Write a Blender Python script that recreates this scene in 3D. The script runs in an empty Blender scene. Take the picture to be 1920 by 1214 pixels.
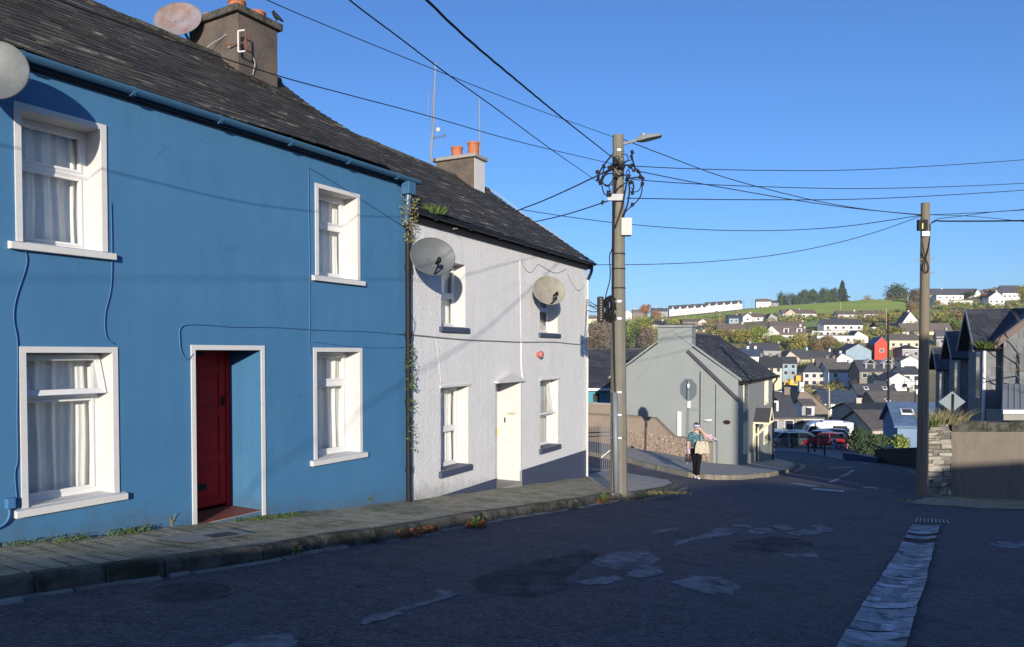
import bpy, bmesh, math, random
from mathutils import Vector, Matrix
C = bpy.context.scene
COL = C.collection
random.seed(7)
R = math.radians
# ------------------------------------------------------------ camera
F = 1387.0; PITCH = R(1.4); V0 = 663 + F*math.tan(PITCH)
cam = bpy.data.cameras.new('camera'); camo = bpy.data.objects.new('camera', cam); COL.objects.link(camo)
cam.sensor_width = 36; cam.lens = 36*F/1920; cam.shift_y = (V0-607)/1920
camo.rotation_euler = (math.pi/2-PITCH, 0, 0); cam.clip_start = .05; cam.clip_end = 6000
C.camera = camo
# ------------------------------------------------------------ sky and sun
SUN_EL = R(10.4); SUN_AZ = R(180)      # the sun stands low, straight behind the camera
w = bpy.data.worlds.new('World'); C.world = w; w.use_nodes = True
nt = w.node_tree; bg = nt.nodes['Background']
sky = nt.nodes.new('ShaderNodeTexSky'); sky.sky_type = 'NISHITA'; sky.sun_disc = False
sky.sun_elevation = SUN_EL; sky.sun_rotation = SUN_AZ; sky.air_density = 1.0; sky.dust_density = .6; sky.ozone_density = 6.0
tn = nt.nodes.new('ShaderNodeVectorMath'); tn.operation = 'MULTIPLY'; tn.inputs[1].default_value = (1.10, .95, 1.0); nt.links.new(sky.outputs[0], tn.inputs[0]); nt.links.new(tn.outputs[0], bg.inputs[0]); bg.inputs[1].default_value = .15
sl = bpy.data.lights.new('sun', 'SUN'); sl.energy = 4.6; sl.angle = R(.53); sl.color = (1, .90, .76)
so = bpy.data.objects.new('sun', sl); COL.objects.link(so)
LD = Vector((.0, math.cos(SUN_EL), -math.sin(SUN_EL)))
so.rotation_euler = LD.to_track_quat('-Z', 'Y').to_euler()
C.view_settings.view_transform = 'Standard'; C.view_settings.look = 'None'
C.view_settings.exposure = 0.45; C.view_settings.gamma = 1
try: C.cycles.max_bounces = 6; C.cycles.transparent_max_bounces = 12
except Exception: pass

# ------------------------------------------------------------ pixel <-> world helpers (used to measure real positions)
def ray(u, v):
    a = (u-960)/F; b = (V0-v)/F
    return Vector((a, math.cos(PITCH)+b*math.sin(PITCH), -math.sin(PITCH)+b*math.cos(PITCH)))
def P(u, v, Y):
    r = ray(u, v); return r*(Y/r.y)
def sm(x, a, b):
    t = min(1, max(0, (x-a)/(b-a))); return t*t*(3-2*t)
def lerp(tab, x):
    if x <= tab[0][0]: return tab[0][1]
    for (a, p), (b, q) in zip(tab, tab[1:]):
        if x <= b: return p+(q-p)*(x-a)/(b-a)
    return tab[-1][1]
RIDGE = [(1100, 604), (1180, 600), (1250, 592), (1330, 585), (1400, 578), (1500, 572), (1600, 566), (1690, 562), (1750, 556), (1920, 548)]
def g(x, y):
    s = .509*x+.861*y
    z = -1.6-.1*s
    z += .1*min(12, max(0, 8.5-x))*sm(y, 21, 32)
    z -= .2*sm(s, 24, 36)*sm(x, 7, 9)
    if y > 48:
        u = 960+F*x/y
        vr = lerp(RIDGE, u); k = ((663-vr)/F*620)/41.6
        h = lerp([(48, -7), (60, -8.2), (75, -9.45), (100, -11.4), (150, -13.4), (200, -13.2), (250, -11), (300, -3.5)], y) if y < 300 else \
            -3.5+k*lerp([(300, 0), (350, 10.5), (450, 23.5), (520, 31.5), (620, 45), (720, 48), (1000, 42), (1600, 15)], y)
        t = sm(y, 48, 66); z = z*(1-t)+h*t
    return z
def gp(u, v, off=0):
    r = ray(u, v); t = 2.0; prev = t
    while t < 1500:
        p = r*t
        if p.z < g(p.x, p.y)+off:
            a, b = prev, t
            for _ in range(30):
                m = (a+b)/2; q = r*m
                if q.z < g(q.x, q.y)+off: b = m
                else: a = m
            return r*b
        prev = t; t += .25+t*.01
    return r*900
class Fr:                                # a vertical plane: origin, direction along it, outward normal
    def __init__(s, O, d, sgn=1):
        s.O = Vector((O[0], O[1], 0)); s.d = Vector((d[0], d[1], 0)).normalized(); s.n = Vector((s.d.y*sgn, -s.d.x*sgn, 0))
    def p(s, t, z, h=0): return s.O+s.d*t+s.n*h+Vector((0, 0, z))
    def tz(s, u, v, h=0):
        r = ray(u, v); O = s.O+s.n*h
        k = O.dot(s.n)/r.dot(s.n); q = r*k
        return (q-O).dot(s.d), q.z
    def hu(s, u, t):                     # offset h along the normal at which the point (t) shows in column u
        a = (u-960)/F; q = s.O+s.d*t
        return (a*q.y-q.x)/(s.n.x-a*s.n.y)

# ------------------------------------------------------------ objects
def tag(o, label=None, cat=None, group=None, kind=None):
    if label: o['label'] = label
    if cat: o['category'] = cat
    if group: o['group'] = group
    if kind: o['kind'] = kind
    return o
def thing(name, label, cat, loc=(0, 0, 0), rz=0, group=None):
    o = bpy.data.objects.new(name, None); COL.objects.link(o); o.empty_display_size = .2
    o.location = loc; o.rotation_euler = (0, 0, rz)
    return tag(o, label, cat, group)
def wloc(o):
    v = Vector((0, 0, 0))
    while o: v += o.location; o = o.parent
    return v
class MB:
    def __init__(s): s.v = []; s.f = []
    def poly(s, pts):
        n = len(s.v); s.v += [Vector(p) for p in pts]; s.f.append(list(range(n, n+len(pts)))); return s
    def hexa(s, b, t):                   # two quads, bottom and top, same winding
        n = len(s.v); s.v += [Vector(p) for p in list(b)+list(t)]
        s.f += [[n+3, n+2, n+1, n], [n+4, n+5, n+6, n+7]]+[[n+i, n+(i+1) % 4, n+4+(i+1) % 4, n+4+i] for i in range(4)]; return s
    def box(s, a, b):
        (x0, y0, z0), (x1, y1, z1) = a, b
        return s.hexa([(x0, y0, z0), (x1, y0, z0), (x1, y1, z0), (x0, y1, z0)], [(x0, y0, z1), (x1, y0, z1), (x1, y1, z1), (x0, y1, z1)])
    def fbox(s, fr, t0, t1, z0, z1, h0, h1):
        q = [fr.p(t0, 0, h0), fr.p(t1, 0, h0), fr.p(t1, 0, h1), fr.p(t0, 0, h1)]
        if isinstance(z0, (int, float)): z0 = (z0,)*4
        if isinstance(z1, (int, float)): z1 = (z1,)*4
        return s.hexa([p+Vector((0, 0, z)) for p, z in zip(q, z0)], [p+Vector((0, 0, z)) for p, z in zip(q, z1)])
    def prism(s, poly, ext):
        n = len(s.v); e = Vector(ext); m = len(poly)
        s.v += [Vector(p) for p in poly]+[Vector(p)+e for p in poly]
        s.f += [list(range(n, n+m))[::-1], list(range(n+m, n+2*m))]+[[n+i, n+(i+1) % m, n+m+(i+1) % m, n+m+i] for i in range(m)]; return s
    def tube(s, pts, r, seg=8, cap=True):
        pts = [Vector(p) for p in pts]; n = len(s.v); m = len(pts)
        rs = r if isinstance(r, (list, tuple)) else [r]*m
        up = Vector((0, 0, 1))
        for i, p in enumerate(pts):
            d = (pts[min(i+1, m-1)]-pts[max(i-1, 0)]).normalized()
            ref = up if abs(d.z) < .95 else Vector((1, 0, 0))
            if i and abs(lastref.dot(d)) < .98: ref = lastref
            a = (ref-d*ref.dot(d)).normalized(); b = d.cross(a); lastref = a
            for k in range(seg):
                t = 2*math.pi*k/seg; s.v.append(p+(a*math.cos(t)+b*math.sin(t))*rs[i])
        for i in range(m-1):
            for k in range(seg):
                s.f.append([n+i*seg+k, n+i*seg+(k+1) % seg, n+(i+1)*seg+(k+1) % seg, n+(i+1)*seg+k])
        if cap: s.f += [list(range(n, n+seg))[::-1], list(range(n+(m-1)*seg, n+m*seg))]
        return s
    def lathe(s, prof, c=(0, 0, 0), seg=20, M=None):
        n = len(s.v); c = Vector(c)
        for r, z in prof:
            for k in range(seg):
                t = 2*math.pi*k/seg; q = Vector((r*math.cos(t), r*math.sin(t), z))
                s.v.append((M @ q if M else q)+c)
        for i in range(len(prof)-1):
            for k in range(seg): s.f.append([n+i*seg+k, n+i*seg+(k+1) % seg, n+(i+1)*seg+(k+1) % seg, n+(i+1)*seg+k])
        s.f += [list(range(n, n+seg))[::-1], list(range(n+(len(prof)-1)*seg, n+len(prof)*seg))]
        return s
    def ball(s, c, r, seg=12, rings=8):
        if not isinstance(r, (tuple, list)): r = (r, r, r)
        n = len(s.v); c = Vector(c)
        for i in range(rings+1):
            t = math.pi*i/rings
            for k in range(seg):
                a = 2*math.pi*k/seg; s.v.append(c+Vector((r[0]*math.sin(t)*math.cos(a), r[1]*math.sin(t)*math.sin(a), r[2]*math.cos(t))))
        for i in range(rings):
            for k in range(seg): s.f.append([n+i*seg+k, n+(i+1)*seg+k, n+(i+1)*seg+(k+1) % seg, n+i*seg+(k+1) % seg])
        return s
    def build(s, name, m, parent=None, smooth=False, bevel=0, off=None):
        me = bpy.data.meshes.new(name); o = bpy.data.objects.new(name, me); COL.objects.link(o)
        base = Vector((0, 0, 0))
        if parent: o.parent = parent; base = wloc(parent)
        if off is not None: o.location = Vector(off)-base; base = Vector(off)
        me.from_pydata([v-base for v in s.v], [], s.f); me.materials.append(m)
        if smooth: me.polygons.foreach_set('use_smooth', [True]*len(me.polygons))
        if bevel:
            b = o.modifiers.new('bevel', 'BEVEL'); b.width = bevel; b.segments = 2; b.limit_method = 'ANGLE'
        return o
def fixn(o):                             # recompute outward normals
    bm = bmesh.new(); bm.from_mesh(o.data); bmesh.ops.recalc_face_normals(bm, faces=bm.faces); bm.to_mesh(o.data); bm.free(); return o
def spline(pts, n=8):
    pts = [Vector(p) for p in pts]; out = []
    q = [pts[0]*2-pts[1]]+pts+[pts[-1]*2-pts[-2]]
    for i in range(1, len(q)-2):
        for k in range(n):
            t = k/n; a, b, c, d = q[i-1:i+3]
            out.append(.5*((2*b)+(c-a)*t+(2*a-5*b+4*c-d)*t*t+(3*b-a-3*c+d)*t**3))
    return out+[pts[-1]]
def clip_poly(poly, side):               # drape helper
    return poly
def drape(polyxy, off, step=1.0, skirt=0, gf=g):
    """a sheet over the ground inside a plan polygon, cut on a grid so that it follows the slope"""
    bm = bmesh.new(); vs = [bm.verts.new((p[0], p[1], 0)) for p in polyxy]; bm.faces.new(vs)
    xs = [p[0] for p in polyxy]; ys = [p[1] for p in polyxy]
    x = math.floor(min(xs)/step)*step+step
    while x < max(xs):
        bmesh.ops.bisect_plane(bm, geom=bm.verts[:]+bm.edges[:]+bm.faces[:], plane_co=(x, 0, 0), plane_no=(1, 0, 0)); x += step
    y = math.floor(min(ys)/step)*step+step
    while y < max(ys):
        bmesh.ops.bisect_plane(bm, geom=bm.verts[:]+bm.edges[:]+bm.faces[:], plane_co=(0, y, 0), plane_no=(0, 1, 0)); y += step
    bmesh.ops.triangulate(bm, faces=bm.faces[:])
    for v in bm.verts: v.co.z = gf(v.co.x, v.co.y)+off
    bmesh.ops.recalc_face_normals(bm, faces=bm.faces)
    if sum(f.normal.z for f in bm.faces) < 0: bmesh.ops.reverse_faces(bm, faces=bm.faces)
    mb = MB(); bm.verts.index_update()
    mb.v = [v.co.copy() for v in bm.verts]; mb.f = [[v.index for v in f.verts] for f in bm.faces]
    if skirt:
        for e in bm.edges:
            if len(e.link_faces) == 1:
                a, b = [v.co.copy() for v in e.verts]; d = Vector((0, 0, skirt)); mb.poly([a, b, b-d, a-d])
    bm.free(); return mb
def pxpoly(pts, off=0): return [tuple(gp(u, v, off)[:2]) for u, v in pts]
def wobble(poly, amp, n=4, seed=1):
    rnd = random.Random(seed); out = []
    for i, a in enumerate(poly):
        b = poly[(i+1) % len(poly)]
        for k in range(n):
            t = k/n; out.append((a[0]+(b[0]-a[0])*t+rnd.uniform(-amp, amp), a[1]+(b[1]-a[1])*t+rnd.uniform(-amp, amp)))
    return out

# ------------------------------------------------------------ materials
MATS = {}
def mat(name, col, rough=.8, var=.0, vscale=4, bump=0, bscale=60, island=0, metal=0, col2=None, c2scale=2, c2lo=.55, c2hi=.7, spec=.5, stretch=None, extra=None, bdist=.01):
    if name in MATS: return MATS[name]
    m = bpy.data.materials.new(name); m.use_nodes = True; t = m.node_tree; N = t.nodes; L = t.links
    b = N['Principled BSDF']; b.inputs['Roughness'].default_value = rough; b.inputs['Metallic'].default_value = metal
    b.inputs['Specular IOR Level'].default_value = spec
    tc = N.new('ShaderNodeTexCoord'); co = tc.outputs['Object']
    if stretch:
        mp = N.new('ShaderNodeMapping'); mp.inputs['Scale'].default_value = stretch; L.new(co, mp.inputs[0]); co = mp.outputs[0]
    rgb = N.new('ShaderNodeRGB'); rgb.outputs[0].default_value = (*col, 1); cur = rgb.outputs[0]
    def noise(sc, det=4, rg=.6):
        n = N.new('ShaderNodeTexNoise'); n.inputs['Scale'].default_value = sc; n.inputs['Detail'].default_value = det; n.inputs['Roughness'].default_value = rg
        L.new(co, n.inputs['Vector']); return n.outputs['Fac']
    def rng(src, a, b2, lo=0., hi=1.):
        r = N.new('ShaderNodeMapRange'); r.inputs[1].default_value = a; r.inputs[2].default_value = b2; r.inputs[3].default_value = lo; r.inputs[4].default_value = hi
        L.new(src, r.inputs[0]); return r.outputs[0]
    def mixc(fac, a, bcol):
        x = N.new('ShaderNodeMix'); x.data_type = 'RGBA'; L.new(fac, x.inputs[0]); L.new(a, x.inputs[6])
        if isinstance(bcol, tuple): x.inputs[7].default_value = (*bcol, 1)
        else: L.new(bcol, x.inputs[7])
        return x.outputs[2]
    def scale(src, fac):
        x = N.new('ShaderNodeVectorMath'); x.operation = 'SCALE'; L.new(src, x.inputs[0]); L.new(fac, x.inputs['Scale']); return x.outputs[0]
    if col2: cur = mixc(rng(noise(c2scale, 6, .65), c2lo, c2hi), cur, col2)
    if extra: cur = extra(N, L, co, cur, noise, rng, mixc, scale)
    if var: cur = scale(cur, rng(noise(vscale), .3, .7, 1-var, 1+var))
    if island:
        gm = N.new('ShaderNodeNewGeometry'); cur = scale(cur, rng(gm.outputs['Random Per Island'], 0, 1, 1-island, 1+island))
    L.new(cur, b.inputs['Base Color'])
    if bump:
        bp = N.new('ShaderNodeBump'); bp.inputs['Strength'].default_value = bump; bp.inputs['Distance'].default_value = bdist
        L.new(noise(bscale, 3), bp.inputs['Height']); L.new(bp.outputs[0], b.inputs['Normal'])
    MATS[name] = m; return m
def glass_mat(name, tint=(.75, .8, .82), refl=.5):
    m = bpy.data.materials.new(name); m.use_nodes = True; t = m.node_tree; N = t.nodes; L = t.links
    N.remove(N['Principled BSDF']); out = N['Material Output']
    tr = N.new('ShaderNodeBsdfTransparent'); tr.inputs[0].default_value = (*tint, 1)
    gl = N.new('ShaderNodeBsdfGlossy'); gl.inputs['Roughness'].default_value = .02
    fr = N.new('ShaderNodeFresnel'); fr.inputs[0].default_value = 1.5
    mm = N.new('ShaderNodeMath'); mm.operation = 'MULTIPLY_ADD'; mm.inputs[1].default_value = 1.0; mm.inputs[2].default_value = refl*.1
    ge = N.new('ShaderNodeNewGeometry'); iv = N.new('ShaderNodeMath'); iv.operation = 'SUBTRACT'; iv.inputs[0].default_value = 1; L.new(ge.outputs['Backfacing'], iv.inputs[1])
    L.new(fr.outputs[0], mm.inputs[0]); m2 = N.new('ShaderNodeMath'); m2.operation = 'MULTIPLY'; L.new(mm.outputs[0], m2.inputs[0]); L.new(iv.outputs[0], m2.inputs[1]); mm = m2
    mx = N.new('ShaderNodeMixShader'); L.new(mm.outputs[0], mx.inputs[0]); L.new(tr.outputs[0], mx.inputs[1]); L.new(gl.outputs[0], mx.inputs[2]); L.new(mx.outputs[0], out.inputs[0])
    return m
GLASS = glass_mat('window_glass', (.95, .96, .96))
def speck(hi, scale, col, lo=.0):        # small specks of another colour
    def f(N, L, co, cur, noise, rng, mixc, scl):
        v = N.new('ShaderNodeTexVoronoi'); v.inputs['Scale'].default_value = scale; L.new(co, v.inputs['Vector'])
        return mixc(rng(v.outputs['Distance'], hi, lo), cur, col)
    return f
def lichen(N, L, co, cur, noise, rng, mixc, scl):
    m0 = N.new('ShaderNodeMapping'); m0.inputs['Rotation'].default_value = (0, 0, -R(59.4)); L.new(co, m0.inputs[0])
    mp = N.new('ShaderNodeMapping'); mp.inputs['Scale'].default_value = (.9, 7, 7); L.new(m0.outputs[0], mp.inputs[0])
    n = N.new('ShaderNodeTexNoise'); n.inputs['Scale'].default_value = 1.7; n.inputs['Detail'].default_value = 5; n.inputs['Roughness'].default_value = .7; L.new(mp.outputs[0], n.inputs['Vector'])
    a = mixc(rng(noise(1.1, 5, .7), .5, .72), cur, (.045, .05, .032))
    return mixc(rng(n.outputs['Fac'], .58, .65), a, (.21, .195, .15))
def asph(N, L, co, cur, noise, rng, mixc, scl):
    a = mixc(rng(noise(.35, 6, .62), .42, .62), cur, (.092, .080, .090))
    a = mixc(rng(noise(1.3, 5, .6), .56, .66), a, (.048, .050, .062))
    a = scl(a, rng(noise(26, 8, .75), .36, .64, .45, 1.6)); a = scl(a, rng(noise(7, 8, .8), .38, .62, .72, 1.32))
    v = N.new('ShaderNodeTexVoronoi'); v.inputs['Scale'].default_value = 13; L.new(co, v.inputs['Vector'])
    a = mixc(rng(v.outputs['Distance'], .17, .07, 0, .8), a, (.23, .23, .245))
    v2 = N.new('ShaderNodeTexVoronoi'); v2.feature = 'DISTANCE_TO_EDGE'; v2.inputs['Scale'].default_value = .9
    nz = N.new('ShaderNodeTexNoise'); nz.inputs['Scale'].default_value = 3; L.new(co, nz.inputs['Vector'])
    ad = N.new('ShaderNodeVectorMath'); ad.operation = 'ADD'; L.new(co, ad.inputs[0]); L.new(nz.outputs['Color'], ad.inputs[1]); L.new(ad.outputs[0], v2.inputs['Vector'])
    return mixc(rng(v2.outputs['Distance'], .012, .003, 0, .6), a, (.018, .018, .022))
def dirt(col, lo=.52, hi=.75, sc=1.5):
    def f(N, L, co, cur, noise, rng, mixc, scl): return mixc(rng(noise(sc, 7, .7), lo, hi, 0, .6), cur, col)
    return f
def damp(base, lo=.5, hi=.75, sc=1.2):      # patchy staining, with splash dirt along the foot of a wall that follows the sloping street
    def f(N, L, co, cur, noise, rng, mixc, scl):
        a = mixc(rng(noise(sc, 7, .7), lo, hi, 0, .5), cur, base)
        mp = N.new('ShaderNodeMapping'); mp.inputs['Scale'].default_value = (5, 5, .35); L.new(co, mp.inputs[0])
        n = N.new('ShaderNodeTexNoise'); n.inputs['Scale'].default_value = 1.6; n.inputs['Detail'].default_value = 6; L.new(mp.outputs[0], n.inputs['Vector'])
        a = scl(a, rng(n.outputs['Fac'], .35, .75, 1.02, .94))
        dp = N.new('ShaderNodeVectorMath'); dp.operation = 'DOT_PRODUCT'; dp.inputs[1].default_value = (.0509, .0861, 1); L.new(co, dp.inputs[0])
        ad = N.new('ShaderNodeMath'); ad.operation = 'MULTIPLY_ADD'; ad.inputs[1].default_value = -.9; L.new(noise(3.2, 6, .7), ad.inputs[0]); L.new(dp.outputs['Value'], ad.inputs[2])
        a = mixc(rng(ad.outputs[0], -.02, -.42, 0, .55), a, (.07, .075, .06))
        v2 = N.new('ShaderNodeTexVoronoi'); v2.feature = 'DISTANCE_TO_EDGE'; v2.inputs['Scale'].default_value = .55
        nz = N.new('ShaderNodeTexNoise'); nz.inputs['Scale'].default_value = 1.8; nz.inputs['Detail'].default_value = 5; L.new(co, nz.inputs['Vector'])
        av = N.new('ShaderNodeVectorMath'); av.operation = 'ADD'; L.new(co, av.inputs[0]); L.new(nz.outputs['Color'], av.inputs[1]); L.new(av.outputs[0], v2.inputs['Vector'])
        return scl(a, rng(v2.outputs['Distance'], .004, .0, 1, .82))
    return f
M = dict(
 blue=mat('blue_masonry_paint', (.047, .157, .303), .62, .05, 1.2, .25, 90, extra=damp((.062, .165, .285)), bdist=.006),
 white=mat('white_gloss_paint', (.56, .56, .545), .6, .05, 5, .15, 40, extra=dirt((.36, .34, .29), .52, .8, 5)),
 rough=mat('white_roughcast', (.67, .67, .665), .85, .03, 3, 1.0, 32, extra=damp((.56, .56, .54)), bdist=.02),
 plinth=mat('slate_blue_paint', (.050, .064, .108), .6, .08, 2, .2, 60),
 upvc=mat('white_plastic', (.66, .66, .66), .3, .02, 5),
 red=mat('red_door_paint', (.40, .010, .012), .5, .06, 3, .05, 60, spec=.15),
 curtain=mat('net_curtain', (.84, .83, .79), .9, .10, 8, stretch=(6, 6, .7)),
 dark=mat('dark_room', (.03, .03, .032), .9),
 room=mat('room_wall', (.5, .47, .42), .9),
 slate=mat('old_slate', (.030, .029, .030), .75, .25, 6, .5, 50, island=.38, extra=lichen),
 slate2=mat('blue_slate', (.045, .047, .055), .6, .15, 4, .2, 40, island=.25),
 gutterb=mat('blue_gutter_paint', (.04, .115, .21), .3, .05, 4),
 black=mat('black_plastic', (.012, .012, .014), .6, .05, 4, spec=.2),
 navy=mat('dark_gutter', (.014, .018, .032), .4, .05, 4, spec=.3),
 render=mat('old_chimney_render', (.115, .092, .074), .95, .12, 2, .8, 40, col2=(.065, .057, .05), c2scale=2.5, c2lo=.45, c2hi=.7, bdist=.02),
 sidekerb=mat('side_kerb_concrete', (.22, .20, .16), .9, .2, 3, .6, 30, col2=(.12, .12, .08), c2scale=2),
 railp=mat('dull_rail_paint', (.12, .125, .14), .6),
 sidepave=mat('sunlit_concrete', (.40, .36, .29), .9, .12, 3, .5, 40, col2=(.28, .26, .2), c2scale=1.2),  # lighter, warmer copy of the pale concrete, with sunlight put into the colour
 terra=mat('terracotta', (.36, .125, .06), .8, .08, 8, .1, 60),
 tile=mat('red_quarry_tile', (.20, .055, .035), .6, .08, 6, .1, 60),
 grey=mat('pale_grey_green_paint', (.228, .252, .248), .75, .04, 1.2, .3, 50, extra=dirt((.20, .22, .215), sc=.7), bdist=.008),
 greyfront=mat('grey_front_paint', (.27, .32, .33), .75, .04, 1.2, .2, 50),
 cream=mat('cream_paint', (.72, .68, .48), .6, .04, 3),
 tan=mat('tan_wall_render', (.235, .19, .15), .95, .12, 1.5, .6, 30, col2=(.18, .145, .115), c2scale=1.8, bdist=.02),
 wallr=mat('weathered_wall_render', (.165, .140, .112), .95, .12, 1.2, .5, 30, col2=(.11, .097, .08), c2scale=1.1, c2lo=.45, c2hi=.7, stretch=(2.5, 2.5, .8), bdist=.02),
 stone=mat('rubble_stone', (.25, .235, .19), .95, .25, 8, 1, 25, island=.45, col2=(.30, .285, .25), c2scale=5, bdist=.03),
 mortar=mat('dark_mortar', (.10, .092, .08), 1, .1, 6, .5, 40),
 asphalt=mat('asphalt', (.076, .072, .090), .88, .10, 3, 1.0, 48, extra=asph, bdist=.03),
 asphalt2=mat('patch_asphalt', (.22, .22, .24), .9, .25, 14, .8, 60, extra=dirt((.10, .10, .115), .45, .65, 4), bdist=.02),
 asphdark=mat('dark_patch_asphalt', (.050, .055, .058), .9, .40, 24, 1, 48, extra=dirt((.05, .047, .058), .4, .6, 2.5), bdist=.03),
 pave=mat('mossy_pavement', (.32, .29, .205), .95, .32, 6, 1.0, 35, col2=(.15, .165, .085), c2scale=1.6, c2lo=.48, c2hi=.68, bdist=.02),
 kerb=mat('kerb_stone', (.085, .08, .07), .95, .25, 5, 1, 30, col2=(.022, .028, .014), c2scale=3.2, c2lo=.45, c2hi=.58, bdist=.03),
 conc=mat('pale_concrete', (.27, .262, .235), .9, .12, 3, .5, 40, col2=(.22, .22, .19), c2scale=1.5),
 channel=mat('gutter_channel_concrete', (.36, .37, .40), .85, .3, 7, 1, 30, island=.35, col2=(.10, .10, .115), c2scale=5, c2lo=.5, c2hi=.66, bdist=.02),
 crack=mat('crack_dirt', (.02, .02, .02), 1),
 paint=mat('road_paint_white', (.50, .50, .50), .7, .1, 8, extra=dirt((.1, .1, .11), .45, .62, 9)),
 paintw=mat('worn_road_paint', (.36, .36, .36), .8, .1, 8, extra=dirt((.07, .07, .08), .4, .58, 7)),
 painty=mat('road_paint_yellow', (.46, .42, .26), .8, .1, 8, extra=dirt((.1, .1, .09), .45, .65, 9)),
 cast=mat('cast_iron', (.045, .045, .05), .6, .2, 30, .6, 80),
 wood=mat('weathered_pole_wood', (.20, .165, .115), .9, .12, 3, .6, 12, stretch=(14, 14, .6), col2=(.13, .10, .07), c2scale=1),
 wood2=mat('grey_pole_wood', (.165, .14, .10), .9, .12, 3, .6, 12, stretch=(14, 14, .6), col2=(.09, .07, .05), c2scale=1),
 galv=mat('galvanised_steel', (.24, .255, .27), .55, .1, 12, metal=.2),
 greyplas=mat('grey_plastic', (.15, .175, .20), .5, .06, 6),
 cable=mat('black_cable', (.012, .012, .015), .7, spec=.2),
 whitecable=mat('white_cable', (.33, .33, .32), .6),
 bluecable=mat('painted_cable', (.045, .15, .31), .6),
 dishg=mat('grey_dish_paint', (.085, .096, .10), .55, .12, 5, col2=(.12, .13, .13), c2scale=3),
 dishc=mat('cream_dish_paint', (.235, .22, .18), .55, .12, 5, col2=(.17, .15, .11), c2scale=4),
 dishr=mat('rusting_dish', (.19, .165, .18), .7, .15, 6, col2=(.17, .09, .06), c2scale=3.5, c2lo=.5, c2hi=.68),
 rust=mat('rusty_steel', (.16, .06, .035), .9, .2, 10),
 slatehung=mat('slate_cladding', (.145, .152, .16), .7, .12, 3, .2, 30, island=.18),
 greybox=mat('beige_box', (.44, .42, .38), .6, .05, 6, col2=(.35, .22, .12), c2scale=5, c2lo=.62, c2hi=.8),
 brownb=mat('brown_bargeboard', (.11, .07, .06), .6),
 leaf=mat('weed_leaves', (.075, .12, .025), .8, .3, 9, island=.5),
 drygrass=mat('dry_grass', (.22, .20, .09), .9, .2, 9, island=.4),
 deadleaf=mat('dead_leaves', (.17, .07, .03), .9, .2, 9, island=.6),
 skin=mat('skin', (.55, .32, .23), .5),
)

def worn(m, lo, hi, sc):                 # lets the surface below show through where the patch has worn away
    t = m.node_tree; N = t.nodes; L = t.links; out = N['Material Output']; b = N['Principled BSDF']; tr = N.new('ShaderNodeBsdfTransparent'); mx = N.new('ShaderNodeMixShader')
    n = N.new('ShaderNodeTexNoise'); n.inputs['Scale'].default_value = sc; n.inputs['Detail'].default_value = 8; n.inputs['Roughness'].default_value = .7; tc = N.new('ShaderNodeTexCoord'); L.new(tc.outputs['Object'], n.inputs['Vector'])
    r = N.new('ShaderNodeMapRange'); r.inputs[1].default_value = lo; r.inputs[2].default_value = hi; L.new(n.outputs['Fac'], r.inputs[0]); L.new(r.outputs[0], mx.inputs[0]); L.new(tr.outputs[0], mx.inputs[1]); L.new(b.outputs[0], mx.inputs[2]); L.new(mx.outputs[0], out.inputs[0])
worn(M['asphalt2'], .30, .52, 2.8); worn(M['asphdark'], .38, .68, 2.4); worn(M['paint'], .36, .42, 9); worn(M['paintw'], .42, .5, 7); worn(M['painty'], .40, .46, 8)
# ============================================================ ground
def build_ground():
    xs = []; x = -420.
    while x < 760: xs.append(x); x += 1.5 if -24 <= x < 34 else (4 if -60 < x < 120 else 12)
    ys = []; y = -40.
    while y < 1500: ys.append(y); y += 1.5 if y < 75 else (4 if y < 200 else 12 if y < 800 else 60)
    road = MB(); hill = MB(); near = MB()
    idx = {}
    for mb, test in ((near, lambda x, y: y < 74 and -24 <= x < 33), (hill, lambda x, y: not (y < 74 and -24 <= x < 33))):
        idx = {}
        for i in range(len(xs)-1):
            for j in range(len(ys)-1):
                cx, cy = xs[i], ys[j]
                if not test(cx, cy): continue
                if abs(cx) > abs(cy+60)*1.1+80: continue
                f = []
                for a, b in ((i, j), (i+1, j), (i+1, j+1), (i, j+1)):
                    if (a, b) not in idx: idx[a, b] = len(mb.v); mb.v.append(Vector((xs[a], ys[b], g(xs[a], ys[b]))))
                    f.append(idx[a, b])
                mb.f.append(f)
    o = near.build('road', M['asphalt'], smooth=True); tag(o, 'dark worn asphalt road running downhill', 'road', kind='structure')
    hm = mat('hillside_ground', (.22, .23, .075), .95, .25, .05, col2=(.23, .175, .09), c2scale=.03, c2lo=.42, c2hi=.6)
    o = hill.build('hillside', hm, smooth=True); tag(o, 'hillside across the valley', 'hillside', kind='structure')
build_ground()

def sheet(name, px, m, off=.006, label=None, cat=None, wob=0, step=1.5, seed=1, n=4):
    p = pxpoly(px)
    if wob: p = wobble(p, wob, n, seed)
    o = drape(p, off, step).build(name, m); tag(o, label, cat, kind='structure'); return o
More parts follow.
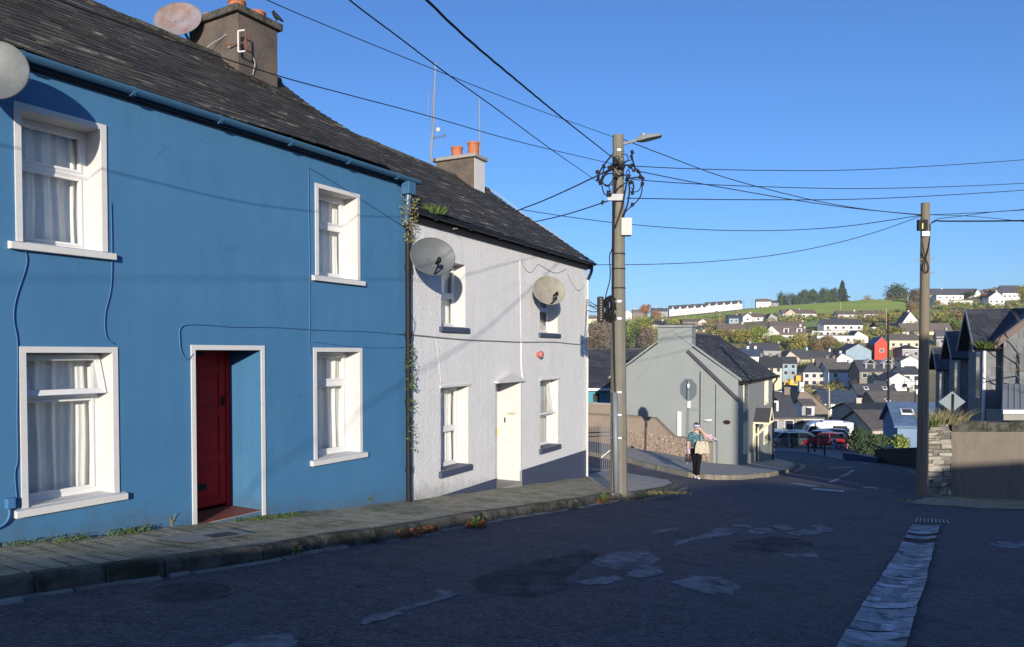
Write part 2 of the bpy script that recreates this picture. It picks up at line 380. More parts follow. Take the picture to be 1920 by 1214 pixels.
# patches and repairs in the road
pp = [
 ([(1100, 1052), (1150, 1036), (1215, 1033), (1236, 1050), (1215, 1066), (1170, 1070), (1130, 1066)], 'asphalt2'),
 ([(1258, 1092), (1300, 1081), (1350, 1083), (1390, 1102), (1370, 1116), (1325, 1114), (1290, 1105)], 'asphalt2'),
 ([(1082, 1092), (1120, 1084), (1158, 1080), (1166, 1088), (1140, 1096), (1095, 1098)], 'asphalt2'),
 ([(1172, 1080), (1200, 1064), (1245, 1063), (1240, 1078), (1200, 1086)], 'asphalt2'),
 ([(672, 1170), (700, 1155), (760, 1140), (815, 1124), (820, 1108), (868, 1112), (850, 1122), (800, 1134), (745, 1155), (690, 1172)], 'asphalt2'),
 ([(1262, 1026), (1300, 1014), (1370, 1004), (1392, 993), (1350, 990), (1320, 1002), (1270, 1016)], 'asphalt2'),
 ([(1370, 985), (1400, 982), (1416, 990), (1390, 990)], 'asphalt2'),
 ([(1400, 992), (1440, 990), (1452, 999), (1425, 1003), (1402, 1000)], 'asphalt2'),
 ([(1440, 986), (1470, 984), (1495, 994), (1470, 996)], 'asphalt2'),
 ([(1472, 1000), (1510, 994), (1545, 996), (1535, 1004), (1495, 1006)], 'asphalt2'),
 ([(1505, 988), (1540, 984), (1568, 996), (1545, 998)], 'asphalt2'),
 ([(1465, 1040), (1530, 1036), (1536, 1046), (1480, 1046)], 'asphalt2'),
 ([(1210, 998), (1262, 990), (1276, 993), (1230, 1003)], 'asphalt2'),
 ([(880, 1090), (960, 1062), (1050, 1045), (1095, 1032), (1130, 1040), (1096, 1060), (1060, 1085), (1090, 1102), (1000, 1122), (900, 1112)], 'asphdark'),
 ([(1365, 1018), (1450, 1006), (1520, 1014), (1530, 1028), (1450, 1036), (1380, 1030)], 'asphdark'),
 ([(420, 1214), (470, 1195), (545, 1190), (560, 1206), (530, 1230), (430, 1235)], 'asphalt2'),
 ([(1852, 1020), (1880, 1015), (1940, 1018), (1940, 1030), (1880, 1028)], 'asphalt2'),
]
for i, (p, m) in enumerate(pp):
    sheet('road_patch', p, M[m], .004+.0006*(i % 5), 'pale worn repair patch in the asphalt' if m == 'asphalt2' else 'darker tarred repair in the asphalt', 'patch', .022, seed=i+3, n=7)
# sunlit reddish band of asphalt is only light; junction markings
def strip(name, px, wid, m, off=.007, label=None, dash=None):
    pts = [Vector(gp(u, v)[:2]) for u, v in px]
    pts = [Vector((p.x, p.y)) for p in spline([(p.x, p.y, 0) for p in pts], 6)] if len(pts) > 2 else pts
    mb = MB()
    for a, b in zip(pts, pts[1:]):
        d = (b-a).normalized(); n = Vector((-d.y, d.x))*wid/2
        k = max(1, int((b-a).length/1.2))
        for i in range(k):
            p = a+(b-a)*i/k; q = a+(b-a)*(i+1)/k
            mb.poly([(c.x, c.y, g(c.x, c.y)+off) for c in (p-n, q-n, q+n, p+n)])
    bm = bmesh.new(); o = mb.build(name, m); bm.free(); fixn(o)
    tag(o, label, 'road marking', kind='structure'); return o
strip('road_marking', [(1487, 907), (1530, 913)], .35, M['paint'])
strip('road_marking', [(1523, 917), (1583, 922)], .6, M['paint'])
strip('road_marking', [(1618, 914), (1646, 916)], .45, M['paint']); strip('road_marking', [(1640, 919), (1674, 920.5)], .1, M['paint'])
for a, b in (((1556, 905), (1573, 898)), ((1577, 894), (1592, 888)), ((1594, 886), (1600, 882))): strip('road_marking', [a, b], .13, M['paint'])
strip('road_marking', [(1552, 877.6), (1594, 877.8)], .25, M['paint']); strip('road_marking', [(1572, 875.2), (1611, 876)], .2, M['paint'])
strip('road_marking', [(1449, 856.5), (1488, 860)], .2, M['paint']); strip('road_marking', [(1515, 862), (1543, 865)], .2, M['paint']); strip('road_marking', [(1616, 868), (1632, 871)], .2, M['paint'])
strip('road_marking', [(1318, 899), (1365, 894.5)], .38, M['paint'])
strip('road_marking', [(1175, 876), (1225, 883), (1293, 895)], .14, M['paintw'])
sheet('road_marking', [(1192, 877), (1215, 876), (1290, 884), (1296, 891), (1262, 888)], M['paintw'], .008, None, 'road marking', .04)
for o_ in (0, 5):   # double yellow lines round the corners
    strip('yellow_line', [(1390+o_, 897+o_*.5), (1440+o_, 892+o_*.5), (1485+o_, 884+o_*.3), (1503+o_, 876), (1500+o_, 871), (1478+o_, 866)], .08, M['painty'], .008)
    strip('yellow_line', [(1640+o_*1.4, 872.5-o_*.3), (1690+o_*1.4, 879-o_*.3), (1722+o_*1.4, 892-o_*.3)], .08, M['painty'], .008)
    strip('yellow_line', [(1168, 942-o_*.6), (1215, 937-o_*.6), (1255, 928-o_*.6), (1290, 916-o_*.6)], .06, M['painty'], .008)
    strip('yellow_line', [(1175, 893-o_*.8), (1225, 899-o_*.8), (1280, 909-o_*.8)], .06, M['painty'], .008)
# manhole and ironwork
def disc(name, u, v, r, m, off, label, cat, ring=0):
    c = gp(u, v); pts = []
    mb = MB()
    for k in range(28):
        a = 2*math.pi*k/28; b = 2*math.pi*(k+1)/28
        r0 = r-ring if ring else 0
        q = [(c.x+math.cos(t)*rr, c.y+math.sin(t)*rr) for t, rr in ((a, r0), (a, r), (b, r), (b, r0))]
        if ring: mb.poly([(x, y, g(x, y)+off) for x, y in q])
        else: mb.poly([(x, y, g(x, y)+off) for x, y in (q[0], q[1], q[2])])
    o = mb.build(name, m); tag(o, label, cat); return o
t = thing('manhole_cover', 'round iron manhole cover in the road below the red door', 'manhole cover', gp(358, 1110))
for (r, ring, m, off) in ((.30, 0, 'asphdark', .005), (.34, .022, 'cast', .007)):
    o = disc('lid' if not ring else 'frame', 358, 1110, r, M[m], off, None, None, ring); o.parent = t; o.location = -t.location
    for k in list(o.keys()): del o[k]
# drain channel on the right
def channel():
    Lt = [(985, 1712), (1000, 1702), (1035, 1684), (1092, 1648), (1165, 1600), (1260, 1545)]; Rt = [(985, 1763), (1010, 1755), (1085, 1738), (1150, 1717), (1260, 1686)]
    def pt(v, s):
        a = Vector(gp(lerp(Lt, v), v)[:2]); b = Vector(gp(lerp(Rt, v), v+2)[:2]); return a+(b-a)*s
    rnd = random.Random(4); mb = MB(); v = 1258.
    while v > 986:
        y0 = pt(v, .5); st = rnd.choice((.10, .2, .3, .42)); v1 = v
        while v1 > 985 and (pt(v1, .5)-y0).length < st: v1 -= .5
        if not (1000 < v < 1024) or rnd.random() < .2:
            d = (pt(v1, .5)-pt(v, .5)).normalized(); cuts = [0, rnd.uniform(.25, .5), rnd.uniform(.6, .8), 1]; bow = rnd.uniform(.0, .05); tl = rnd.uniform(-.03, .03)
            n = 12; w0 = [rnd.uniform(-.008, .008) for _ in range(n+1)]
            for c0, c1 in zip(cuts, cuts[1:]):
                row = []
                for k in range(5):
                    ss = c0+(c1-c0)*k/4; ed = rnd.uniform(-.015, .015) if ss in (0, 1) else 0
                    off = -bow*math.sin(math.pi*ss)+tl*(ss-.5)+w0[int(ss*n)]
                    row.append((pt(v, ss+ed)+d*(off+.009), pt(v1, ss+ed)+d*(off-.009), .028-.022*math.sin(math.pi*ss)))
                k0 = len(mb.v)
                for p, q, h in row: mb.v += [Vector((p.x, p.y, g(p.x, p.y)+h)), Vector((q.x, q.y, g(q.x, q.y)+h))]
                for k in range(4): mb.f.append([k0+2*k, k0+2*k+2, k0+2*k+3, k0+2*k+1])
        v = v1
    o = fixn(mb.build('drain_channel', M['channel'])); tag(o, 'pale cracked concrete drainage channel along the road', 'channel', kind='structure')
    vs_ = [1258-k*272/16 for k in range(17)]; q = [pt(v, 0) for v in vs_]+[pt(v, 1) for v in vs_[::-1]]
    b = drape([(p.x, p.y) for p in q], .003, 1).build('channel_bed', M['crack']); tag(b, None, None, kind='structure')
channel()
t = thing('drain_grate', 'iron drain grate at the head of the concrete channel', 'drain grate', gp(1742, 976))
mb = MB()
q = [gp(1718, 972), gp(1776, 976), gp(1780, 983), gp(1716, 980)]
for k in range(9):
    a = q[0]+(q[1]-q[0])*(k/8.5); b = q[3]+(q[2]-q[3])*(k/8.5); a2 = q[0]+(q[1]-q[0])*((k+.5)/8.5); b2 = q[3]+(q[2]-q[3])*((k+.5)/8.5)
    mb.poly([p+Vector((0, 0, .012)) for p in (a, a2, b2, b)])
fixn(mb.build('grate', M['galv'], t)); 
mb = MB().poly([p+Vector((0, 0, .006)) for p in q]); fixn(mb.build('frame', M['crack'], t))

# ============================================================ pavements
BF = Fr((-3.75, 8.70), (.509, .861)); WF = Fr((-1.72, 12.14), (.4556, .890))
HK = .12
def gpave(x, y): return g(x, y)+HK
kt = [(-60, 1107), (66, 1087), (200, 1070), (310, 1056), (492, 1032), (600, 1012), (700, 1000), (819, 980), (910, 964), (1001, 951), (1080, 940), (1147, 929)]
KT = [Vector(gp(u, v, HK)[:2]) for u, v in kt]
dk = (KT[0]-KT[2]).normalized(); KT = [KT[0]+dk*9]+KT
corner = [Vector(gp(u, v, HK)[:2]) for u, v in [(1205, 925), (1250, 917), (1272, 909), (1262, 903), (1225, 896), (1180, 889), (1130, 881), (1090, 874)]]
def pv(fr, t, h=-.1): q = fr.p(t, 0, h); return Vector((q.x, q.y))
inner = [pv(WF, 8.45, -.12), pv(WF, 8.05), pv(WF, 0), pv(BF, 3.94), pv(BF, -9)]
KW = .14
def offs(pts, d):
    out = []
    for i, p in enumerate(pts):
        a = pts[max(0, i-1)]; b = pts[min(len(pts)-1, i+1)]; dd = (b-a).normalized(); out.append(p+Vector((-dd.y, dd.x))*d)
    return out
KI = offs(KT, KW)
pvm = drape([tuple(p) for p in offs(KT, .05)+inner], HK+.012, .8, skirt=.4)
for v in pvm.v[:]:                          # slight crossfall and unevenness
    v.z += .012*math.sin(v.x*3.1+v.y*2.3)
o = pvm.build('pavement', M['pave'], smooth=True); tag(o, 'uneven mossy pavement in front of the two cottages', 'pavement', kind='structure')
# scored lines in the pavement slabs
mb = MB(); rnd = random.Random(2)
for i in range(64):
    s = i*.19; c = KT[1]+(KT[2]-KT[1]).normalized()*(s-3.5)
    d = Vector((.861, -.509)); inn = -d
    for a, b in ((.16, rnd.uniform(.6, .8)), (.82, rnd.uniform(1.35, 1.5))):
        p = c+Vector((0, 0))+inn*a; q = c+inn*b+Vector((.509, .861))*rnd.uniform(-.04, .04); w_ = Vector((.509, .861))*.006
        n_ = 3
        for k in range(n_):
            x0 = p+(q-p)*k/n_; x1 = p+(q-p)*(k+1)/n_
            mb.poly([(e.x, e.y, g(e.x, e.y)+HK+.016+.012*math.sin(e.x*3.1+e.y*2.3)) for e in (x0-w_, x1-w_, x1+w_, x0+w_)])
o = fixn(mb.build('pavement_groove', M['crack'])); tag(o, None, None, kind='structure')
# kerb stones: a row of separate worn blocks, one structure
mb = MB(); rnd = random.Random(9)
def kerb(pts, w, h, mbk, ln=.9, seed=3, low=-.25):
    rnd = random.Random(seed); acc = []
    for a, b in zip(pts, pts[1:]):
        n = max(1, round((b-a).length/ln))
        for k in range(n): acc.append((a+(b-a)*k/n, a+(b-a)*(k+1)/n))
    for a, b in acc:
        d = (b-a).normalized(); nn = Vector((-d.y, d.x)); j = rnd.uniform(-.018, .018)
        n2 = 7; prev = None
        for k in range(n2+1):
            c = a+d*.008+(b-a-d*.016)*k/n2; e = rnd.uniform(-.02, .016); f = rnd.uniform(-.03, .02)
            z = g(c.x, c.y)+h+.034+j*.4
            o1 = c+nn*(w*-.0+j+e); i1 = c+nn*w
            ring = [Vector((o1.x-nn.x*.02, o1.y-nn.y*.02, z-h+low)), Vector((o1.x, o1.y, z-.03+f*.5)), Vector((o1.x+nn.x*.03, o1.y+nn.y*.03, z+f*.3)), Vector((i1.x, i1.y, z)), Vector((i1.x, i1.y, z-h+low))]
            if prev:
                for q in range(5): mbk.poly([prev[q], ring[q], ring[(q+1) % 5], prev[(q+1) % 5]])
            else: mbk.poly(ring)
            prev = ring
        mbk.poly(prev[::-1])
kerb(KT, KW, HK, mb)
kerb([KT[-1]]+corner, KW, HK, mb, 1.2)
o = fixn(mb.build('kerb', M['kerb'])); tag(o, 'rough mossy stone kerb along the cottages', 'kerb', kind='structure')
o = drape([tuple(p) for p in [KT[-1]]+offs([KT[-1]]+corner, .13)[1:]+[pv(WF, 8.05, -1.2), pv(WF, 8.0, -.02)]], HK+.030, .8, skirt=.5).build('concrete_apron', M['sidepave']); tag(o, 'pale concrete corner by the grey pole', 'pavement', kind='structure')
# broken gutter stones along the foot of the kerb
mb = MB(); rnd = random.Random(12)
KO = offs(KT, -.02)
tot = 0
for a, b in zip(KO, KO[1:]):
    d = (b-a).normalized(); nn = Vector((d.y, -d.x)); L = (b-a).length; s = 0
    while s < L:
        w_ = rnd.uniform(.15, .5); wd = rnd.uniform(.05, .13)
        if rnd.random() < .8:
            q = [a+d*(s+.01)+nn*rnd.uniform(0, .02), a+d*(s+w_-.01), a+d*(s+w_-rnd.uniform(.0, .05))+nn*wd, a+d*(s+rnd.uniform(.0, .05))+nn*wd*rnd.uniform(.7, 1.1)]
            h = rnd.uniform(.012, .03); b0 = [Vector((e.x, e.y, g(e.x, e.y)-.02)) for e in q]; mb.hexa(b0, [e+Vector((0, 0, h+.02)) for e in b0])
        s += w_
o = fixn(mb.build('gutter_stones', mat('gutter_stone', (.20, .20, .19), .95, .2, 8, 1, 40, island=.3, bdist=.02))); tag(o, 'broken pale edging stones at the foot of the kerb', 'edging', kind='structure')
# pavement round the pale grey house
gk = [(1100, 848), (1176, 861), (1235, 876), (1290, 888), (1340, 893), (1390, 893), (1440, 889), (1480, 881), (1494, 874), (1488, 868), (1462, 862), (1444, 858)]
GK = [Vector(gp(u, v, HK)[:2]) for u, v in gk]
GF = Fr((10.1, 33.0), (.47, .883)); GG = Fr((10.1, 33.0), (-.883, .47), -1)
gin = [pv(GF, 9.5, .0), pv(GF, -.2, -.4), pv(GG, 14, -.6)]
o = drape([tuple(p) for p in offs(GK, .12)+gin], HK+.03, 1.2).build('side_pavement', M['sidepave']); tag(o, 'pale concrete pavement round the grey corner house', 'pavement', kind='structure')
mb = MB(); kerb(GK, .12, HK, mb, 1.5, 5); o = fixn(mb.build('side_kerb', M['sidekerb'])); tag(o, None, None, kind='structure')
# right foreground verge in front of the wall
o = sheet('verge', [(1738, 934), (1800, 928), (1960, 936), (1960, 956), (1850, 955), (1790, 950), (1745, 948), (1700, 944)], M['pave'], .012, 'strip of rough ground at the foot of the wall', 'verge', .05)

# ============================================================ windows, roofs
def curtain(fr, t0, t1, z0, z1, h, parent, amp=.02, seed=1, m='curtain', gap=None):
    rnd = random.Random(seed); mb = MB(); n = 60; k = 0
    ph = [rnd.uniform(0, 6) for _ in range(4)]
    rows = 6
    for i in range(n+1):
        s = i/n; s = s+.022*math.sin(11*s+ph[0])+.012*math.sin(23*s+ph[1]); d = amp*(math.sin(s*38+ph[0])+.6*math.sin(s*71+ph[1])+.5*math.sin(s*17+ph[2]))
        for j in range(rows+1):
            zz = z0+(z1-z0)*j/rows; mb.v.append(fr.p(t0+(t1-t0)*s+.01*math.sin(j+ph[3]+s*9), zz, h+d*(1-.35*j/rows)))
    for i in range(n):
        for j in range(rows): a = i*(rows+1)+j; mb.f.append([a, a+rows+1, a+rows+2, a+1])
    return mb.build('curtain', M[m], parent, smooth=True)
def window(fr, house, t0, t1, z0, z1, r=.25, band=.058, split=.66, openv=False, sill='white', sillw=.08, mrev='white', curt=True, label=None, fw=.055, seed=1, bandm='white'):
    """opening t0..t1, z0..z1 on the wall face"""
    mb = MB(); e = .003
    for a, b in ((t0, t0+e), (t1-e, t1)): mb.fbox(fr, a, b, z0, z1, -r-.05, -.001)
    mb.fbox(fr, t0, t1, z1-e, z1, -r-.05, -.001)
    if band:
        for a, b, c, d in ((t0-band, t0+.002, z0, z1+band), (t1-.002, t1+band, z0, z1+band), (t0+.002, t1-.002, z1-.002, z1+band)): mb.fbox(fr, a, b, c, d, -.004, .014)
    sr = fixn(mb.build('window_surround', M[bandm], house, bevel=.003))
    mb = MB()
    H0, H1 = -r-.05, -r
    zt = z0+(z1-z0)*split
    for a, b, c, d in ((t0+e, t0+e+fw, z0, z1-e), (t1-e-fw, t1-e, z0, z1-e), (t0+e+fw, t1-e-fw, z0, z0+fw), (t0+e+fw, t1-e-fw, z1-e-fw, z1-e), (t0+e+fw, t1-e-fw, zt-fw*.5, zt+fw*.5)): mb.fbox(fr, a, b, c, d, H0, H1)
    # inner sash beads
    f2 = fw*.55
    for c0, d0 in ((z0+fw, zt-fw*.5),)+(() if openv else ((zt+fw*.5, z1-e-fw),)):
        for a, b, c, d in ((t0+e+fw, t0+e+fw+f2, c0, d0), (t1-e-fw-f2, t1-e-fw, c0, d0), (t0+e+fw+f2, t1-e-fw-f2, c0, c0+f2), (t0+e+fw+f2, t1-e-fw-f2, d0-f2, d0)): mb.fbox(fr, a, b, c, d, H0+.01, H1+.008)
    win = fixn(mb.build('window', M['upvc'], house, bevel=.004))
    if label: win['label'] = label
    mb = MB(); mb.fbox(fr, t0+fw, t1-fw, z0+fw, zt-fw*.3, H0+.02, H0+.026)
    if not openv: mb.fbox(fr, t0+fw, t1-fw, zt+fw*.3, z1-fw, H0+.02, H0+.026)
    fixn(mb.build('pane', GLASS, win))
    if openv:
        a, b, c, d = t0+e+fw*.3, t1-e-fw*.3, zt+fw*.4, z1-e-fw*.4; out = .13
        def q(t, z, h): return fr.p(t, z, h+out*(d-z)/(d-c))
        mb = MB()
        for (ta, tb, za, zb) in ((a, a+fw, c, d), (b-fw, b, c, d), (a+fw, b-fw, c, c+fw), (a+fw, b-fw, d-fw, d)):
            mb.hexa([q(ta, za, H1+.005), q(tb, za, H1+.005), q(tb, za, H1+.05), q(ta, za, H1+.05)], [q(ta, zb, H1+.005), q(tb, zb, H1+.005), q(tb, zb, H1+.05), q(ta, zb, H1+.05)])
        fixn(mb.build('open_casement', M['upvc'], win, bevel=.004))
        mb = MB().hexa([q(a+fw, c+fw, H1+.02), q(b-fw, c+fw, H1+.02), q(b-fw, c+fw, H1+.026), q(a+fw, c+fw, H1+.026)], [q(a+fw, d-fw, H1+.02), q(b-fw, d-fw, H1+.02), q(b-fw, d-fw, H1+.026), q(a+fw, d-fw, H1+.026)])
        fixn(mb.build('open_pane', GLASS, win))
    mb = MB()                            # the room behind: an open box
    a, b, c, d, h0, h1 = t0-.25, t1+.25, z0-.2, z1+.15, -r-1.4, -r-.06
    for q4 in (((a, c, h0), (b, c, h0), (b, d, h0), (a, d, h0)), ((a, c, h0), (a, c, h1), (a, d, h1), (a, d, h0)), ((b, c, h0), (b, c, h1), (b, d, h1), (b, d, h0)), ((a, c, h0), (b, c, h0), (b, c, h1), (a, c, h1)), ((a, d, h0), (b, d, h0), (b, d, h1), (a, d, h1))):
        mb.poly([fr.p(t_, z_, h_) for t_, z_, h_ in q4])
    mb.build('room', M['room'], win)
    if curt: curtain(fr, t0-.05, t1+.05, z0-.02, z1+.02, -r-.13, win, seed=seed)
    if sill:
        mb = MB(); s0 = .07+band*.0
        y0 = z0-sillw
        q0 = [fr.p(t0-band-s0, 0, -.01), fr.p(t1+band+s0, 0, -.01), fr.p(t1+band+s0, 0, .06), fr.p(t0-band-s0, 0, .06)]
        mb.hexa([p+Vector((0, 0, y0)) for p in q0], [p+Vector((0, 0, z0-.001+(-.012 if i > 1 else .0))) for i, p in enumerate(q0)])
        mb.fbox(fr, t0, t1, z0-.05, z0+.006, -r-.04, -.008)
        fixn(mb.build('sill', M[sill], win, bevel=.006))
    return win
def wallgrid(fr, t0, t1, z0, z1, holes, mb, h=0):
    ts = sorted({t0, t1}|{x for a in holes for x in a[:2]}); zs = sorted({z0, z1}|{x for a in holes for x in a[2:]})
    for a, b in zip(ts, ts[1:]):
        for c, d in zip(zs, zs[1:]):
            if any(a >= q[0]-1e-6 and b <= q[1]+1e-6 and c >= q[2]-1e-6 and d <= q[3]+1e-6 for q in holes): continue
            mb.poly([fr.p(a, c, h), fr.p(b, c, h), fr.p(b, d, h), fr.p(a, d, h)])
def shell(fr, t0, t1, z0, z1, depth, ridge, mb):
    """gable ends and back wall of a house"""
    for t_ in (t0, t1):
        mb.poly([fr.p(t_, z0, -.0), fr.p(t_, z1, 0), fr.p(t_, ridge, -depth/2), fr.p(t_, z1, -depth), fr.p(t_, z0, -depth)])
    mb.poly([fr.p(t0, z0, -depth), fr.p(t1, z0, -depth), fr.p(t1, z1, -depth), fr.p(t0, z1, -depth)])
def slates(E0, E1, R0, R1, rows, wid, m, name, parent, seed=1, gap=.004, th=.012, sag=.0, jit=.006):
    rnd = random.Random(seed); mb = MB(); E0, E1, R0, R1 = map(Vector, (E0, E1, R0, R1)); n = (E1-E0).cross(R0-E0).normalized()
    if n.z < 0: n = -n
    L = (E1-E0).length
    def pt(s, f, h):
        q = (E0+(E1-E0)*s)*(1-f)+(R0+(R1-R0)*s)*f
        return q+n*(h+sag*(math.sin(s*7.3+f*3)*.5+math.sin(s*17+f*9)*.3-1.2*math.sin(math.pi*f)*.6))
    for i in range(rows):
        f0 = (i-.12)/rows; f1 = (i+1)/rows; x = -rnd.random()*wid
        while x < L:
            w_ = wid*rnd.uniform(.85, 1.15); a = max(0, x+gap)/L; b = min(L, x+w_-gap)/L
            if b > a+.01*wid/L:
                j = rnd.uniform(-jit, jit); l0 = f0+rnd.uniform(-.10, .06)/rows; hl = th*2+rnd.uniform(0, .006)
                A, B, Cc, D = pt(a, l0, hl+j*.3), pt(b, l0, hl-j*.3), pt(b, f1, th*.6), pt(a, f1, th*.6)
                k = len(mb.v); dn = n*th*1.6
                mb.v += [A, B, Cc, D, A-dn, B-dn, Cc-n*th, D-n*th]; mb.f += [[k, k+1, k+2, k+3], [k+4, k+5, k+1, k], [k+5, k+6, k+2, k+1], [k+7, k+4, k, k+3]]
            x += w_
    return mb.build(name, m, parent)
def gable_roof(fr, t0, t1, ze, zr, depth, over, house, rows, wid, m, m2='dark', seed=1, sag=0, ridge_m='kerb', back=True):
    k = (zr-ze)/(depth/2)
    zo = ze-k*over*0
    # deck under the slates
    mb = MB(); th = .10 if not sag else .04
    dk_ = sag*1.6+.02
    def cross(t_): return [fr.p(t_, ze-dk_, over-.08), fr.p(t_, zr-dk_, -depth/2), fr.p(t_, ze-dk_, -depth-over), fr.p(t_, ze-th-dk_, -depth-over), fr.p(t_, zr-th-dk_, -depth/2), fr.p(t_, ze-th-dk_, over-.08)]
    mb.prism(cross(t0), fr.d*(t1-t0)); roof = fixn(mb.build('roof', M[m2], house))
    slates(fr.p(t0, ze, over+.03), fr.p(t1, ze, over+.03), fr.p(t0, zr, -depth/2), fr.p(t1, zr, -depth/2), rows, wid, M[m], 'slate_courses', roof, seed, sag=sag)
    if back: slates(fr.p(t0, ze, -depth-over), fr.p(t1, ze, -depth-over), fr.p(t0, zr, -depth/2), fr.p(t1, zr, -depth/2), rows//2, wid*2, M[m], 'rear_slate_courses', roof, seed+1)
    n = max(2, int((t1-t0)/.45)); mb = MB(); rnd = random.Random(seed)
    for i in range(n):
        a = t0+(t1-t0)*i/n; b = t0+(t1-t0)*(i+1)/n; j = rnd.uniform(-.008, .008)
        mb.tube([fr.p(a+.004, zr-.02+j, -depth/2), fr.p(b+.02, zr-.02+j, -depth/2)], .085, 8)
    mb.build('ridge_tiles', M[ridge_m], roof, smooth=False)
    return roof
def gutter(fr, t0, t1, z, h, m, parent, joints=6, r=.06):
    mb = MB(); seg = 8
    def ring(t_): return [fr.p(t_, z-r*math.sin(math.pi*k/seg), h-r*math.cos(math.pi*k/seg)) for k in range(seg+1)]+[fr.p(t_, z-r*.85*math.sin(math.pi*(seg-k)/seg), h-r*.85*math.cos(math.pi*(seg-k)/seg)) for k in range(seg+1)]
    a, b = ring(t0), ring(t1); n = len(a)
    for i in range(n): mb.poly([a[i], b[i], b[(i+1) % n], a[(i+1) % n]])
    mb.poly([fr.p(t0, z-r*math.sin(math.pi*k/seg), h-r*math.cos(math.pi*k/seg)) for k in range(seg+1)]); mb.poly([fr.p(t1, z-r*math.sin(math.pi*k/seg), h-r*math.cos(math.pi*k/seg)) for k in range(seg+1)])
    for i in range(joints):
        t_ = t0+(t1-t0)*(i+.5)/joints
        mb.tube([fr.p(t_-.02, z-r*.45, h), fr.p(t_+.02, z-r*.45, h)], r*.9, 10)
    return fixn(mb.build('gutter', m, parent))
# ============================================================ the blue house
ZEB = BF.tz(770, 345)[1]+.03
TB0, TB1 = -9.0, 3.95; ZB0 = -3.2; ZRB = 5.0; TE = 4.0
blue = thing('terraced_house', 'blue rendered terraced house with a red front door and white window surrounds', 'house', BF.p(0, g(-3.75, 8.7)))
def op(fr, tl, ru, vb, band):            # opening from the outside corner pixels of its painted band
    t0, z1 = fr.tz(*tl); t1 = fr.tz(ru, 600)[0]; z0 = fr.tz(tl[0], vb)[1]
    return [t0+band, t1-band, z0, z1-band]
BD = .058
bw = [op(BF, (25, 189), 203, 452, BD), op(BF, (590, 343), 675, 516, BD), op(BF, (35, 650), 219, 955, BD), op(BF, (587, 652), 678, 863, BD)]
bd = op(BF, (357, 647), 495, 989, BD)
mb = MB(); wallgrid(BF, TB0, TB1, ZB0, ZEB, [bw[0], bw[1], bw[2], bw[3], bd], mb)
shell(BF, TB0, TB1, ZB0, ZEB, 6, ZRB-.12, mb)
mb.build('wall', M['blue'], blue)
for i, (q, ov) in enumerate(zip(bw, (False, False, True, False))):
    window(BF, blue, *q, split=.63 if i < 2 else .7, openv=ov, seed=i+1, label=('window with a slightly open top vent and lace curtain' if ov else None))
# front door
t0, t1, z0, z1 = bd; r = .62
mb = MB()
for a, b, c, d in ((t0-BD, t0+.002, z0-.25, z1+BD), (t1-.002, t1+BD, z0-.25, z1+BD), (t0+.002, t1-.002, z1-.002, z1+BD)): mb.fbox(BF, a, b, c, d, -.004, .014)
fixn(mb.build('door_surround', M['white'], blue, bevel=.003))
mb = MB(); mb.fbox(BF, t0-.001, t0+.004, z0, z1, -r-.1, -.001); mb.fbox(BF, t1-.004, t1+.001, z0, z1, -r-.1, -.001); mb.fbox(BF, t0, t1, z1-.004, z1+.001, -r-.1, -.001)
fixn(mb.build('door_recess', M['blue'], blue))
mb = MB(); mb.fbox(BF, t0, t0+.06, z0, z1, -r-.06, -r+.02); mb.fbox(BF, t1-.06, t1, z0, z1, -r-.06, -r+.02); mb.fbox(BF, t0+.06, t1-.06, z1-.06, z1, -r-.06, -r+.02)
fixn(mb.build('door_frame', M['red'], blue, bevel=.004))
mb = MB(); a, b = t0+.06, t1-.06; mb.fbox(BF, a, b, z0+.05, z1-.06, -r-.05, -r-.015)
zz = [z0+.05, z0+.14, z0+.62, z0+.74, z0+1.22, z0+1.32, z0+1.78, z0+1.86, z1-.06]
for c, d in ((zz[0], zz[1]), (zz[2], zz[3]), (zz[4], zz[5]), (zz[6], zz[7])): mb.fbox(BF, a+.1, b-.1, c, d, -r-.015, -r)
for c, d in ((a, a+.1), (b-.1, b)): mb.fbox(BF, c, d, z0+.05, z1-.06, -r-.015, -r)
mid = (a+b)/2
for c, d in ((zz[1], zz[2]), (zz[3], zz[4]), (zz[5], zz[6])):
    mb.fbox(BF, a+.15, b-.15, c+.05, d-.05, -r-.015, -r-.004)
door = fixn(mb.build('door', M['red'], blue, bevel=.005))
mb = MB().fbox(BF, mid-.12, mid+.12, z0+.28, z0+.36, -r-.004, -r+.006); fixn(mb.build('letter_plate', M['black'], door))
mb = MB().fbox(BF, b-.06, b-.03, z0+1.35, z0+1.47, -r, -r+.03); fixn(mb.build('lock', M['black'], door))
mb = MB().fbox(BF, mid-.25, mid-.05, z1-.07, z1-.0, -r+.05, -r+.2); fixn(mb.build('porch_lamp', M['black'], blue))
mb = MB(); z_ = z0
for i in range(5):
    for j in range(4):
        mb.fbox(BF, t0+(t1-t0)*j/4+.004, t0+(t1-t0)*(j+1)/4-.004, z_-.2, z_+.012, -r-.02+(r+.02)*i/5+.004, -r-.02+(r+.02)*(i+1)/5-.004)
fixn(mb.build('threshold_tiles', M['tile'], blue))
mb = MB().fbox(BF, t0, t1, z_-.25, z_+.006, -r-.03, -.003); fixn(mb.build('threshold_grout', M['conc'], blue))
roofb = gable_roof(BF, TB0, TE+.02, ZEB+.05, ZRB, 6, .12, blue, 24, .24, 'slate', seed=3, sag=.05)
mb = MB().fbox(BF, TB0, TE, ZEB-.07, ZEB-.01, -.0, .06); fixn(mb.build('fascia', M['gutterb'], blue))
gutter(BF, TB0, TE+.12, ZEB+.0, .135, M['gutterb'], blue, 12, .062)
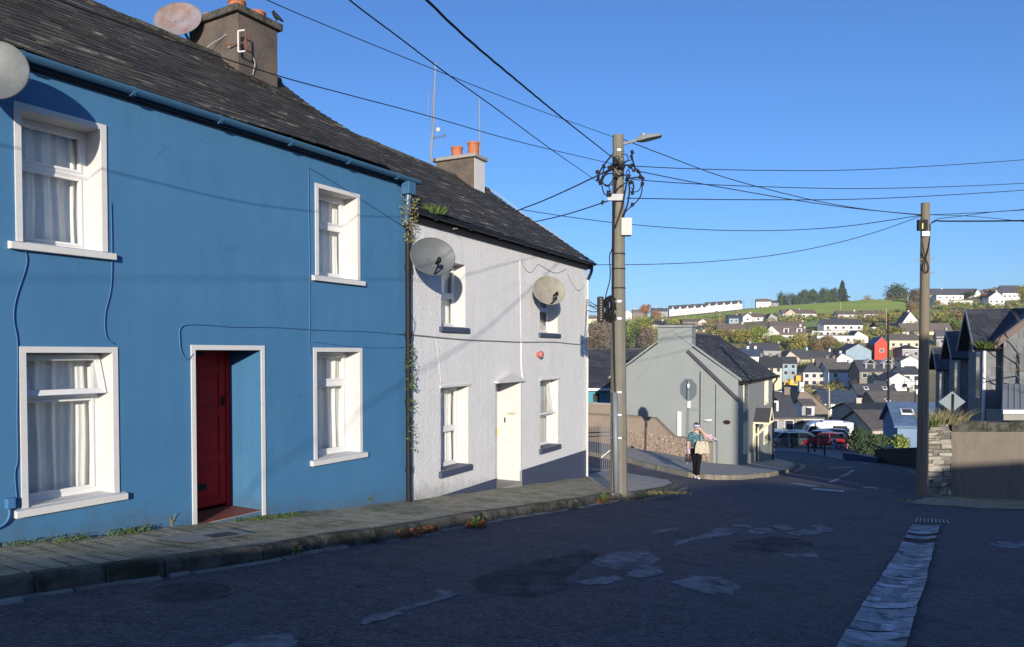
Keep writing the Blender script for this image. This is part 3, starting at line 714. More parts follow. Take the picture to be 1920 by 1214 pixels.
# downpipe at the party wall: blue swan neck, then dark pipe
th_ = TB1-.06
mb = MB(); mb.fbox(BF, th_-.09, th_+.09, ZEB-.26, ZEB-.06, .04, .2); mb.tube([BF.p(th_, ZEB-.2, .12), BF.p(th_, ZEB-.45, .1), BF.p(th_+.02, ZEB-.72, .06)], .05, 10)
fixn(mb.build('rainwater_head', M['gutterb'], blue, bevel=.01))
mb = MB(); mb.tube([BF.p(th_+.045, ZEB-.72, .07), BF.p(th_+.045, -2.55, .07)], .046, 10)
for z_ in (1.4, .3, -.8, -1.9): mb.tube([BF.p(th_+.045, z_-.05, .07), BF.p(th_+.045, z_+.05, .07)], .056, 10)
mb.build('downpipe', M['black'], blue, smooth=False)
# cables clipped along the wall (painted with it)
def wcable(fr, pts, m, parent, r=.008, h=.012, name='wall_cable'):
    q = [fr.p(*(lambda a: (a[0], a[1]))(fr.tz(u, v, h)), h) for u, v in pts]
    return MB().tube(spline(q, 5), r, 6).build(name, m, parent, smooth=True)
wcable(BF, [(363, 664), (352, 674), (341, 662), (337, 640), (341, 612), (380, 609), (440, 613), (520, 614), (600, 619), (690, 622), (758, 628)], M['bluecable'], blue, .007)
wcable(BF, [(578, 309), (579, 400), (581, 520), (581, 600), (580, 640), (584, 665)], M['bluecable'], blue, .0055)
wcable(BF, [(584, 640), (640, 648), (700, 652), (757, 652)], M['bluecable'], blue, .004)
wcable(BF, [(208, 380), (210, 470), (208, 540), (197, 590), (199, 630), (214, 645)], M['bluecable'], blue, .005)
wcable(BF, [(45, 462), (50, 495), (30, 560), (26, 600), (33, 650), (32, 780), (33, 860), (28, 890), (33, 950)], M['bluecable'], blue, .005)
wcable(BF, [(575, 312), (640, 350), (757, 425)], M['bluecable'], blue, .005)
a = BF.tz(14, 944); mb = MB().fbox(BF, a[0]-.03, a[0]+.05, a[1]-.05, a[1]+.05, .0, .06); fixn(mb.build('outdoor_socket', M['bluecable'], blue, bevel=.01))
wcable(BF, [(18, 955), (16, 972), (4, 986), (-30, 1000)], M['bluecable'], blue, .012, .03)
# chimney
def chimney(fr, hF, uc, ue, ub, vtop, zb, m, parent, name='chimney', m2=None, capm='kerb', pots=(), capo=.07, capt=.12):
    t0 = fr.tz(uc, 300, hF)[0]; t1 = fr.tz(ue, 300, hF)[0]; hB = fr.hu(ub, t0)
    zt = fr.tz(uc, vtop, hF)[1]
    mb = MB().fbox(fr, t0, t1, zb, zt-capt, hB, hF); ch = fixn(mb.build(name, M[m], parent, bevel=.01))
    if m2: fixn(MB().fbox(fr, t0+.012, t1+.01, zb, zt-capt, hB-.01, hF+.01).build('whitewashed_face', M[m2], ch))
    mb = MB().fbox(fr, t0-capo, t1+capo, zt-capt, zt, hB-capo, hF+capo); fixn(mb.build('cap', M[capm], ch, bevel=.015))
    for f, k, pr, ph in pots:
        c = fr.p(t0+(t1-t0)*f, zt, hB+(hF-hB)*k)
        MB().lathe([(pr*1.02, -.02), (pr*.96, ph*.6), (pr, ph*.85), (pr*1.08, ph*.86), (pr*1.08, ph), (pr*.8, ph), (pr*.78, ph-.08), (0.001, ph-.08)], c, 16).build('chimney_pot', M['terra'], ch, smooth=False)
    return t0, t1, hB, zt
cb = chimney(BF, -2.5, 448, 522, 361, 10, 3.9, 'render', blue, pots=((.35, .16, .13, .17), (.45, .62, .14, .32), (.75, .80, .13, .17)))
# crow on the chimney cap
cz = cb[3]; cr = thing('crow', 'small black bird perched on the right end of the big chimney cap', 'bird', BF.p(cb[1]-.02, cz, -2.5))
mb = MB(); base = BF.p(cb[1]-.02, cz, -2.5)
mb.tube([base+Vector(q) for q in ((.12, 0, .03), (.06, 0, .08), (0, 0, .12), (-.04, 0, .17), (-.05, 0, .205), (-.055, 0, .225))], [.012, .03, .045, .035, .026, .008], 10)
mb.tube([base+Vector(q) for q in ((-.06, 0, .205), (-.10, 0, .195))], [.012, .002], 6)
mb.build('body', M['black'], cr, smooth=True)
mb = MB()
for y in (-.015, .015): mb.tube([base+Vector((.0, y, .09)), base+Vector((-.01, y, 0))], .005, 5)
mb.build('leg', M['black'], cr)
# bracket with white frame on the chimney
brk = thing('aerial_bracket', 'rusty bracket with a white square frame fixed to the big brown chimney', 'bracket', BF.p(cb[0], 4.4, -2.5))
q0 = P(449, 78, BF.p(cb[0], 0, -2.5).y-.1); mb = MB()
s_ = .2
def rb(a, b, m_, w_=.014):
    return MB().tube([q0+Vector(a), q0+Vector(b)], w_, 6)
mb = MB()
for a, b in (((-.02, 0, .17), (-.02, 0, -.17)), ((-.02, 0, .17), (.08, .02, .19)), ((-.02, 0, -.17), (.08, .02, -.15))): mb.tube([q0+Vector(a), q0+Vector(b)], .014, 6)
mb.build('frame', M['white'], brk)
MB().tube([q0+Vector((.09, .04, .2)), q0+Vector((.09, .04, -.16))], .014, 6).tube([q0+Vector((.09, .04, 0)), q0+Vector((-.3, .1, -.02))], .012, 6).build('arm', M['rust'], brk)
for pts in ([(385, 92), (400, 80), (415, 72), (425, 65), (430, 80), (428, 95)], ):
    yy = BF.p(cb[0], 0, -3.0).y-.05
    MB().tube(spline([P(u, v, yy-.02*i) for i, (u, v) in enumerate(pts)], 5), .007, 5).build('cable', M['whitecable'], brk)
MB().tube(spline([P(u, v, BF.p(cb[0]+.3, 0, -2.5).y-.02) for u, v in [(462, 92), (472, 105), (478, 118), (476, 130), (474, 141)]], 5), .007, 5).build('cable', M['whitecable'], brk)

# ============================================================ the white house
ZEW = WF.tz(1112, 503)[1]+.06
TW1 = 8.05; ZRW = 4.56
white = thing('terraced_house', 'white roughcast terraced house with a dark blue painted plinth', 'house', WF.p(0, g(-1.7, 12.1)))
ww = [op(WF, (827, 488), 873, 612, 0), op(WF, (1012, 532), 1046, 624, 0), op(WF, (826, 728), 878, 884, 0), op(WF, (1013, 714), 1047, 842, 0)]
wd = op(WF, (929, 720), 975, 918, 0)
mb = MB(); wallgrid(WF, .0, TW1, -4.6, ZEW, ww+[wd], mb); shell(WF, 0, TW1, -4.6, ZEW, 6, ZRW-.12, mb); mb.build('wall', M['rough'], white)
for i, (q, ov) in enumerate(zip(ww, (False, False, False, True))):
    wn = window(WF, white, *q, r=.24, band=0, split=(.5, .98, .47, .47)[i] if i != 1 else .5, openv=ov, sill='plinth', sillw=(.1, .1, .12, .12)[i], curt=(i in (0, 2)), seed=20+i, fw=.05, label='window with its top casement tilted open' if ov else None)
    if i >= 2:
        mb = MB().fbox(WF, q[0]-.02, q[1]+.05, q[3]+.003, q[3]+.04, 0, .03); fixn(mb.build('window_hood', M['white'], white))
    if i in (1, 3):
        MB().fbox(WF, q[0]-.1, q[1]+.1, q[2]-.1, q[3]+.1, -.42, -.415).build('blind', M['upvc'], wn)
t0, t1, z0, z1 = wd
PZ = -2.52
mb = MB()
for a, b in ((0.04, t0-.0), (t1+.0, TW1+.015)): mb.fbox(WF, a, b, -4.6, PZ, -.003, .016)
mb.fbox(WF, TW1-.001, TW1+.015, -4.6, PZ, -6, -.001)
fixn(mb.build('plinth', M['plinth'], white))
r = .55; mb = MB(); mb.fbox(WF, t1-.004, t1+.001, z0-.3, z1, -r, .0); mb.fbox(WF, t0-.001, t0+.004, z0-.3, z1, -r, .0); mb.fbox(WF, t0, t1, z1-.003, z1+.001, -r, 0.)
mb.fbox(WF, t1, t1+.05, z0-.1, z1+.02, .0, .02)
fixn(mb.build('door_recess', M['white'], white))
# white door, with a narrow glazed panel
mb = MB(); mb.fbox(WF, t0+.05, t1-.03, z0+.02, z1-.05, -r-.02, -r+.03); mb.fbox(WF, t0, t0+.05, z0, z1, -r-.02, -r+.05); mb.fbox(WF, t0+.05, t1, z1-.05, z1, -r-.02, -r+.05)
mb.fbox(WF, t0+.12, t0+.42, z0+.2, z0+.9, -r+.03, -r+.04); mb.fbox(WF, t1-.42, t1-.12, z0+.2, z0+.9, -r+.03, -r+.04)
wdoor = fixn(mb.build('door', M['upvc'], white, bevel=.004))
fixn(MB().fbox(WF, t0+.12, t0+.4, z0+1.05, z1-.15, -r+.031, -r+.036).build('glazed_panel', mat('dark_glass', (.05, .07, .09), .08), wdoor))
MB().tube([WF.p(t1-.1, z0+.95, -r+.05), WF.p(t1-.1, z0+1.15, -r+.05)], .012, 6).build('handle', mat('brass', (.5, .33, .12), .35, metal=.8), wdoor)
q = WF.p(t1-.004, z0+1.30, -.35); fixn(MB().box(q-Vector((.03, .03, .05)), q+Vector((.0, .03, .05))).build('key_safe', M['black'], white))
fixn(MB().fbox(WF, t1-.012, t1-.003, z0+1.42, z0+1.47, -.3, -.12).build('name_plate', mat('plate', (.45, .40, .25), .5), white))
# pediment hood over the door
mb = MB(); mb.prism([WF.p(t0-.05, z1+.01, 0), WF.p(t1+.04, z1+.01, 0), WF.p(t1+.04, z1+.05, 0), WF.p((t0+t1)/2, z1+.22, 0), WF.p(t0-.05, z1+.05, 0)], WF.n*.09); fixn(mb.build('door_hood', M['white'], white, bevel=.004))
mb = MB(); mb.fbox(WF, t0, t1, z0-.5, z0, -r-.02, .06); fixn(mb.build('door_step', M['conc'], white, bevel=.01))
roofw = gable_roof(WF, .02, TW1+.1, ZEW+.05, ZRW, 6, .10, white, 22, .24, 'slate', seed=8, sag=.03)
mb = MB().fbox(WF, 0, TW1+.05, ZEW-.14, ZEW-.01, 0, .08); fixn(mb.build('soffit', M['black'], white))
gutter(WF, .05, TW1+.16, ZEW+.02, .15, M['navy'], white, 7, .065)
mb = MB(); mb.tube(spline([WF.p(TW1+.02, ZEW-.03, .13), WF.p(TW1+.06, ZEW-.2, .1), WF.p(TW1-.05, ZEW-.42, .05)], 5), .04, 8); mb.build('swan_neck', M['black'], white, smooth=True)
MB().tube([WF.p(TW1-.05, ZEW-.42, .04), WF.p(TW1-.05, -3.3, .04)], .028, 8).build('downpipe', M['white'], white)
cw = chimney(WF, -2.45, 889, 908, 818, 288, 3.9, 'render', white, m2='white', pots=((.5, .42, .15, .30), (.5, .85, .15, .36)), capm='conc', capo=.08, capt=.09)
wcable(WF, [(768, 628), (800, 631), (830, 634), (880, 638), (930, 640), (978, 642), (1040, 642), (1085, 646), (1094, 640)], M['greyplas'], white, .012)
wcable(WF, [(977, 642), (978, 690), (980, 706), (984, 716)], M['rough'], white, .018)
wcable(WF, [(977, 642), (976, 560), (975, 500), (976, 486)], M['rough'], white, .008)
wcable(WF, [(818, 636), (824, 680), (827, 722)], M['white'], white, .006)
wcable(WF, [(1088, 640), (1091, 560), (1094, 530)], M['whitecable'], white, .012)
wcable(WF, [(976, 486), (985, 505), (995, 511), (1005, 500), (1012, 497), (1040, 512), (1062, 505)], M['whitecable'], white, .006)
wcable(WF, [(1063, 512), (1075, 535), (1085, 545), (1096, 535)], M['whitecable'], white, .006)
wcable(WF, [(770, 590), (778, 605), (776, 622), (770, 628)], M['greyplas'], white, .006)
# looped wires near the corner to the junction box, verge cable
q = [WF.p(TW1+.1, ZRW-(ZRW-ZEW-.05)*k+.06, -3+3.05*k) for k in (0, .15, .35, .5, .65, .8, .95)]
MB().tube(spline([p+Vector((0, 0, .03*math.sin(i*2))) for i, p in enumerate(q)], 4), .014, 5).build('verge_cable', M['whitecable'], white)
# alarm siren
a = WF.tz(1008, 665); al = thing('alarm_siren', 'faded red alarm siren on the white roughcast wall', 'alarm siren', WF.p(a[0], a[1], 0))
m_ = Matrix.Rotation(math.atan2(WF.n.y, WF.n.x), 4, 'Z') @ Matrix.Rotation(math.pi/2, 4, 'Y')
MB().lathe([(.05, 0), (.05, .03), (.075, .05), (.08, .1), (.06, .13), (.02, .14)], WF.p(a[0], a[1], 0), 14, m_).build('horn', mat('faded_red_plastic', (.42, .14, .13), .6), al, smooth=True)
fixn(MB().fbox(WF, a[0]-.09, a[0]-.03, a[1]-.03, a[1]+.04, 0, .05).build('base', mat('faded_red_plastic', (.42, .14, .13)), al))

# ============================================================ satellite dishes
def dish(u, v, Y, ru, rv, m, label, face=(0, -1, .3), arm=True, wallp=None, name='satellite_dish', tilt=0, bolt=True):
    c = P(u, v, Y); rx = ru/F*Y*1.0; rz = rv/F*Y
    fz = Vector(face).normalized(); t = thing(name, label, 'satellite dish', wallp if wallp else c+Vector((0, .3, -.2)))
    rx_ = fz.orthogonal(); side = Vector((0, 0, 1)).cross(fz).normalized(); up = fz.cross(side)
    if tilt: rm = Matrix.Rotation(tilt, 3, fz); side = rm @ side; up = rm @ up
    mb = MB(); n = len(mb.v); rings = 7; seg = 36
    def pt(i, k, h):
        rr = i/rings; a = 2*math.pi*k/seg; return c+side*(rx*rr*math.cos(a))+up*(rz*rr*math.sin(a))+fz*(-.16*rx*(1-rr*rr)*1.2+h)
    for h in (0, -.012):
        mb.v.append(pt(0, 0, h))
        for i in range(1, rings+1): mb.v += [pt(i, k, h) for k in range(seg)]
        off = len(mb.v)-(1+rings*seg)
        for k in range(seg): mb.f.append([off, off+1+k, off+1+(k+1) % seg][::1 if h == 0 else -1])
        for i in range(1, rings):
            for k in range(seg):
                a = off+1+(i-1)*seg+k; b = off+1+(i-1)*seg+(k+1) % seg; mb.f.append([a, a+seg, b+seg, b][::1 if h == 0 else -1])
    mb.build('reflector', M[m], t, smooth=True)
    mb = MB(); mb.tube([pt(rings, k, -.004) for k in list(range(seg))+[0]], .009, 6); mb.build('rim', M[m], t)
    back = wallp if wallp else c-fz*.45-Vector((0, 0, .35))
    mb = MB().tube([c-fz*(.2*rx+.02), c-fz*(.2*rx+.12)-up*.02, Vector((c.x, c.y, back.z))-fz*(.2*rx+.14) if 0 else back+Vector((0, 0, .0))], .022, 8); mb.tube([back-Vector((0, 0, .12)), back+Vector((0, 0, .12))], .03, 8)
    mb.build('mount', M['galv'], t)
    if arm:
        a0 = c-up*rz*.95; a1 = c-up*rz*.62+fz*.34*rx/.4
        MB().tube([a0-fz*.02, a0+fz*.06, a1], .014, 6).build('arm', M['black'], t)
        mb = MB(); mb.tube([a1-fz*.02+up*.0, a1+fz*.0+up*.05, c-up*rz*.55+fz*.16*rx/.4], [.035, .03, .022], 8); mb.build('receiver', M['black'], t, smooth=True)
    if bolt:
        for k in (-1, 1): MB().ball(c+side*.13*rx*k*1.2-fz*.15*rx, .012, 6, 4).build('bolt', M['galv'], t)
    return t
fc = Vector((-.12, -.96, .2))
dish(-8, 131, 6.58, 54, 56, 'dishg', 'plain grey satellite dish at the left end of the blue wall', (.25, -.95, .15), arm=False, wallp=BF.p(BF.tz(-40, 130)[0], 2.4, .02), bolt=False)
dish(333, 35, 12.6, 43, 34, 'dishr', 'rust blotched oval satellite dish behind the slate ridge beside the brown chimney', (.05, -.95, .25), arm=False, wallp=Vector(BF.p(cb[0], 4.9, -3.4)), tilt=R(10), bolt=True)
a = WF.tz(800, 500)
dish(812, 481, 11.95, 43, 36, 'dishg', 'grey satellite dish on the white house just right of the blue house', (.38, -.9, .2), wallp=WF.p(a[0]-.1, a[1], .02), tilt=R(0))
a = WF.tz(1005, 560)
dish(1030, 545, 16.1, 33.5, 27, 'dishc', 'cream satellite dish over the small upper window of the white house', (.42, -.88, .2), wallp=WF.p(a[0], a[1], .02))
# aerials
def aerial(label, base, top, r=.018, els=(), cat='aerial', name='tv_aerial', m='galv'):
    t = thing(name, label, cat, base); MB().tube([base, top], [r, r*.7], 8).build('mast', M[m], t)
    for nm, pts, rr in els: MB().tube(pts, rr, 5).build(nm, M[m], t)
    return t
Ym = WF.p(5.9, 0, -3.1).y
b_ = P(808, 306, Ym); tp = P(817, 118, Ym-.2)
els = []
for v0 in (172, 182, 192, 202, 212, 222): els.append(('element', [P(803, v0, Ym-.3), P(806, v0+1, Ym-.2)], .006))
els.append(('boom', [P(805, 170, Ym-.3), P(802, 222, Ym-.3)], .008)); els.append(('boom', [P(812, 175, Ym-.2), P(809, 240, Ym-.2)], .005))
els.append(('boom', [P(811, 260, Ym), P(838, 254, Ym-.3)], .01))
for k in range(5): els.append(('element', [P(813+k*5, 254-k, Ym-.4), P(815+k*5, 262-k, Ym+.2)], .005))
for k in range(3): els.append(('element', [P(803+k, 253+k*8, Ym), P(822, 255+k*8.5, Ym)], .005))
els.append(('loose_wire', spline([P(812, 225, Ym), P(819, 228, Ym), P(822, 243, Ym)], 4), .005))
els.append(('loose_wire', spline([P(812, 262, Ym), P(806, 270, Ym), P(805, 284, Ym), P(808, 292, Ym)], 4), .005))
ar = aerial('tall mast hung with several aerials left of the smaller chimney', b_, tp, .028, els)
MB().ball(P(821.5, 243.5, Ym-.05), (.06, .03, .06)).build('small_dish', M['greybox'], ar, smooth=True)
yc = WF.p(cw[1], 0, -2.4).y-.1
b_ = P(900, 342, yc); tp = P(899, 186, yc)
aerial('thin straight mast strapped to the white side of the smaller chimney', b_, tp, .022, [('strap', [P(886, 296, yc), P(902, 294, yc)], .008), ('cable_coil', [P(890+6*math.cos(k*.6), 312+12*math.sin(k*.6), yc-.02) for k in range(12)], .008), ('strap', [P(880, 321, yc), P(902, 321, yc)], .008)], name='aerial_mast')
q = WF.tz(838, 440, .25); b_ = WF.p(q[0], q[1], .1)
yy = P(838, 430, 13.4).y
els = [('boom', [P(828, 431, yy-.2), P(850, 429, yy+.4)], .01)]
for k in range(4): els.append(('element', [P(822+k*5, 424+k*1.2, yy+.1*k), P(842+k*5, 432-k*1.0, yy-.1*k)], .007))
for v_ in (424, 430, 438, 444): els.append(('element', [P(821, v_, yy), P(851, v_+1.5, yy)], .006))
aerial('small flat aerial standing at the black gutter above the grey dish', P(834, 452, yy), P(834, 425, yy), .014, els, m='greybox')

# ============================================================ grey concrete utility pole
pb = gp(1160, 926, .12); PY = pb.y
def pp_(u, v, dy=0): return P(u, v, PY+dy)
pole = thing('utility_pole', 'grey concrete utility pole wrapped in loose cables with a street light arm', 'utility pole', pb)
top = pp_(1159, 254); bot = pp_(1160, 930)
n = 10; pts = [bot+(top-bot)*k/n for k in range(n+1)]
MB().tube(pts, [(.182-.068*k/n) for k in range(n+1)], 10).build('pole', mat('grey_pole_concrete', (.155, .148, .118), .9, .15, 3, .6, 20, col2=(.11, .10, .085), c2scale=1.5, stretch=(4, 4, 1)), pole)
mb = MB()
for v_ in (284, 374, 566, 598, 735, 777, 820): 
    c = pp_(1159.5, v_); rr = .116+.066*(v_-254)/676; mb.lathe([(rr, -.014), (rr+.004, -.014), (rr+.004, .014), (rr, .014)], c, 14)
mb.build('metal_band', mat('bright_band', (.6, .6, .6), .3, metal=.9), pole)
mb = MB()
for v_ in (477, 541, 505): 
    c = pp_(1159.5, v_); rr = .116+.066*(v_-254)/676; mb.lathe([(rr, -.012), (rr+.004, -.012), (rr+.004, .012), (rr, .012)], c, 14)
mb.build('dark_band', M['black'], pole)
# street light
MB().tube([pp_(1164, 271), pp_(1185, 266), pp_(1196, 262)], .03, 8).build('lamp_arm', M['galv'], pole)
mb = MB(); a, b = pp_(1194, 262, -.02), pp_(1241, 254.5, -.1); d = (b-a).normalized(); s_ = Vector((.15, .99, 0)).normalized(); up = s_.cross(d)
def lh(k, w_, h0, h1): c = a+(b-a)*k; return [c-s_*w_+up*h0*-1, c+s_*w_-up*h0, c+s_*w_*.7-up*h1, c-s_*w_*.7-up*h1]
prof = [(0, .05, -.04, .03), (.2, .11, -.05, .055), (.45, .14, -.04, .05), (.95, .10, -.02, .02), (1, .07, -.01, .012)]
rg = [[Vector(p) for p in lh(*q)] for q in prof]
for r0, r1 in zip(rg, rg[1:]):
    for k in range(4): mb.poly([r0[k], r1[k], r1[(k+1) % 4], r0[(k+1) % 4]])
mb.poly(rg[0]); mb.poly(rg[-1][::-1])
lampo = fixn(mb.build('lamp_head', mat('lamp_grey', (.20, .21, .21), .5), pole, bevel=.006))
MB().tube([pp_(1207, 260.5, -.05)-up*.06, pp_(1207, 260.5, -.05)-up*.11], .045, 10).build('photocell', M['galv'], lampo)
# white box, junction boxes, conduit, cross arm
mb = MB().box(pp_(1165, 441, -.2), pp_(1182, 412, .02)); fixn(mb.build('meter_box', M['greybox'], pole, bevel=.008))
mb = MB(); q = pp_(1133, 580, -.12); mb.box(q+Vector((-.14, -.07, -.27)), q+Vector((-.02, .07, .25)))
jb = fixn(mb.build('junction_box', M['black'], pole, bevel=.01))
mb = MB()
for k in range(9): mb.box(q+Vector((-.085, -.08, -.225+k*.052)), q+Vector((-.065, -.069, -.21+k*.052)))
fixn(mb.build('terminal', M['greybox'], jb))
rnd = random.Random(5); mb = MB(); q = pp_(1143, 580, -.1)
for k in range(14):
    x = rnd.uniform(-.13, .08); pts = []
    for i in range(9):
        a = 2*math.pi*i/8; pts.append(q+Vector((x+.05*math.cos(a)+rnd.uniform(-.02, .02), rnd.uniform(-.08, .08), .24*math.sin(a)*rnd.uniform(.8, 1.1)+rnd.uniform(-.03, .03))))
    mb.tube(spline(pts, 3), rnd.uniform(.01, .02), 5)
mb.build('cable_bundle', M['cable'], pole, smooth=True)
MB().tube([pp_(1153, 736, -.17), pp_(1154.5, 840, -.19), pp_(1156, 930, -.2)], .055, 10).build('conduit', M['greyplas'], pole, smooth=True)
MB().tube([pp_(1154, 330, -.14), pp_(1151, 420, -.15), pp_(1150, 560, -.16), pp_(1153, 740, -.17)], .018, 6).build('riser_cable', M['cable'], pole)
MB().tube([pp_(1152, 640, -.15), pp_(1152, 735, -.17)], .012, 6).build('rusty_earth_wire', M['rust'], pole)
MB().tube(spline([pp_(1156, 330, -.13), pp_(1149, 455, -.1), pp_(1143, 480), pp_(1144, 520), pp_(1137, 550), pp_(1134, 566)], 5), .012, 5).build('riser_cable', M['cable'], pole)
mb = MB().box(pp_(1139, 376, -.2), pp_(1170, 365, -.14)); fixn(mb.build('cross_arm', M['galv'], pole))
mb = MB(); nodes = []
rnd = random.Random(11)
hub = [(1152, 306), (1156, 330), (1166, 312), (1178, 336), (1145, 322)]
loops = [([(1148, 290), (1136, 305), (1125, 322), (1122, 337)]), ([(1124, 322), (1120, 335), (1126, 342), (1140, 350), (1147, 366)]), ([(1132, 315), (1128, 340), (1132, 362), (1140, 368)]),
 ([(1146, 316), (1126, 338), (1127, 343)]), ([(1150, 325), (1136, 328), (1128, 342)]), ([(1152, 335), (1140, 348), (1128, 343)]), ([(1150, 345), (1138, 350), (1130, 341), (1134, 322)]),
 ([(1162, 302), (1172, 303), (1184, 300), (1186, 294)]), ([(1165, 290), (1174, 290), (1178, 299), (1172, 306)]), ([(1184, 285), (1186, 300), (1190, 315), (1188, 322), (1183, 312)]),
 ([(1166, 310), (1185, 311), (1197, 322), (1205, 334)]), ([(1205, 334), (1203, 345), (1198, 357), (1189, 360), (1184, 352)]), ([(1205, 334), (1202, 365), (1190, 382), (1175, 395), (1170, 404)]),
 ([(1175, 336), (1188, 334), (1199, 333), (1205, 335)]), ([(1176, 338), (1172, 360), (1166, 390), (1154, 425)]), ([(1179, 342), (1180, 360), (1176, 385), (1168, 404)]), ([(1186, 340), (1188, 352), (1184, 364)]),
 ([(1152, 362), (1162, 350), (1176, 342)]), ([(1153, 312), (1163, 325), (1176, 331)]), ([(1166, 318), (1172, 330), (1178, 318), (1182, 331)]), ([(1149, 372), (1150, 395), (1153, 408)]), ([(1155, 300), (1150, 296), (1158, 293), (1162, 299)]), ([(1150, 320), (1160, 329), (1170, 326)])]
for L_ in loops:
    dy0 = rnd.uniform(-.3, -.12); mb.tube(spline([pp_(u, v, dy0+rnd.uniform(-.05, .05)) for u, v in L_], 5), rnd.choice((.010, .013, .018)), 5)
for (u, v) in ((1122, 323), (1124, 336), (1123, 344), (1132, 312), (1137, 326), (1142, 361), (1144, 366), (1183, 286), (1185, 295), (1183, 312), (1197, 322), (1199, 332), (1204, 334), (1202, 345), (1174, 337), (1178, 331), (1182, 342), (1184, 362), (1186, 384), (1154, 305), (1160, 309), (1168, 308), (1156, 331), (1131, 380)):
    q = pp_(u, v, -.2); mb.tube([q+Vector((rnd.uniform(-.04, .04), 0, -.035)), q+Vector((rnd.uniform(-.04, .04), 0, .035))], rnd.uniform(.022, .04), 6)
mb.tube([pp_(1140, 318, -.1), pp_(1150, 313, -.12)], .06, 8)
for (u, v) in ((1153, 300), (1158, 305), (1162, 312), (1168, 313)): mb.ball(pp_(u, v, -.2), .05, 7, 5)
mb.build('cable_tangle', M['cable'], pole, smooth=False)
# service wires from the wall corner to the junction box
mb = MB()
for a, b in (((1095, 561), (1131, 575)), ((1098, 566), (1131, 583)), ((1095, 582), (1131, 580)), ((1086, 572), (1131, 570))):
    wq = WF.p(TW1-.1, WF.tz(1094, a[1])[1], .05); mb.tube(spline([wq, (wq+pp_(*b, -.1))/2+Vector((0, 0, -.05)), pp_(*b, -.1)], 5), .01, 5)
mb.build('service_wire', M['cable'], pole)

# ============================================================ wooden pole on the right
p2 = gp(1729, 932); P2Y = p2.y
def q2(u, v, dy=0): return P(u, v, P2Y+dy)
wp = thing('utility_pole', 'weathered wooden utility pole in front of the end of the stone wall', 'utility pole', p2)
MB().tube([q2(1729, 935), q2(1731, 760), q2(1733.5, 570), q2(1735, 381)], [.150, .135, .12, .108], 12).build('pole', M['wood2'], wp, smooth=False)
mb = MB(); 
q = q2(1727, 423, -.12); mb.box(q+Vector((-.09, -.04, -.14)), q+Vector((.16, .06, .15)))
fixn(mb.build('terminal_box', M['black'], wp, bevel=.01))
fixn(MB().box(q+Vector((.0, -.052, -.10)), q+Vector((.03, -.042, .05))).build('label_strip', mat('yellow_tape', (.6, .6, .15), .5), wp))
fixn(MB().box(q2(1729, 443, -.16), q2(1743, 434, -.14)).build('warning_plate', M['upvc'], wp))
mb = MB()
for u0, v0 in ((1742, 485), (1742, 511)): mb.tube([q2(u0, v0, -.05), q2(1754, v0-1, -.05)], .012, 6).tube([q2(u0, v0+8, -.05), q2(1754, v0-1, -.05)], .008, 6)
mb.tube([q2(1728, 487, -.05), q2(1716, 487, -.05)], .012, 6).tube([q2(1728, 494, -.05), q2(1716, 487, -.05)], .008, 6)
mb.build('step_iron', M['galv'], wp)
MB().tube(spline([q2(1729, 455, -.16), q2(1733, 475, -.16), q2(1741, 500, -.16), q2(1738, 512, -.16), q2(1733, 500, -.16), q2(1741, 465, -.16), q2(1744, 440, -.1), q2(1744, 420, -.1)], 6), .012, 6).build('cable_loop', M['cable'], wp)

# ============================================================ overhead cables
def wire(name, label, px, Y0, Y1, r, group=None, seg=6, twist=False, n=10):
    u0, u1 = px[0][0], px[-1][0]; pts = []
    for u, v in px:
        k = (u-u0)/(u1-u0); Y = 1/((1-k)/Y0+k/Y1); pts.append(P(u, v, Y))
    pts = spline(pts, n)
    if px[0][0] < 700 and px[0][1] < 0: pts = [pts[0]+(pts[0]-pts[1]).normalized()*14+Vector((0, 0, .5))]+pts
    mb = MB()
    if twist:
        for j in range(3):
            q = []; L = 0
            for i, p in enumerate(pts):
                if i: L += (p-pts[i-1]).length
                a = L*5+j*2.1; q.append(p+Vector((.5*math.cos(a), 0, math.sin(a)))*r*1.1)
            mb.tube(q, r, 5)
    else: mb.tube(pts, r, seg)
    o = mb.build(name, M['cable'], None, smooth=True, off=pts[-1]); tag(o, label, 'cable', 'overhead cables between poles and houses'); return o
PYp = PY
wire('overhead_cable', 'thickest twisted overhead cable running from top of sky to the grey pole', [(640, -160), (800, 0), (880, 76), (970, 152), (1060, 226), (1150, 297)], 3.6, PYp, .0055, twist=True, n=30)
wire('overhead_cable', 'cable from the top left of the sky to the top of the grey pole', [(380, -62), (500, 0), (660, 68), (820, 133), (980, 196), (1155, 259)], 7.5, PYp+.15, .006)
wire('overhead_cable', 'cable crossing down steeply to the left side of the pole tangle', [(560, -85), (655, 0), (750, 72), (840, 140), (930, 204), (1030, 278), (1122, 342)], 5, PYp-.1, .0065)
wire('overhead_cable', 'long cable passing across the slates and big brown chimney to the grey pole', [(-60, -70), (130, 8), (280, 62), (400, 103), (530, 145), (660, 180), (800, 217), (980, 268), (1150, 308)], 5, PYp, .006)
wire('overhead_cable', 'thick short cable from the grey pole to the white house roof', [(968, 396), (1020, 376), (1080, 349), (1148, 316)], 20.2, PYp, .016)
wire('overhead_cable', 'lower short cable from the grey pole to the white house roof edge', [(1000, 417), (1060, 403), (1132, 380), (1142, 375)], 19.9, PYp, .013)
wire('overhead_cable', 'slack cable from behind the white roof to the wooden pole', [(975, 393), (1080, 409), (1180, 421), (1300, 430), (1400, 433), (1500, 431), (1600, 423), (1728, 404)], 20.6, P2Y, .010)
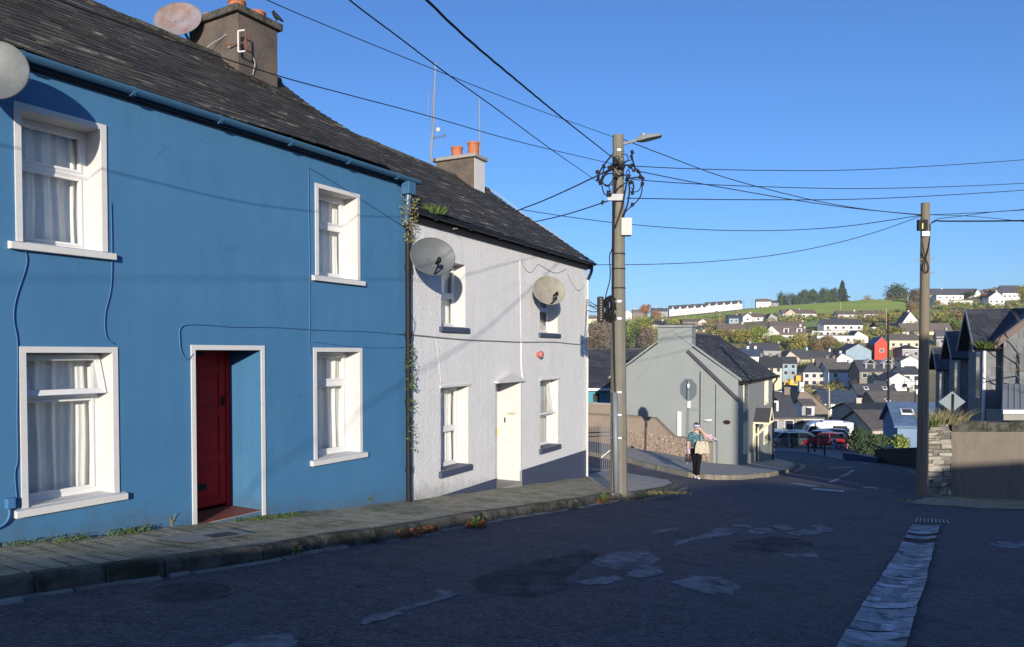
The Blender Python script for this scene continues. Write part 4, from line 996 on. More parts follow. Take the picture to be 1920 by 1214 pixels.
wire('overhead_cable', 'lowest slack cable from the white house eaves to the wooden pole', [(1112, 497), (1220, 496), (1330, 491), (1450, 479), (1560, 458), (1650, 433), (1728, 405)], 19.4, P2Y, .009)
wire('overhead_cable', 'cable from the top of the grey pole to the wooden pole', [(1162, 259), (1250, 293), (1350, 330), (1450, 358), (1550, 381), (1640, 395), (1728, 403)], PYp, P2Y, .010)
wire('overhead_cable', 'cable from the pole tangle to the wooden pole, lower of the pair', [(1190, 320), (1300, 342), (1400, 360), (1500, 377), (1600, 391), (1728, 404)], PYp, P2Y, .010)
wire('overhead_cable', 'highest cable leaving the grey pole to the right edge of the sky', [(1170, 311), (1300, 317), (1450, 320), (1600, 319), (1760, 311), (1920, 300), (2060, 288)], PYp, 26, .009)
wire('overhead_cable', 'second cable leaving the grey pole to the right edge of the sky', [(1185, 337), (1300, 345), (1450, 351), (1600, 354), (1760, 351), (1920, 344), (2060, 335)], PYp, 26, .009)
wire('overhead_cable', 'third cable leaving the grey pole to the right edge of the sky', [(1175, 372), (1300, 374), (1450, 375), (1600, 374), (1760, 367), (1920, 357), (2060, 347)], PYp, 26, .010)
wire('overhead_cable', 'upper cable from the wooden pole to the right edge', [(1742, 403), (1820, 400), (1920, 394), (2060, 384)], P2Y, 17, .008)
wire('overhead_cable', 'thin cable from the wooden pole dipping to the right edge', [(1742, 403), (1820, 406), (1920, 416), (2060, 434)], P2Y, 17, .007)
wire('overhead_cable', 'thickest cable from the wooden pole to the right edge', [(1746, 418), (1758, 414), (1768, 415), (1850, 415), (1920, 414), (2060, 411)], P2Y, 17, .018)
wire('overhead_cable', 'cable rising from the wooden pole box to the right edge', [(1746, 420), (1758, 411), (1800, 406), (1860, 398), (1920, 393), (2060, 375)], P2Y, 17, .008)
# ============================================================ the pale grey corner house
ZG = g(10.1, 33)
grey = thing('corner_house', 'pale grey corner house with its gable and broad chimney facing the street', 'house', (10.1, 33, ZG))
ZEG = GG.tz(1388, 713)[1]; tF1 = GF.tz(1448, 800)[0]; LG = tF1; GW = 6.0; ZRG = .92
mb = MB()
fwin = []
def fo(u0, u1, v0, v1, f=GF):
    a, z1 = f.tz(u0, v0); b = f.tz(u1, v0)[0]; z0 = f.tz(u0, v1)[1]; return [a, b, z0, z1]
fwin = [fo(1394.5, 1402, 717, 768), fo(1434, 1439.5, 712, 756), fo(1394, 1401, 795, 848), fo(1432.5, 1439, 793, 830)]
fdoor = fo(1412.5, 1421, 797, 873)
wallgrid(GF, 0, LG, ZG-1.2, ZEG, fwin+[fdoor], mb)
gw = [GG.p(0, ZG-1.2), GG.p(0, ZEG), GG.p(GW/2, ZRG), GG.p(GW, ZEG), GG.p(GW, ZG-1.2)]
mb.poly(gw); mb.poly([p+GF.d*LG for p in gw][::-1]); mb.poly([GG.p(GW, ZG-1.2), GG.p(GW, ZEG), GG.p(GW, ZEG)+GF.d*LG, GG.p(GW, ZG-1.2)+GF.d*LG])
fixn(mb.build('wall', M['grey'], grey))
for q in fwin:
    wn = window(GF, grey, *q, r=.12, band=0, split=.5, sill='cream', sillw=.1, mrev='cream', curt=False, fw=.05, bandm='cream')
    m = MB()
    for a, b, c, d in ((q[0]-.07, q[0], q[2], q[3]+.07), (q[1], q[1]+.07, q[2], q[3]+.07)): m.fbox(GF, a, b, c, d, .0, .03)
    m.fbox(GF, q[0], q[1], q[3], q[3]+.07, 0, .03); fixn(m.build('architrave', M['cream'], wn))
    MB().fbox(GF, q[0]+.03, q[1]-.03, q[2]+.05, q[3]-.05, -.3, -.29).build('blind', M['cream'], wn)
a, b, c, d = fdoor
fixn(MB().fbox(GF, a, b, c-.1, d, -.12, -.08).build('door', M['cream'], grey))
mb = MB(); mb.fbox(GF, a-.08, a, c-.1, d+.05, 0, .04); mb.fbox(GF, b, b+.08, c-.1, d+.05, 0, .04); fixn(mb.build('door_frame', M['cream'], grey))
# porch canopy: small slated gable on brackets
mid = (a+b)/2; cz0 = GF.tz(1410, 793)[1]+.05; hw = .62; ph = .75
mb = MB()
for s_ in (-1, 1):
    A = [GF.p(mid+s_*hw, cz0, 0), GF.p(mid+s_*hw, cz0, ph), GF.p(mid, cz0+.62, ph), GF.p(mid, cz0+.62, 0)]
    mb.hexa([p-Vector((0, 0, .05)) for p in A], A)
can = fixn(mb.build('porch_roof', M['slate2'], grey))
mb = MB()
for s_ in (-1, 1):
    A = [GF.p(mid+s_*hw, cz0-.09, ph), GF.p(mid+s_*hw, cz0+.02, ph), GF.p(mid, cz0+.66, ph), GF.p(mid, cz0+.55, ph)]
    mb.hexa(A, [p+GF.n*.04 for p in A])
    mb.fbox(GF, mid+s_*(hw-.06)-.035, mid+s_*(hw-.06)+.035, cz0-.13, cz0-.05, 0, ph); mb.fbox(GF, mid+s_*(hw-.06)-.035, mid+s_*(hw-.06)+.035, cz0-.85, cz0-.13, 0, .07)
    p0 = GF.p(mid+s_*(hw-.06), cz0-.75, .05); p1 = GF.p(mid+s_*(hw-.06), cz0-.12, ph-.1); mb.tube([p0, p1], .035, 4)
fixn(mb.build('porch_bracket', M['cream'], grey))
# roof
mb = MB(); th = .12
def crs(s, o=.0): return [GG.p(-.2, ZEG-.07)+GF.d*s, GG.p(GW/2, ZRG+.02)+GF.d*s, GG.p(GW+.2, ZEG-.07)+GF.d*s, GG.p(GW+.2, ZEG-.2)+GF.d*s, GG.p(GW/2, ZRG-.12)+GF.d*s, GG.p(-.2, ZEG-.2)+GF.d*s]
mb.prism(crs(.16), GF.d*(LG-.1)); roof = fixn(mb.build('roof', M['dark'], grey))
slates(GG.p(-.24, ZEG-.05)+GF.d*.14, GG.p(-.24, ZEG-.05)+GF.d*(LG+.1), GG.p(GW/2, ZRG+.05)+GF.d*.14, GG.p(GW/2, ZRG+.05)+GF.d*(LG+.1), 18, .3, M['slate'], 'slate_courses', roof, 31)
MB().tube([GG.p(GW/2, ZRG+.05)+GF.d*.1, GG.p(GW/2, ZRG+.05)+GF.d*(LG+.1)], .08, 8).build('ridge_tiles', M['slate2'], roof)
mb = MB()                                # parapet coping along the gable
for s_ in (0, 1):
    e0 = GG.p(-.12 if s_ == 0 else GW+.12, ZEG-.05); e1 = GG.p(GW/2, ZRG+.10)
    A = [e0-GF.d*.05, e1-GF.d*.05, e1+GF.d*.2, e0+GF.d*.2]; mb.hexa(A, [p+Vector((0, 0, .10)) for p in A])
fixn(mb.build('gable_coping', M['grey'], grey, bevel=.01))
gutter(GF, .05, LG+.1, ZEG-.06, .24, M['black'], grey, 4, .065)
fixn(MB().fbox(GF, 0, LG, ZEG-.2, ZEG-.05, .0, .12).build('fascia', M['black'], grey))
MB().tube(spline([GF.p(LG+.02, ZEG-.12, .24), GF.p(LG+.02, ZEG-.3, .2), GF.p(LG-.06, ZEG-.5, .06)], 4)+[GF.p(LG-.06, g(*GF.p(LG, 0).xy)+.05, .06)], .05, 8).build('downpipe', M['black'], grey, smooth=True)
t0 = GG.tz(1297, 640)[0]; t1 = GG.tz(1233, 640)[0]; zt = GG.tz(1265, 610)[1]
mb = MB().fbox(GG, t0, t1, ZRG-1.6, zt-.1, -.7, .012); ch = fixn(mb.build('chimney', M['grey'], grey, bevel=.01))
fixn(MB().fbox(GG, t0-.06, t1+.06, zt-.1, zt, -.78, .13).build('cap', M['grey'], ch, bevel=.01)); MB().fbox(GG, t0+.05, t1-.05, zt, zt+.06, -.7, .05).build('flaunching', M['kerb'], ch)
# dark drip course, lower extension to the left, pipes, plaque
def band(pts, w_, h, m, name, fr=GG, par=None):
    (a, z0), (b, z1) = [fr.tz(*p) for p in pts]
    d = Vector((b-a, z1-z0)).normalized(); n = Vector((-d.y, d.x))*w_/2
    q = [fr.p(a-n.x, z0-n.y, .0), fr.p(b-n.x, z1-n.y, 0), fr.p(b+n.x, z1+n.y, 0), fr.p(a+n.x, z0+n.y, 0)]
    return fixn(MB().hexa(q, [p+fr.n*h for p in q]).build(name, m, par or grey))
band([(1290, 658), (1387, 752)], .12, .13, M['slate2'], 'drip_course')
band([(1172, 740), (1231, 668)], .03, .02, M['grey'], 'old_roof_line')
def vpipe(u, v0, v1, r, m, h=.06, fr=GG, par=None, name='waste_pipe'):
    t_, z1 = fr.tz(u, v0, h); z0 = fr.tz(u, v1, h)[1]; return MB().tube([fr.p(t_, z0, h), fr.p(t_, z1, h)], r, 8).build(name, m, par or grey)
vpipe(1316, 697, 845, .07, M['grey'], .09); vpipe(1344, 721, 880, .045, M['grey'], .06)
fixn(MB().fbox(GG, *sorted([GG.tz(1318, 767)[0], GG.tz(1291, 767)[0]]), GG.tz(1300, 768.5)[1], GG.tz(1300, 766)[1], .02, .07).build('waste_pipe', M['grey'], grey))
a = GG.tz(1274, 772, .05); fixn(MB().fbox(GG, a[0]-.09, a[0]+.09, GG.tz(1274, 819)[1], a[1], .0, .09).build('meter_cover', M['upvc'], grey))
a = GG.tz(1326, 788); MB().tube(spline([GG.p(GG.tz(1320, 789)[0], a[1], .06), GG.p(GG.tz(1328, 788)[0], a[1], .16), GG.p(GG.tz(1335, 787)[0], a[1]+.02, .06)], 5), .05, 8).build('flue', M['upvc'], grey, smooth=True)
a = GG.tz(1363, 792); mp_ = Matrix.Rotation(math.atan2(GG.n.y, GG.n.x), 4, 'Z') @ Matrix.Rotation(math.pi/2, 4, 'Y') @ Matrix.Diagonal((.62, 1, 1, 1))
pq = MB().lathe([(.17, 0), (.17, .03)], GG.p(a[0], a[1], .0), 24, mp_).build('oval_plaque', M['rust'], grey)
MB().lathe([(.14, 0), (.14, .04)], GG.p(a[0], a[1], .0), 24, mp_).build('plaque_face', M['black'], pq)
band([(1383, 760), (1383.2, 882)], .04, .03, M['grey'], 'corner_trim')
# ============================================================ tan boundary wall in front of the gable
WW = Fr(tuple((GG.p(0, 0)+GG.n*.75)[:2]), (-.883, .47), -1)
tw = thing('boundary_wall', 'tan rendered garden wall stepping down beside the grey gable', 'wall', WW.p(4, g(7, 34)))
tl = [(1099, 755), (1172, 757)] ; prof = [(1343, 829), (1322, 829), (1286, 821), (1264, 819), (1229, 784), (1173, 779), (1100, 776)]
tz_ = [WW.tz(*p) for p in prof]
prof2 = [(WW.tz(1339, 829)[0], tz_[0][1])]+[(WW.tz(u, v)[0], WW.tz(u, v)[1]) for u, v in prof[2:]]
prof2 = [(prof2[0][0], WW.tz(1322, 829)[1]), (WW.tz(1310, 826)[0], WW.tz(1310, 826)[1])]+prof2[1:]
mb = MB(); cp = MB()
for (a, za), (b, zb) in zip(prof2, prof2[1:]):
    p0, p1 = WW.p(a, 0), WW.p(b, 0); g0, g1 = g(p0.x, p0.y)-.6, g(p1.x, p1.y)-.6
    q = [WW.p(a, g0, 0), WW.p(b, g1, 0), WW.p(b, g1, -.22), WW.p(a, g0, -.22)]; t_ = [WW.p(a, za-.06, 0), WW.p(b, zb-.06, 0), WW.p(b, zb-.06, -.22), WW.p(a, za-.06, -.22)]
    mb.hexa(q, t_)
    c0 = [p+WW.n*(.04 if i < 2 else -.03) for i, p in enumerate(t_)]; cp.hexa(c0, [p+Vector((0, 0, .07)) for p in c0])
fixn(mb.build('wall_face', M['tan'], tw)); fixn(cp.build('coping', mat('tan_coping', (.17, .14, .11), .95, .15, 6, .5, 40), tw))
rnd = random.Random(3); mb = MB()        # rubble stones exposed along its foot
for i in range(420):
    u = rnd.uniform(1174, 1330); t_ = WW.tz(u, 840)[0]; b0 = WW.p(t_, 0); gz = g(b0.x, b0.y)+HK
    z = gz+rnd.uniform(.02, .85*sm(u, 1000, 1200)*(1 if u < 1290 else .5)); s_ = rnd.uniform(.04, .1)
    mb.ball(WW.p(t_, z, -.0), (s_*.9, s_*.55, s_*.7), 6, 4)
mb.build('exposed_rubble', mat('tan_rubble', (.24, .19, .15), .95, .3, 9, island=.35), tw)
pier = fixn(MB().fbox(WW, WW.tz(1343, 840)[0], WW.tz(1336.5, 840)[0], ZG-.5, WW.tz(1340, 829)[1]+.02, -.3, .06).build('end_pier', M['grey'], tw))
tw2 = thing('boundary_wall', 'taller plain tan wall seen behind the steel railings', 'wall', WW.p(7, g(4, 36)))
a, b = WW.tz(1176, 757)[0]+.2, WW.tz(1080, 757)[0]+3
mb = MB().fbox(WW, a, b, -4.9, WW.tz(1140, 757)[1]-.08, -.4, -.25); fixn(mb.build('wall_face', M['tan'], tw2)); fixn(MB().fbox(WW, a, b, WW.tz(1140, 757)[1]-.08, WW.tz(1140, 757)[1], -.44, -.21).build('coping', M['conc'], tw2))
# ============================================================ steel railings beside the white house
f0 = WF.p(TW1, 0, -.35); fg = gp(1150, 886)
FN = Fr((f0.x+.05, f0.y+.05), (.93, .36))
fz0, fz1 = FN.tz(1104, 890)[1], FN.tz(1104, 800)[1]
fe = FN.tz(1147, 880)[0]; zb1 = FN.tz(1146, 882)[1]
rl = thing('railings', 'grey steel spiked railing panel between the white house and the pole', 'railings', FN.p(.7, g(f0.x, f0.y)))
mb = MB(); n = 18
for i in range(n):
    t_ = .05+(fe-.1)*i/(n-1); zb = fz0+(zb1-fz0)*i/(n-1)
    MB().tube([FN.p(t_, zb, 0), FN.p(t_, fz1-.05, 0), FN.p(t_, fz1+.02, 0)], [.011, .011, .002], 6).build('bar', M['railp'], rl)
mb.tube([FN.p(0, fz0+.02, 0), FN.p(fe, zb1+.02, 0)], .018, 4).tube([FN.p(0, fz1-.17, 0), FN.p(fe, fz1-.17, 0)], .016, 4).tube([FN.p(0, fz1-.27, 0), FN.p(fe, fz1-.27, 0)], .012, 4)
mb.build('rail', M['railp'], rl)
MB().tube([FN.p(fe*.68, zb1+.35, .02), FN.p(fe*.95, zb1+.55, .02)], .014, 5).build('latch', M['upvc'], rl)
# ============================================================ buildings left of the grey house
bh = thing('bungalow', 'low house with dark grey tiled roof and teal wall behind the railings', 'house', P(1130, 745, 41))
HF = Fr(tuple(P(1060, 745, 41.5)[:2]), (.98, .10))
ze = HF.tz(1130, 727)[1]; zr = P(1130, 655, 45).z; hl = HF.tz(1240, 727)[0]
mb = MB().fbox(HF, -4, HF.tz(1137, 740)[0], ze-3.2, ze, -6, 0); fixn(mb.build('wall', mat('teal_paint', (.035, .24, .31), .6), bh))
fixn(MB().fbox(HF, HF.tz(1137, 740)[0], HF.tz(1146, 740)[0], ze-3.2, ze+.02, -6, .05).build('corner_wall', M['grey'], bh))
rf = gable_roof(HF, -5, hl, ze, zr, 7.5, .3, bh, 15, .36, 'slate2', seed=12, back=False)
fixn(MB().fbox(HF, -5, HF.tz(1149, 740)[0], ze-.17, ze+.0, .26, .33).build('fascia', M['upvc'], bh))
fixn(MB().fbox(HF, HF.tz(1112, 740)[0], HF.tz(1124, 740)[0], ze-.8, ze-.35, -.02, .01).build('window', M['dark'], bh))
# ============================================================ stop sign seen from behind
sb = gp(1287.5, 872, HK); SY = sb.y
sg = thing('stop_sign', 'grey back of an octagonal sign on a tall pole in front of the grey gable', 'road sign', sb)
MB().tube([sb, P(1291, 714, SY)], .038, 8).build('pole', M['greyplas'], sg)
cs = P(1290.5, 730.5, SY+.06); fd = Vector((.80, .60, 0)).normalized(); sd = Vector((-fd.y, fd.x, 0))
mb = MB(); rr = .40
mb.prism([cs+sd*(rr*math.cos(R(22.5+45*k)))+Vector((0, 0, rr*math.sin(R(22.5+45*k)))) for k in range(8)], fd*.012)
fixn(mb.build('plate', mat('sign_back', (.17, .21, .225), .5, .06, 5), sg))
fixn(MB().box(P(1289, 727, SY-.05), P(1292.5, 720, SY-.03)).build('sticker', M['upvc'], sg)); fixn(MB().box(P(1289, 765, SY-.055), P(1294.5, 753, SY-.045)).build('small_plate', M['upvc'], sg))

# ============================================================ wall, stone pillar and slate houses on the right
RW = Fr(tuple(gp(1786, 931)[:2]), (1, -.01))
rw = thing('boundary_wall', 'weathered rendered wall with a dark stone coping on the right', 'wall', RW.p(1, g(13, 20)))
zc = RW.tz(1790, 810)[1]; zt = RW.tz(1790, 791)[1]
a = RW.tz(1783, 860)[0]
fixn(MB().fbox(RW, a, 11, -6.5, zc, -.35, 0).build('wall_face', M['wallr'], rw))
mb = MB(); rnd = random.Random(6); x = a
while x < 11:
    w_ = rnd.uniform(.5, 1.1); mb.fbox(RW, x+.004, min(11, x+w_)-.004, zc+.002, zt+rnd.uniform(-.02, .02), -.38, .03+rnd.uniform(-.01, .01)); x += w_
fixn(mb.build('coping', M['kerb'], rw, bevel=.02))
pr = thing('stone_pillar', 'round topped rubble stone gate pillar beside the wooden pole', 'pillar', RW.p(a-.3, g(12, 20)))
b0 = RW.tz(1737.5, 860)[0]; wpil = a-b0-.01; zs0 = -4.4; ztp = RW.tz(1762, 789)[1]; zsh = RW.tz(1762, 814)[1]
mb = MB(); rnd = random.Random(8); z = zs0
while z < ztp-.02:
    h = rnd.uniform(.06, .15) if z < zsh-.05 else .05; x = b0
    xi = 0 if z+h < zsh else .5*wpil*(1-math.sqrt(max(0, 1-((z+h-zsh)/(ztp-zsh+.02))**2)))
    x = b0+xi; xe = a-.02-xi
    while x < xe-.05:
        w_ = min(xe-x, rnd.uniform(.10, .5)); j = rnd.uniform(-.03, .045); zt_ = min(z+h, ztp)-.004+rnd.uniform(-.025, .02)
        ja = lambda q: rnd.uniform(-q, q)
        B = [RW.p(x+.008+ja(.012), z+.006+ja(.018), .04+j+ja(.02)), RW.p(x+w_-.008+ja(.012), z+.006+ja(.018), .04+j+ja(.02)), RW.p(x+w_-.008, z+.006, -.45), RW.p(x+.008, z+.006, -.45)]
        T = [RW.p(x+.008+ja(.015), zt_+ja(.016), .03+j+ja(.02)), RW.p(x+w_-.008+ja(.015), zt_+ja(.016), .03+j+ja(.02)), RW.p(x+w_-.008, zt_, -.45), RW.p(x+.008, zt_, -.45)]
        mb.hexa(B, T); x += w_
    z += h
st = fixn(mb.build('stones', M['stone'], pr, bevel=.015))
core = [RW.p(b0+.02, zs0, .02), RW.p(a-.03, zs0, .02)]+[RW.p((b0+a)/2+(wpil/2-.03)*math.cos(R(k)), zsh+(ztp-zsh-.02)*math.sin(R(k)), .02) for k in range(0, 181, 20)]
fixn(MB().prism(core, -RW.n*.44).build('mortar_core', M['mortar'], pr))
# tuft growing on the pillar
def tuft(name, label, cat, c, w_, h, n, m, seed, lean=.4, wid=.012, group=None, par=None):
    rnd = random.Random(seed); mb = MB()
    for i in range(n):
        a = rnd.uniform(0, 6.28); r_ = w_*math.sqrt(rnd.random())*.5; b = Vector(c)+Vector((r_*math.cos(a), r_*math.sin(a)*.6, 0))
        hh = h*rnd.uniform(.4, 1); d = Vector((math.cos(a)*lean*rnd.uniform(.2, 1.3), math.sin(a)*lean*rnd.uniform(.2, 1.3), 1)); s_ = Vector((-math.sin(a), math.cos(a), 0)) if rnd.random() < .5 else Vector((1, 0, 0))
        m1 = b+Vector((d.x*hh*.4, d.y*hh*.4, hh*.55)); tp_ = b+Vector((d.x*hh, d.y*hh, hh*.9))
        k = len(mb.v); mb.v += [b-s_*wid*.5, b+s_*wid*.5, m1+s_*wid, m1-s_*wid, tp_]; mb.f += [[k, k+1, k+2, k+3], [k+3, k+2, k+4]]
    o = mb.build(name, M[m], par)
    return o if par else tag(o, label, cat, group)
def weeds(name, label, c, w_, d_, h, n, m, seed, leaf=.03, group=None):
    rnd = random.Random(seed); mb = MB()
    for i in range(n):
        p = Vector(c)+Vector((0, 0, 0))+w_*rnd.uniform(-.5, .5)+d_*rnd.uniform(-.5, .5)+Vector((0, 0, h*rnd.random()**1.5*(1-0)))
        a = Vector((rnd.uniform(-1, 1), rnd.uniform(-1, 1), rnd.uniform(-.3, 1))).normalized(); b = a.orthogonal().normalized(); l = leaf*rnd.uniform(.5, 1.3)
        k = len(mb.v); mb.v += [p-a*l, p+b*l*.45, p+a*l, p-b*l*.45]; mb.f.append([k, k+1, k+2, k+3])
    return tag(mb.build(name, M[m]), label, 'weed', group)
tuft('wild_plant', 'spiky straw coloured plant growing on top of the stone pillar', 'plant', P(1765, 795, RW.p(0, 0).y+.2), 1.35, .55, 300, 'drygrass', 3, 1.0, .007)
tuft('ivy_tuft', 'green tuft of ivy at the left shoulder of the stone pillar', 'plant', P(1742, 800, RW.p(0, 0).y), .5, .3, 120, 'leaf', 4, .9, .015)
# diamond shaped sign behind
sp = P(1787, 754, 23.5); dg = thing('warning_sign', 'grey back of a diamond shaped road sign behind the stone pillar', 'road sign', (sp.x, sp.y, g(sp.x, sp.y)))
MB().tube([(sp.x, sp.y, g(sp.x, sp.y)), (sp.x, sp.y, sp.z+.25)], .03, 8).build('pole', M['black'], dg)
r_ = .43; c_ = sp+Vector((0, .05, 0)); mb = MB().prism([c_+Vector((r_, .0, 0)), c_+Vector((0, 0, r_*.78)), c_+Vector((-r_, 0, 0)), c_+Vector((0, 0, -r_*.78))], Vector((0, .015, 0))); fixn(mb.build('plate', mat('sign_back', (.3, .36, .38)), dg))
# slate hung terrace stepping down the hill
e1 = (.403, .915)
def slatehouse(u0, Y, vr, ve, label, L=4.2, wgable=3.6, uw=None, front=None):
    o = P(u0, ve, Y); fr = Fr((o.x, o.y), (e1[1], -e1[0]))         # facade facing the camera, running right
    zr_ = P(u0, vr, Y+1.2).z; ze_ = o.z; gz = g(o.x, o.y)
    h = thing('terraced_house', label, 'house', (o.x, o.y, gz))
    mb = MB().fbox(fr, .28, L, gz-2, ze_, -wgable, 0); mb.prism([fr.p(.28, ze_, 0), fr.p(.28, zr_-.12, -wgable/2), fr.p(.28, ze_, -wgable)], fr.d*(L-.28)); fixn(mb.build('core_wall', M['slatehung'], h))
    # individual slates hung on the wall
    for (nm, A, B, w3) in (('hung_slates', fr.p(.30, 0, .012), fr.p(L, 0, .012), .36), ('side_hung_slates', fr.p(.27, 0, -wgable), fr.p(.27, 0, .0), .36)):
        z0 = ze_-3.3; E0 = A+Vector((0, 0, z0)); E1 = B+Vector((0, 0, z0)); R0 = A+Vector((0, 0, ze_)); R1 = B+Vector((0, 0, ze_))
        rnd = random.Random(5); mb = MB(); Lw = (B-A).length; nn = fr.n if nm == 'hung_slates' else -fr.d; d = (B-A).normalized(); z = z0; row = 0
        while z < ze_-.02:
            x = -(row % 2)*.18
            while x < Lw:
                a_, b_ = max(0, x+.003), min(Lw, x+.357)
                if b_ > a_: q = [A+d*a_, A+d*b_, A+d*b_+nn*.001, A+d*a_+nn*.001]; k = len(mb.v); mb.v += [A+d*a_+nn*.022+Vector((0, 0, z)), A+d*b_+nn*.022+Vector((0, 0, z)), A+d*b_+nn*.008+Vector((0, 0, min(z+.295, ze_))), A+d*a_+nn*.008+Vector((0, 0, min(z+.295, ze_))), A+d*a_+Vector((0, 0, z)), A+d*b_+Vector((0, 0, z))]; mb.f += [[k, k+1, k+2, k+3], [k+4, k+5, k+1, k]]
                x += .36
            z += .3; row += 1
        fixn(mb.build(nm, M['slatehung'], h))
    mb = MB(); mb.fbox(fr, .29, L, gz-2, ze_-3.3, -.1, .04); mb.fbox(fr, .25, .3, gz-2, ze_-3.3, -wgable, .04); fixn(mb.build('rendered_base', mat('pale_blue_render', (.40, .43, .47), .8), h))
    k = (zr_-ze_)/(wgable/2); mb = MB(); ov = .25
    cr_ = [fr.p(-.12, ze_-k*ov, ov), fr.p(-.12, zr_, -wgable/2), fr.p(-.12, ze_-k*ov, -wgable-ov), fr.p(-.12, ze_-k*ov-.1, -wgable-ov), fr.p(-.12, zr_-.12, -wgable/2), fr.p(-.12, ze_-k*ov-.1, ov)]
    mb.prism(cr_, fr.d*(L+.2)); rf = fixn(mb.build('roof', M['dark'], h))
    slates(fr.p(-.12, ze_-k*ov, ov+.02), fr.p(L+.1, ze_-k*ov, ov+.02), fr.p(-.12, zr_, -wgable/2), fr.p(L+.1, zr_, -wgable/2), 8, .52, M['slate2'], 'slate_courses', rf, 5, gap=.008, th=.008, jit=.001)
    for s_ in (0, 1):
        hA = ov if s_ == 0 else -wgable-ov
        A = [fr.p(-.15, ze_-k*ov-.14, hA), fr.p(-.15, zr_-.12, -wgable/2), fr.p(-.15, zr_+.04, -wgable/2), fr.p(-.15, ze_-k*ov+.03, hA)]
        fixn(MB().hexa(A, [p+fr.d*.04 for p in A]).build('bargeboard', M['greyplas'], rf))
    return h, fr, ze_, zr_, k, wgable, L
sh1 = slatehouse(1831, 27.5, 579, 643, 'slate hung house with brown bargeboards above the right hand wall')
sh2 = slatehouse(1789, 33.5, 621, 665, 'middle slate hung house of the terrace in deep shade')
sh3 = slatehouse(1760, 39, 652, 688, 'lowest visible slate hung house of the terrace, left of the others')
h, fr, ze_, zr_, k, wg, L = sh1
# narrow side window, downpipe, projecting cross gable, lean-to roof
def swin(hs, z0, z1, h0, h1, m='upvc'):
    h, fr = hs[0], hs[1]; q = [fr.p(.22, z0, h0), fr.p(.30, z0, h0), fr.p(.30, z0, h1), fr.p(.22, z0, h1)]
    o = fixn(MB().hexa(q, [p+Vector((0, 0, z1-z0)) for p in q]).build('window', M[m], h)); 
    q = [fr.p(.21, z0+.08, h0+.06), fr.p(.22, z0+.08, h0+.06), fr.p(.22, z0+.08, h1-.06), fr.p(.21, z0+.08, h1-.06)]; fixn(MB().hexa(q, [p+Vector((0, 0, z1-z0-.16)) for p in q]).build('pane', mat('dark_glass', (.05, .07, .09), .25, spec=.3), o))
for hs in (sh1, sh2, sh3): swin(hs, hs[2]-2.1, hs[2]-.35, -1.5, -.6)
a = fr.tz(1846, 640, .08); MB().tube([fr.p(a[0], ze_-.1, .1), fr.p(a[0], g(fr.O.x, fr.O.y)-.5, .1)], .055, 8).build('downpipe', M['upvc'], h)
fixn(MB().fbox(fr, a[0]-.09, a[0]+.09, ze_-.22, ze_-.02, .04, .2).build('rainwater_head', M['upvc'], h))
gutter(fr, .0, a[0]+.8, ze_-k*.25-.02, .33, M['black'], h, 2, .05)
tx = fr.tz(1881, 700, .4)[0]; cg = MB(); gz = g(fr.O.x+2, fr.O.y)
Wd = 5.2; za = fr.tz(1881, 640, .4)[1]; apx = za+2.3
cg.prism([fr.p(tx, gz-3, .4), fr.p(tx, za, .4), fr.p(tx+Wd/2, apx, .4), fr.p(tx+Wd, za, .4), fr.p(tx+Wd, gz-3, .4)], -fr.n*2.9); fixn(cg.build('cross_wing', M['slatehung'], h))
rnd = random.Random(5); mb = MB(); z = za-3.2; row = 0
while z < apx-.1:
    x0 = tx+max(0, (z+.3-za)/(apx-za))*Wd/2; x1 = tx+Wd-(x0-tx); x = tx-(row % 2)*.2
    while x < x1:
        a_, b_ = max(x0, x+.003), min(x1, x+.397)
        if b_ > a_+.02: kk = len(mb.v); mb.v += [fr.p(a_, z, 0.424), fr.p(b_, z, 0.424), fr.p(b_, z+.295, 0.406), fr.p(a_, z+.295, 0.406)]; mb.f.append([kk, kk+1, kk+2, kk+3])
        x += .4
    z += .3; row += 1
fixn(mb.build('hung_slates', mat('pale_slate_cladding', (.13, .14, .145), .75, .15, 2, .3, 30, island=.10), h))
kk = (apx-za)/(Wd/2)
for s_ in (0, 1):
    e0 = (tx-.30, za-kk*.30) if s_ == 0 else (tx+Wd+.30, za-kk*.30)
    A = [fr.p(e0[0], e0[1]-.02, .58), fr.p(tx+Wd/2, apx-.02, .58), fr.p(tx+Wd/2, apx+.27, .58), fr.p(e0[0], e0[1]+.27, .58)]; fixn(MB().hexa(A, [p-fr.n*.05 for p in A]).build('bargeboard', M['brownb'], h))
    A = [fr.p(e0[0], e0[1]+.24, .58), fr.p(tx+Wd/2, apx+.24, .58), fr.p(tx+Wd/2, apx+.24, -2.4), fr.p(e0[0], e0[1]+.24, -2.4)]; fixn(MB().hexa(A, [p+Vector((0, 0, .06)) for p in A]).build('cross_roof', M['slate2'], h))
q0 = P(1880, 768, 24.3); mb = MB(); A = [q0, q0+Vector((5, -.3, 0)), q0+Vector((6, 1.2, .78)), q0+Vector((1.0, 1.5, .78))]
lt = thing('shed', 'low lean-to with a ribbed grey roof just behind the wall coping', 'shed', (q0.x, q0.y, g(q0.x, q0.y)))
rfm = mb.hexa([p-Vector((0, 0, .05)) for p in A], A)
for i in range(26):
    s0 = i/26; a_, b_ = A[0]+(A[1]-A[0])*s0, A[3]+(A[2]-A[3])*s0; mb.tube([a_+Vector((0, 0, .01)), b_+Vector((0, 0, .01))], .022, 5)
fixn(mb.build('roof', mat('ribbed_roof', (.20, .22, .25), .5, metal=.3), lt)); fixn(MB().box((q0.x-.02, q0.y-.06, q0.z-.15), (q0.x+5, q0.y-.02, q0.z-.02)).build('gutter', M['upvc'], lt))
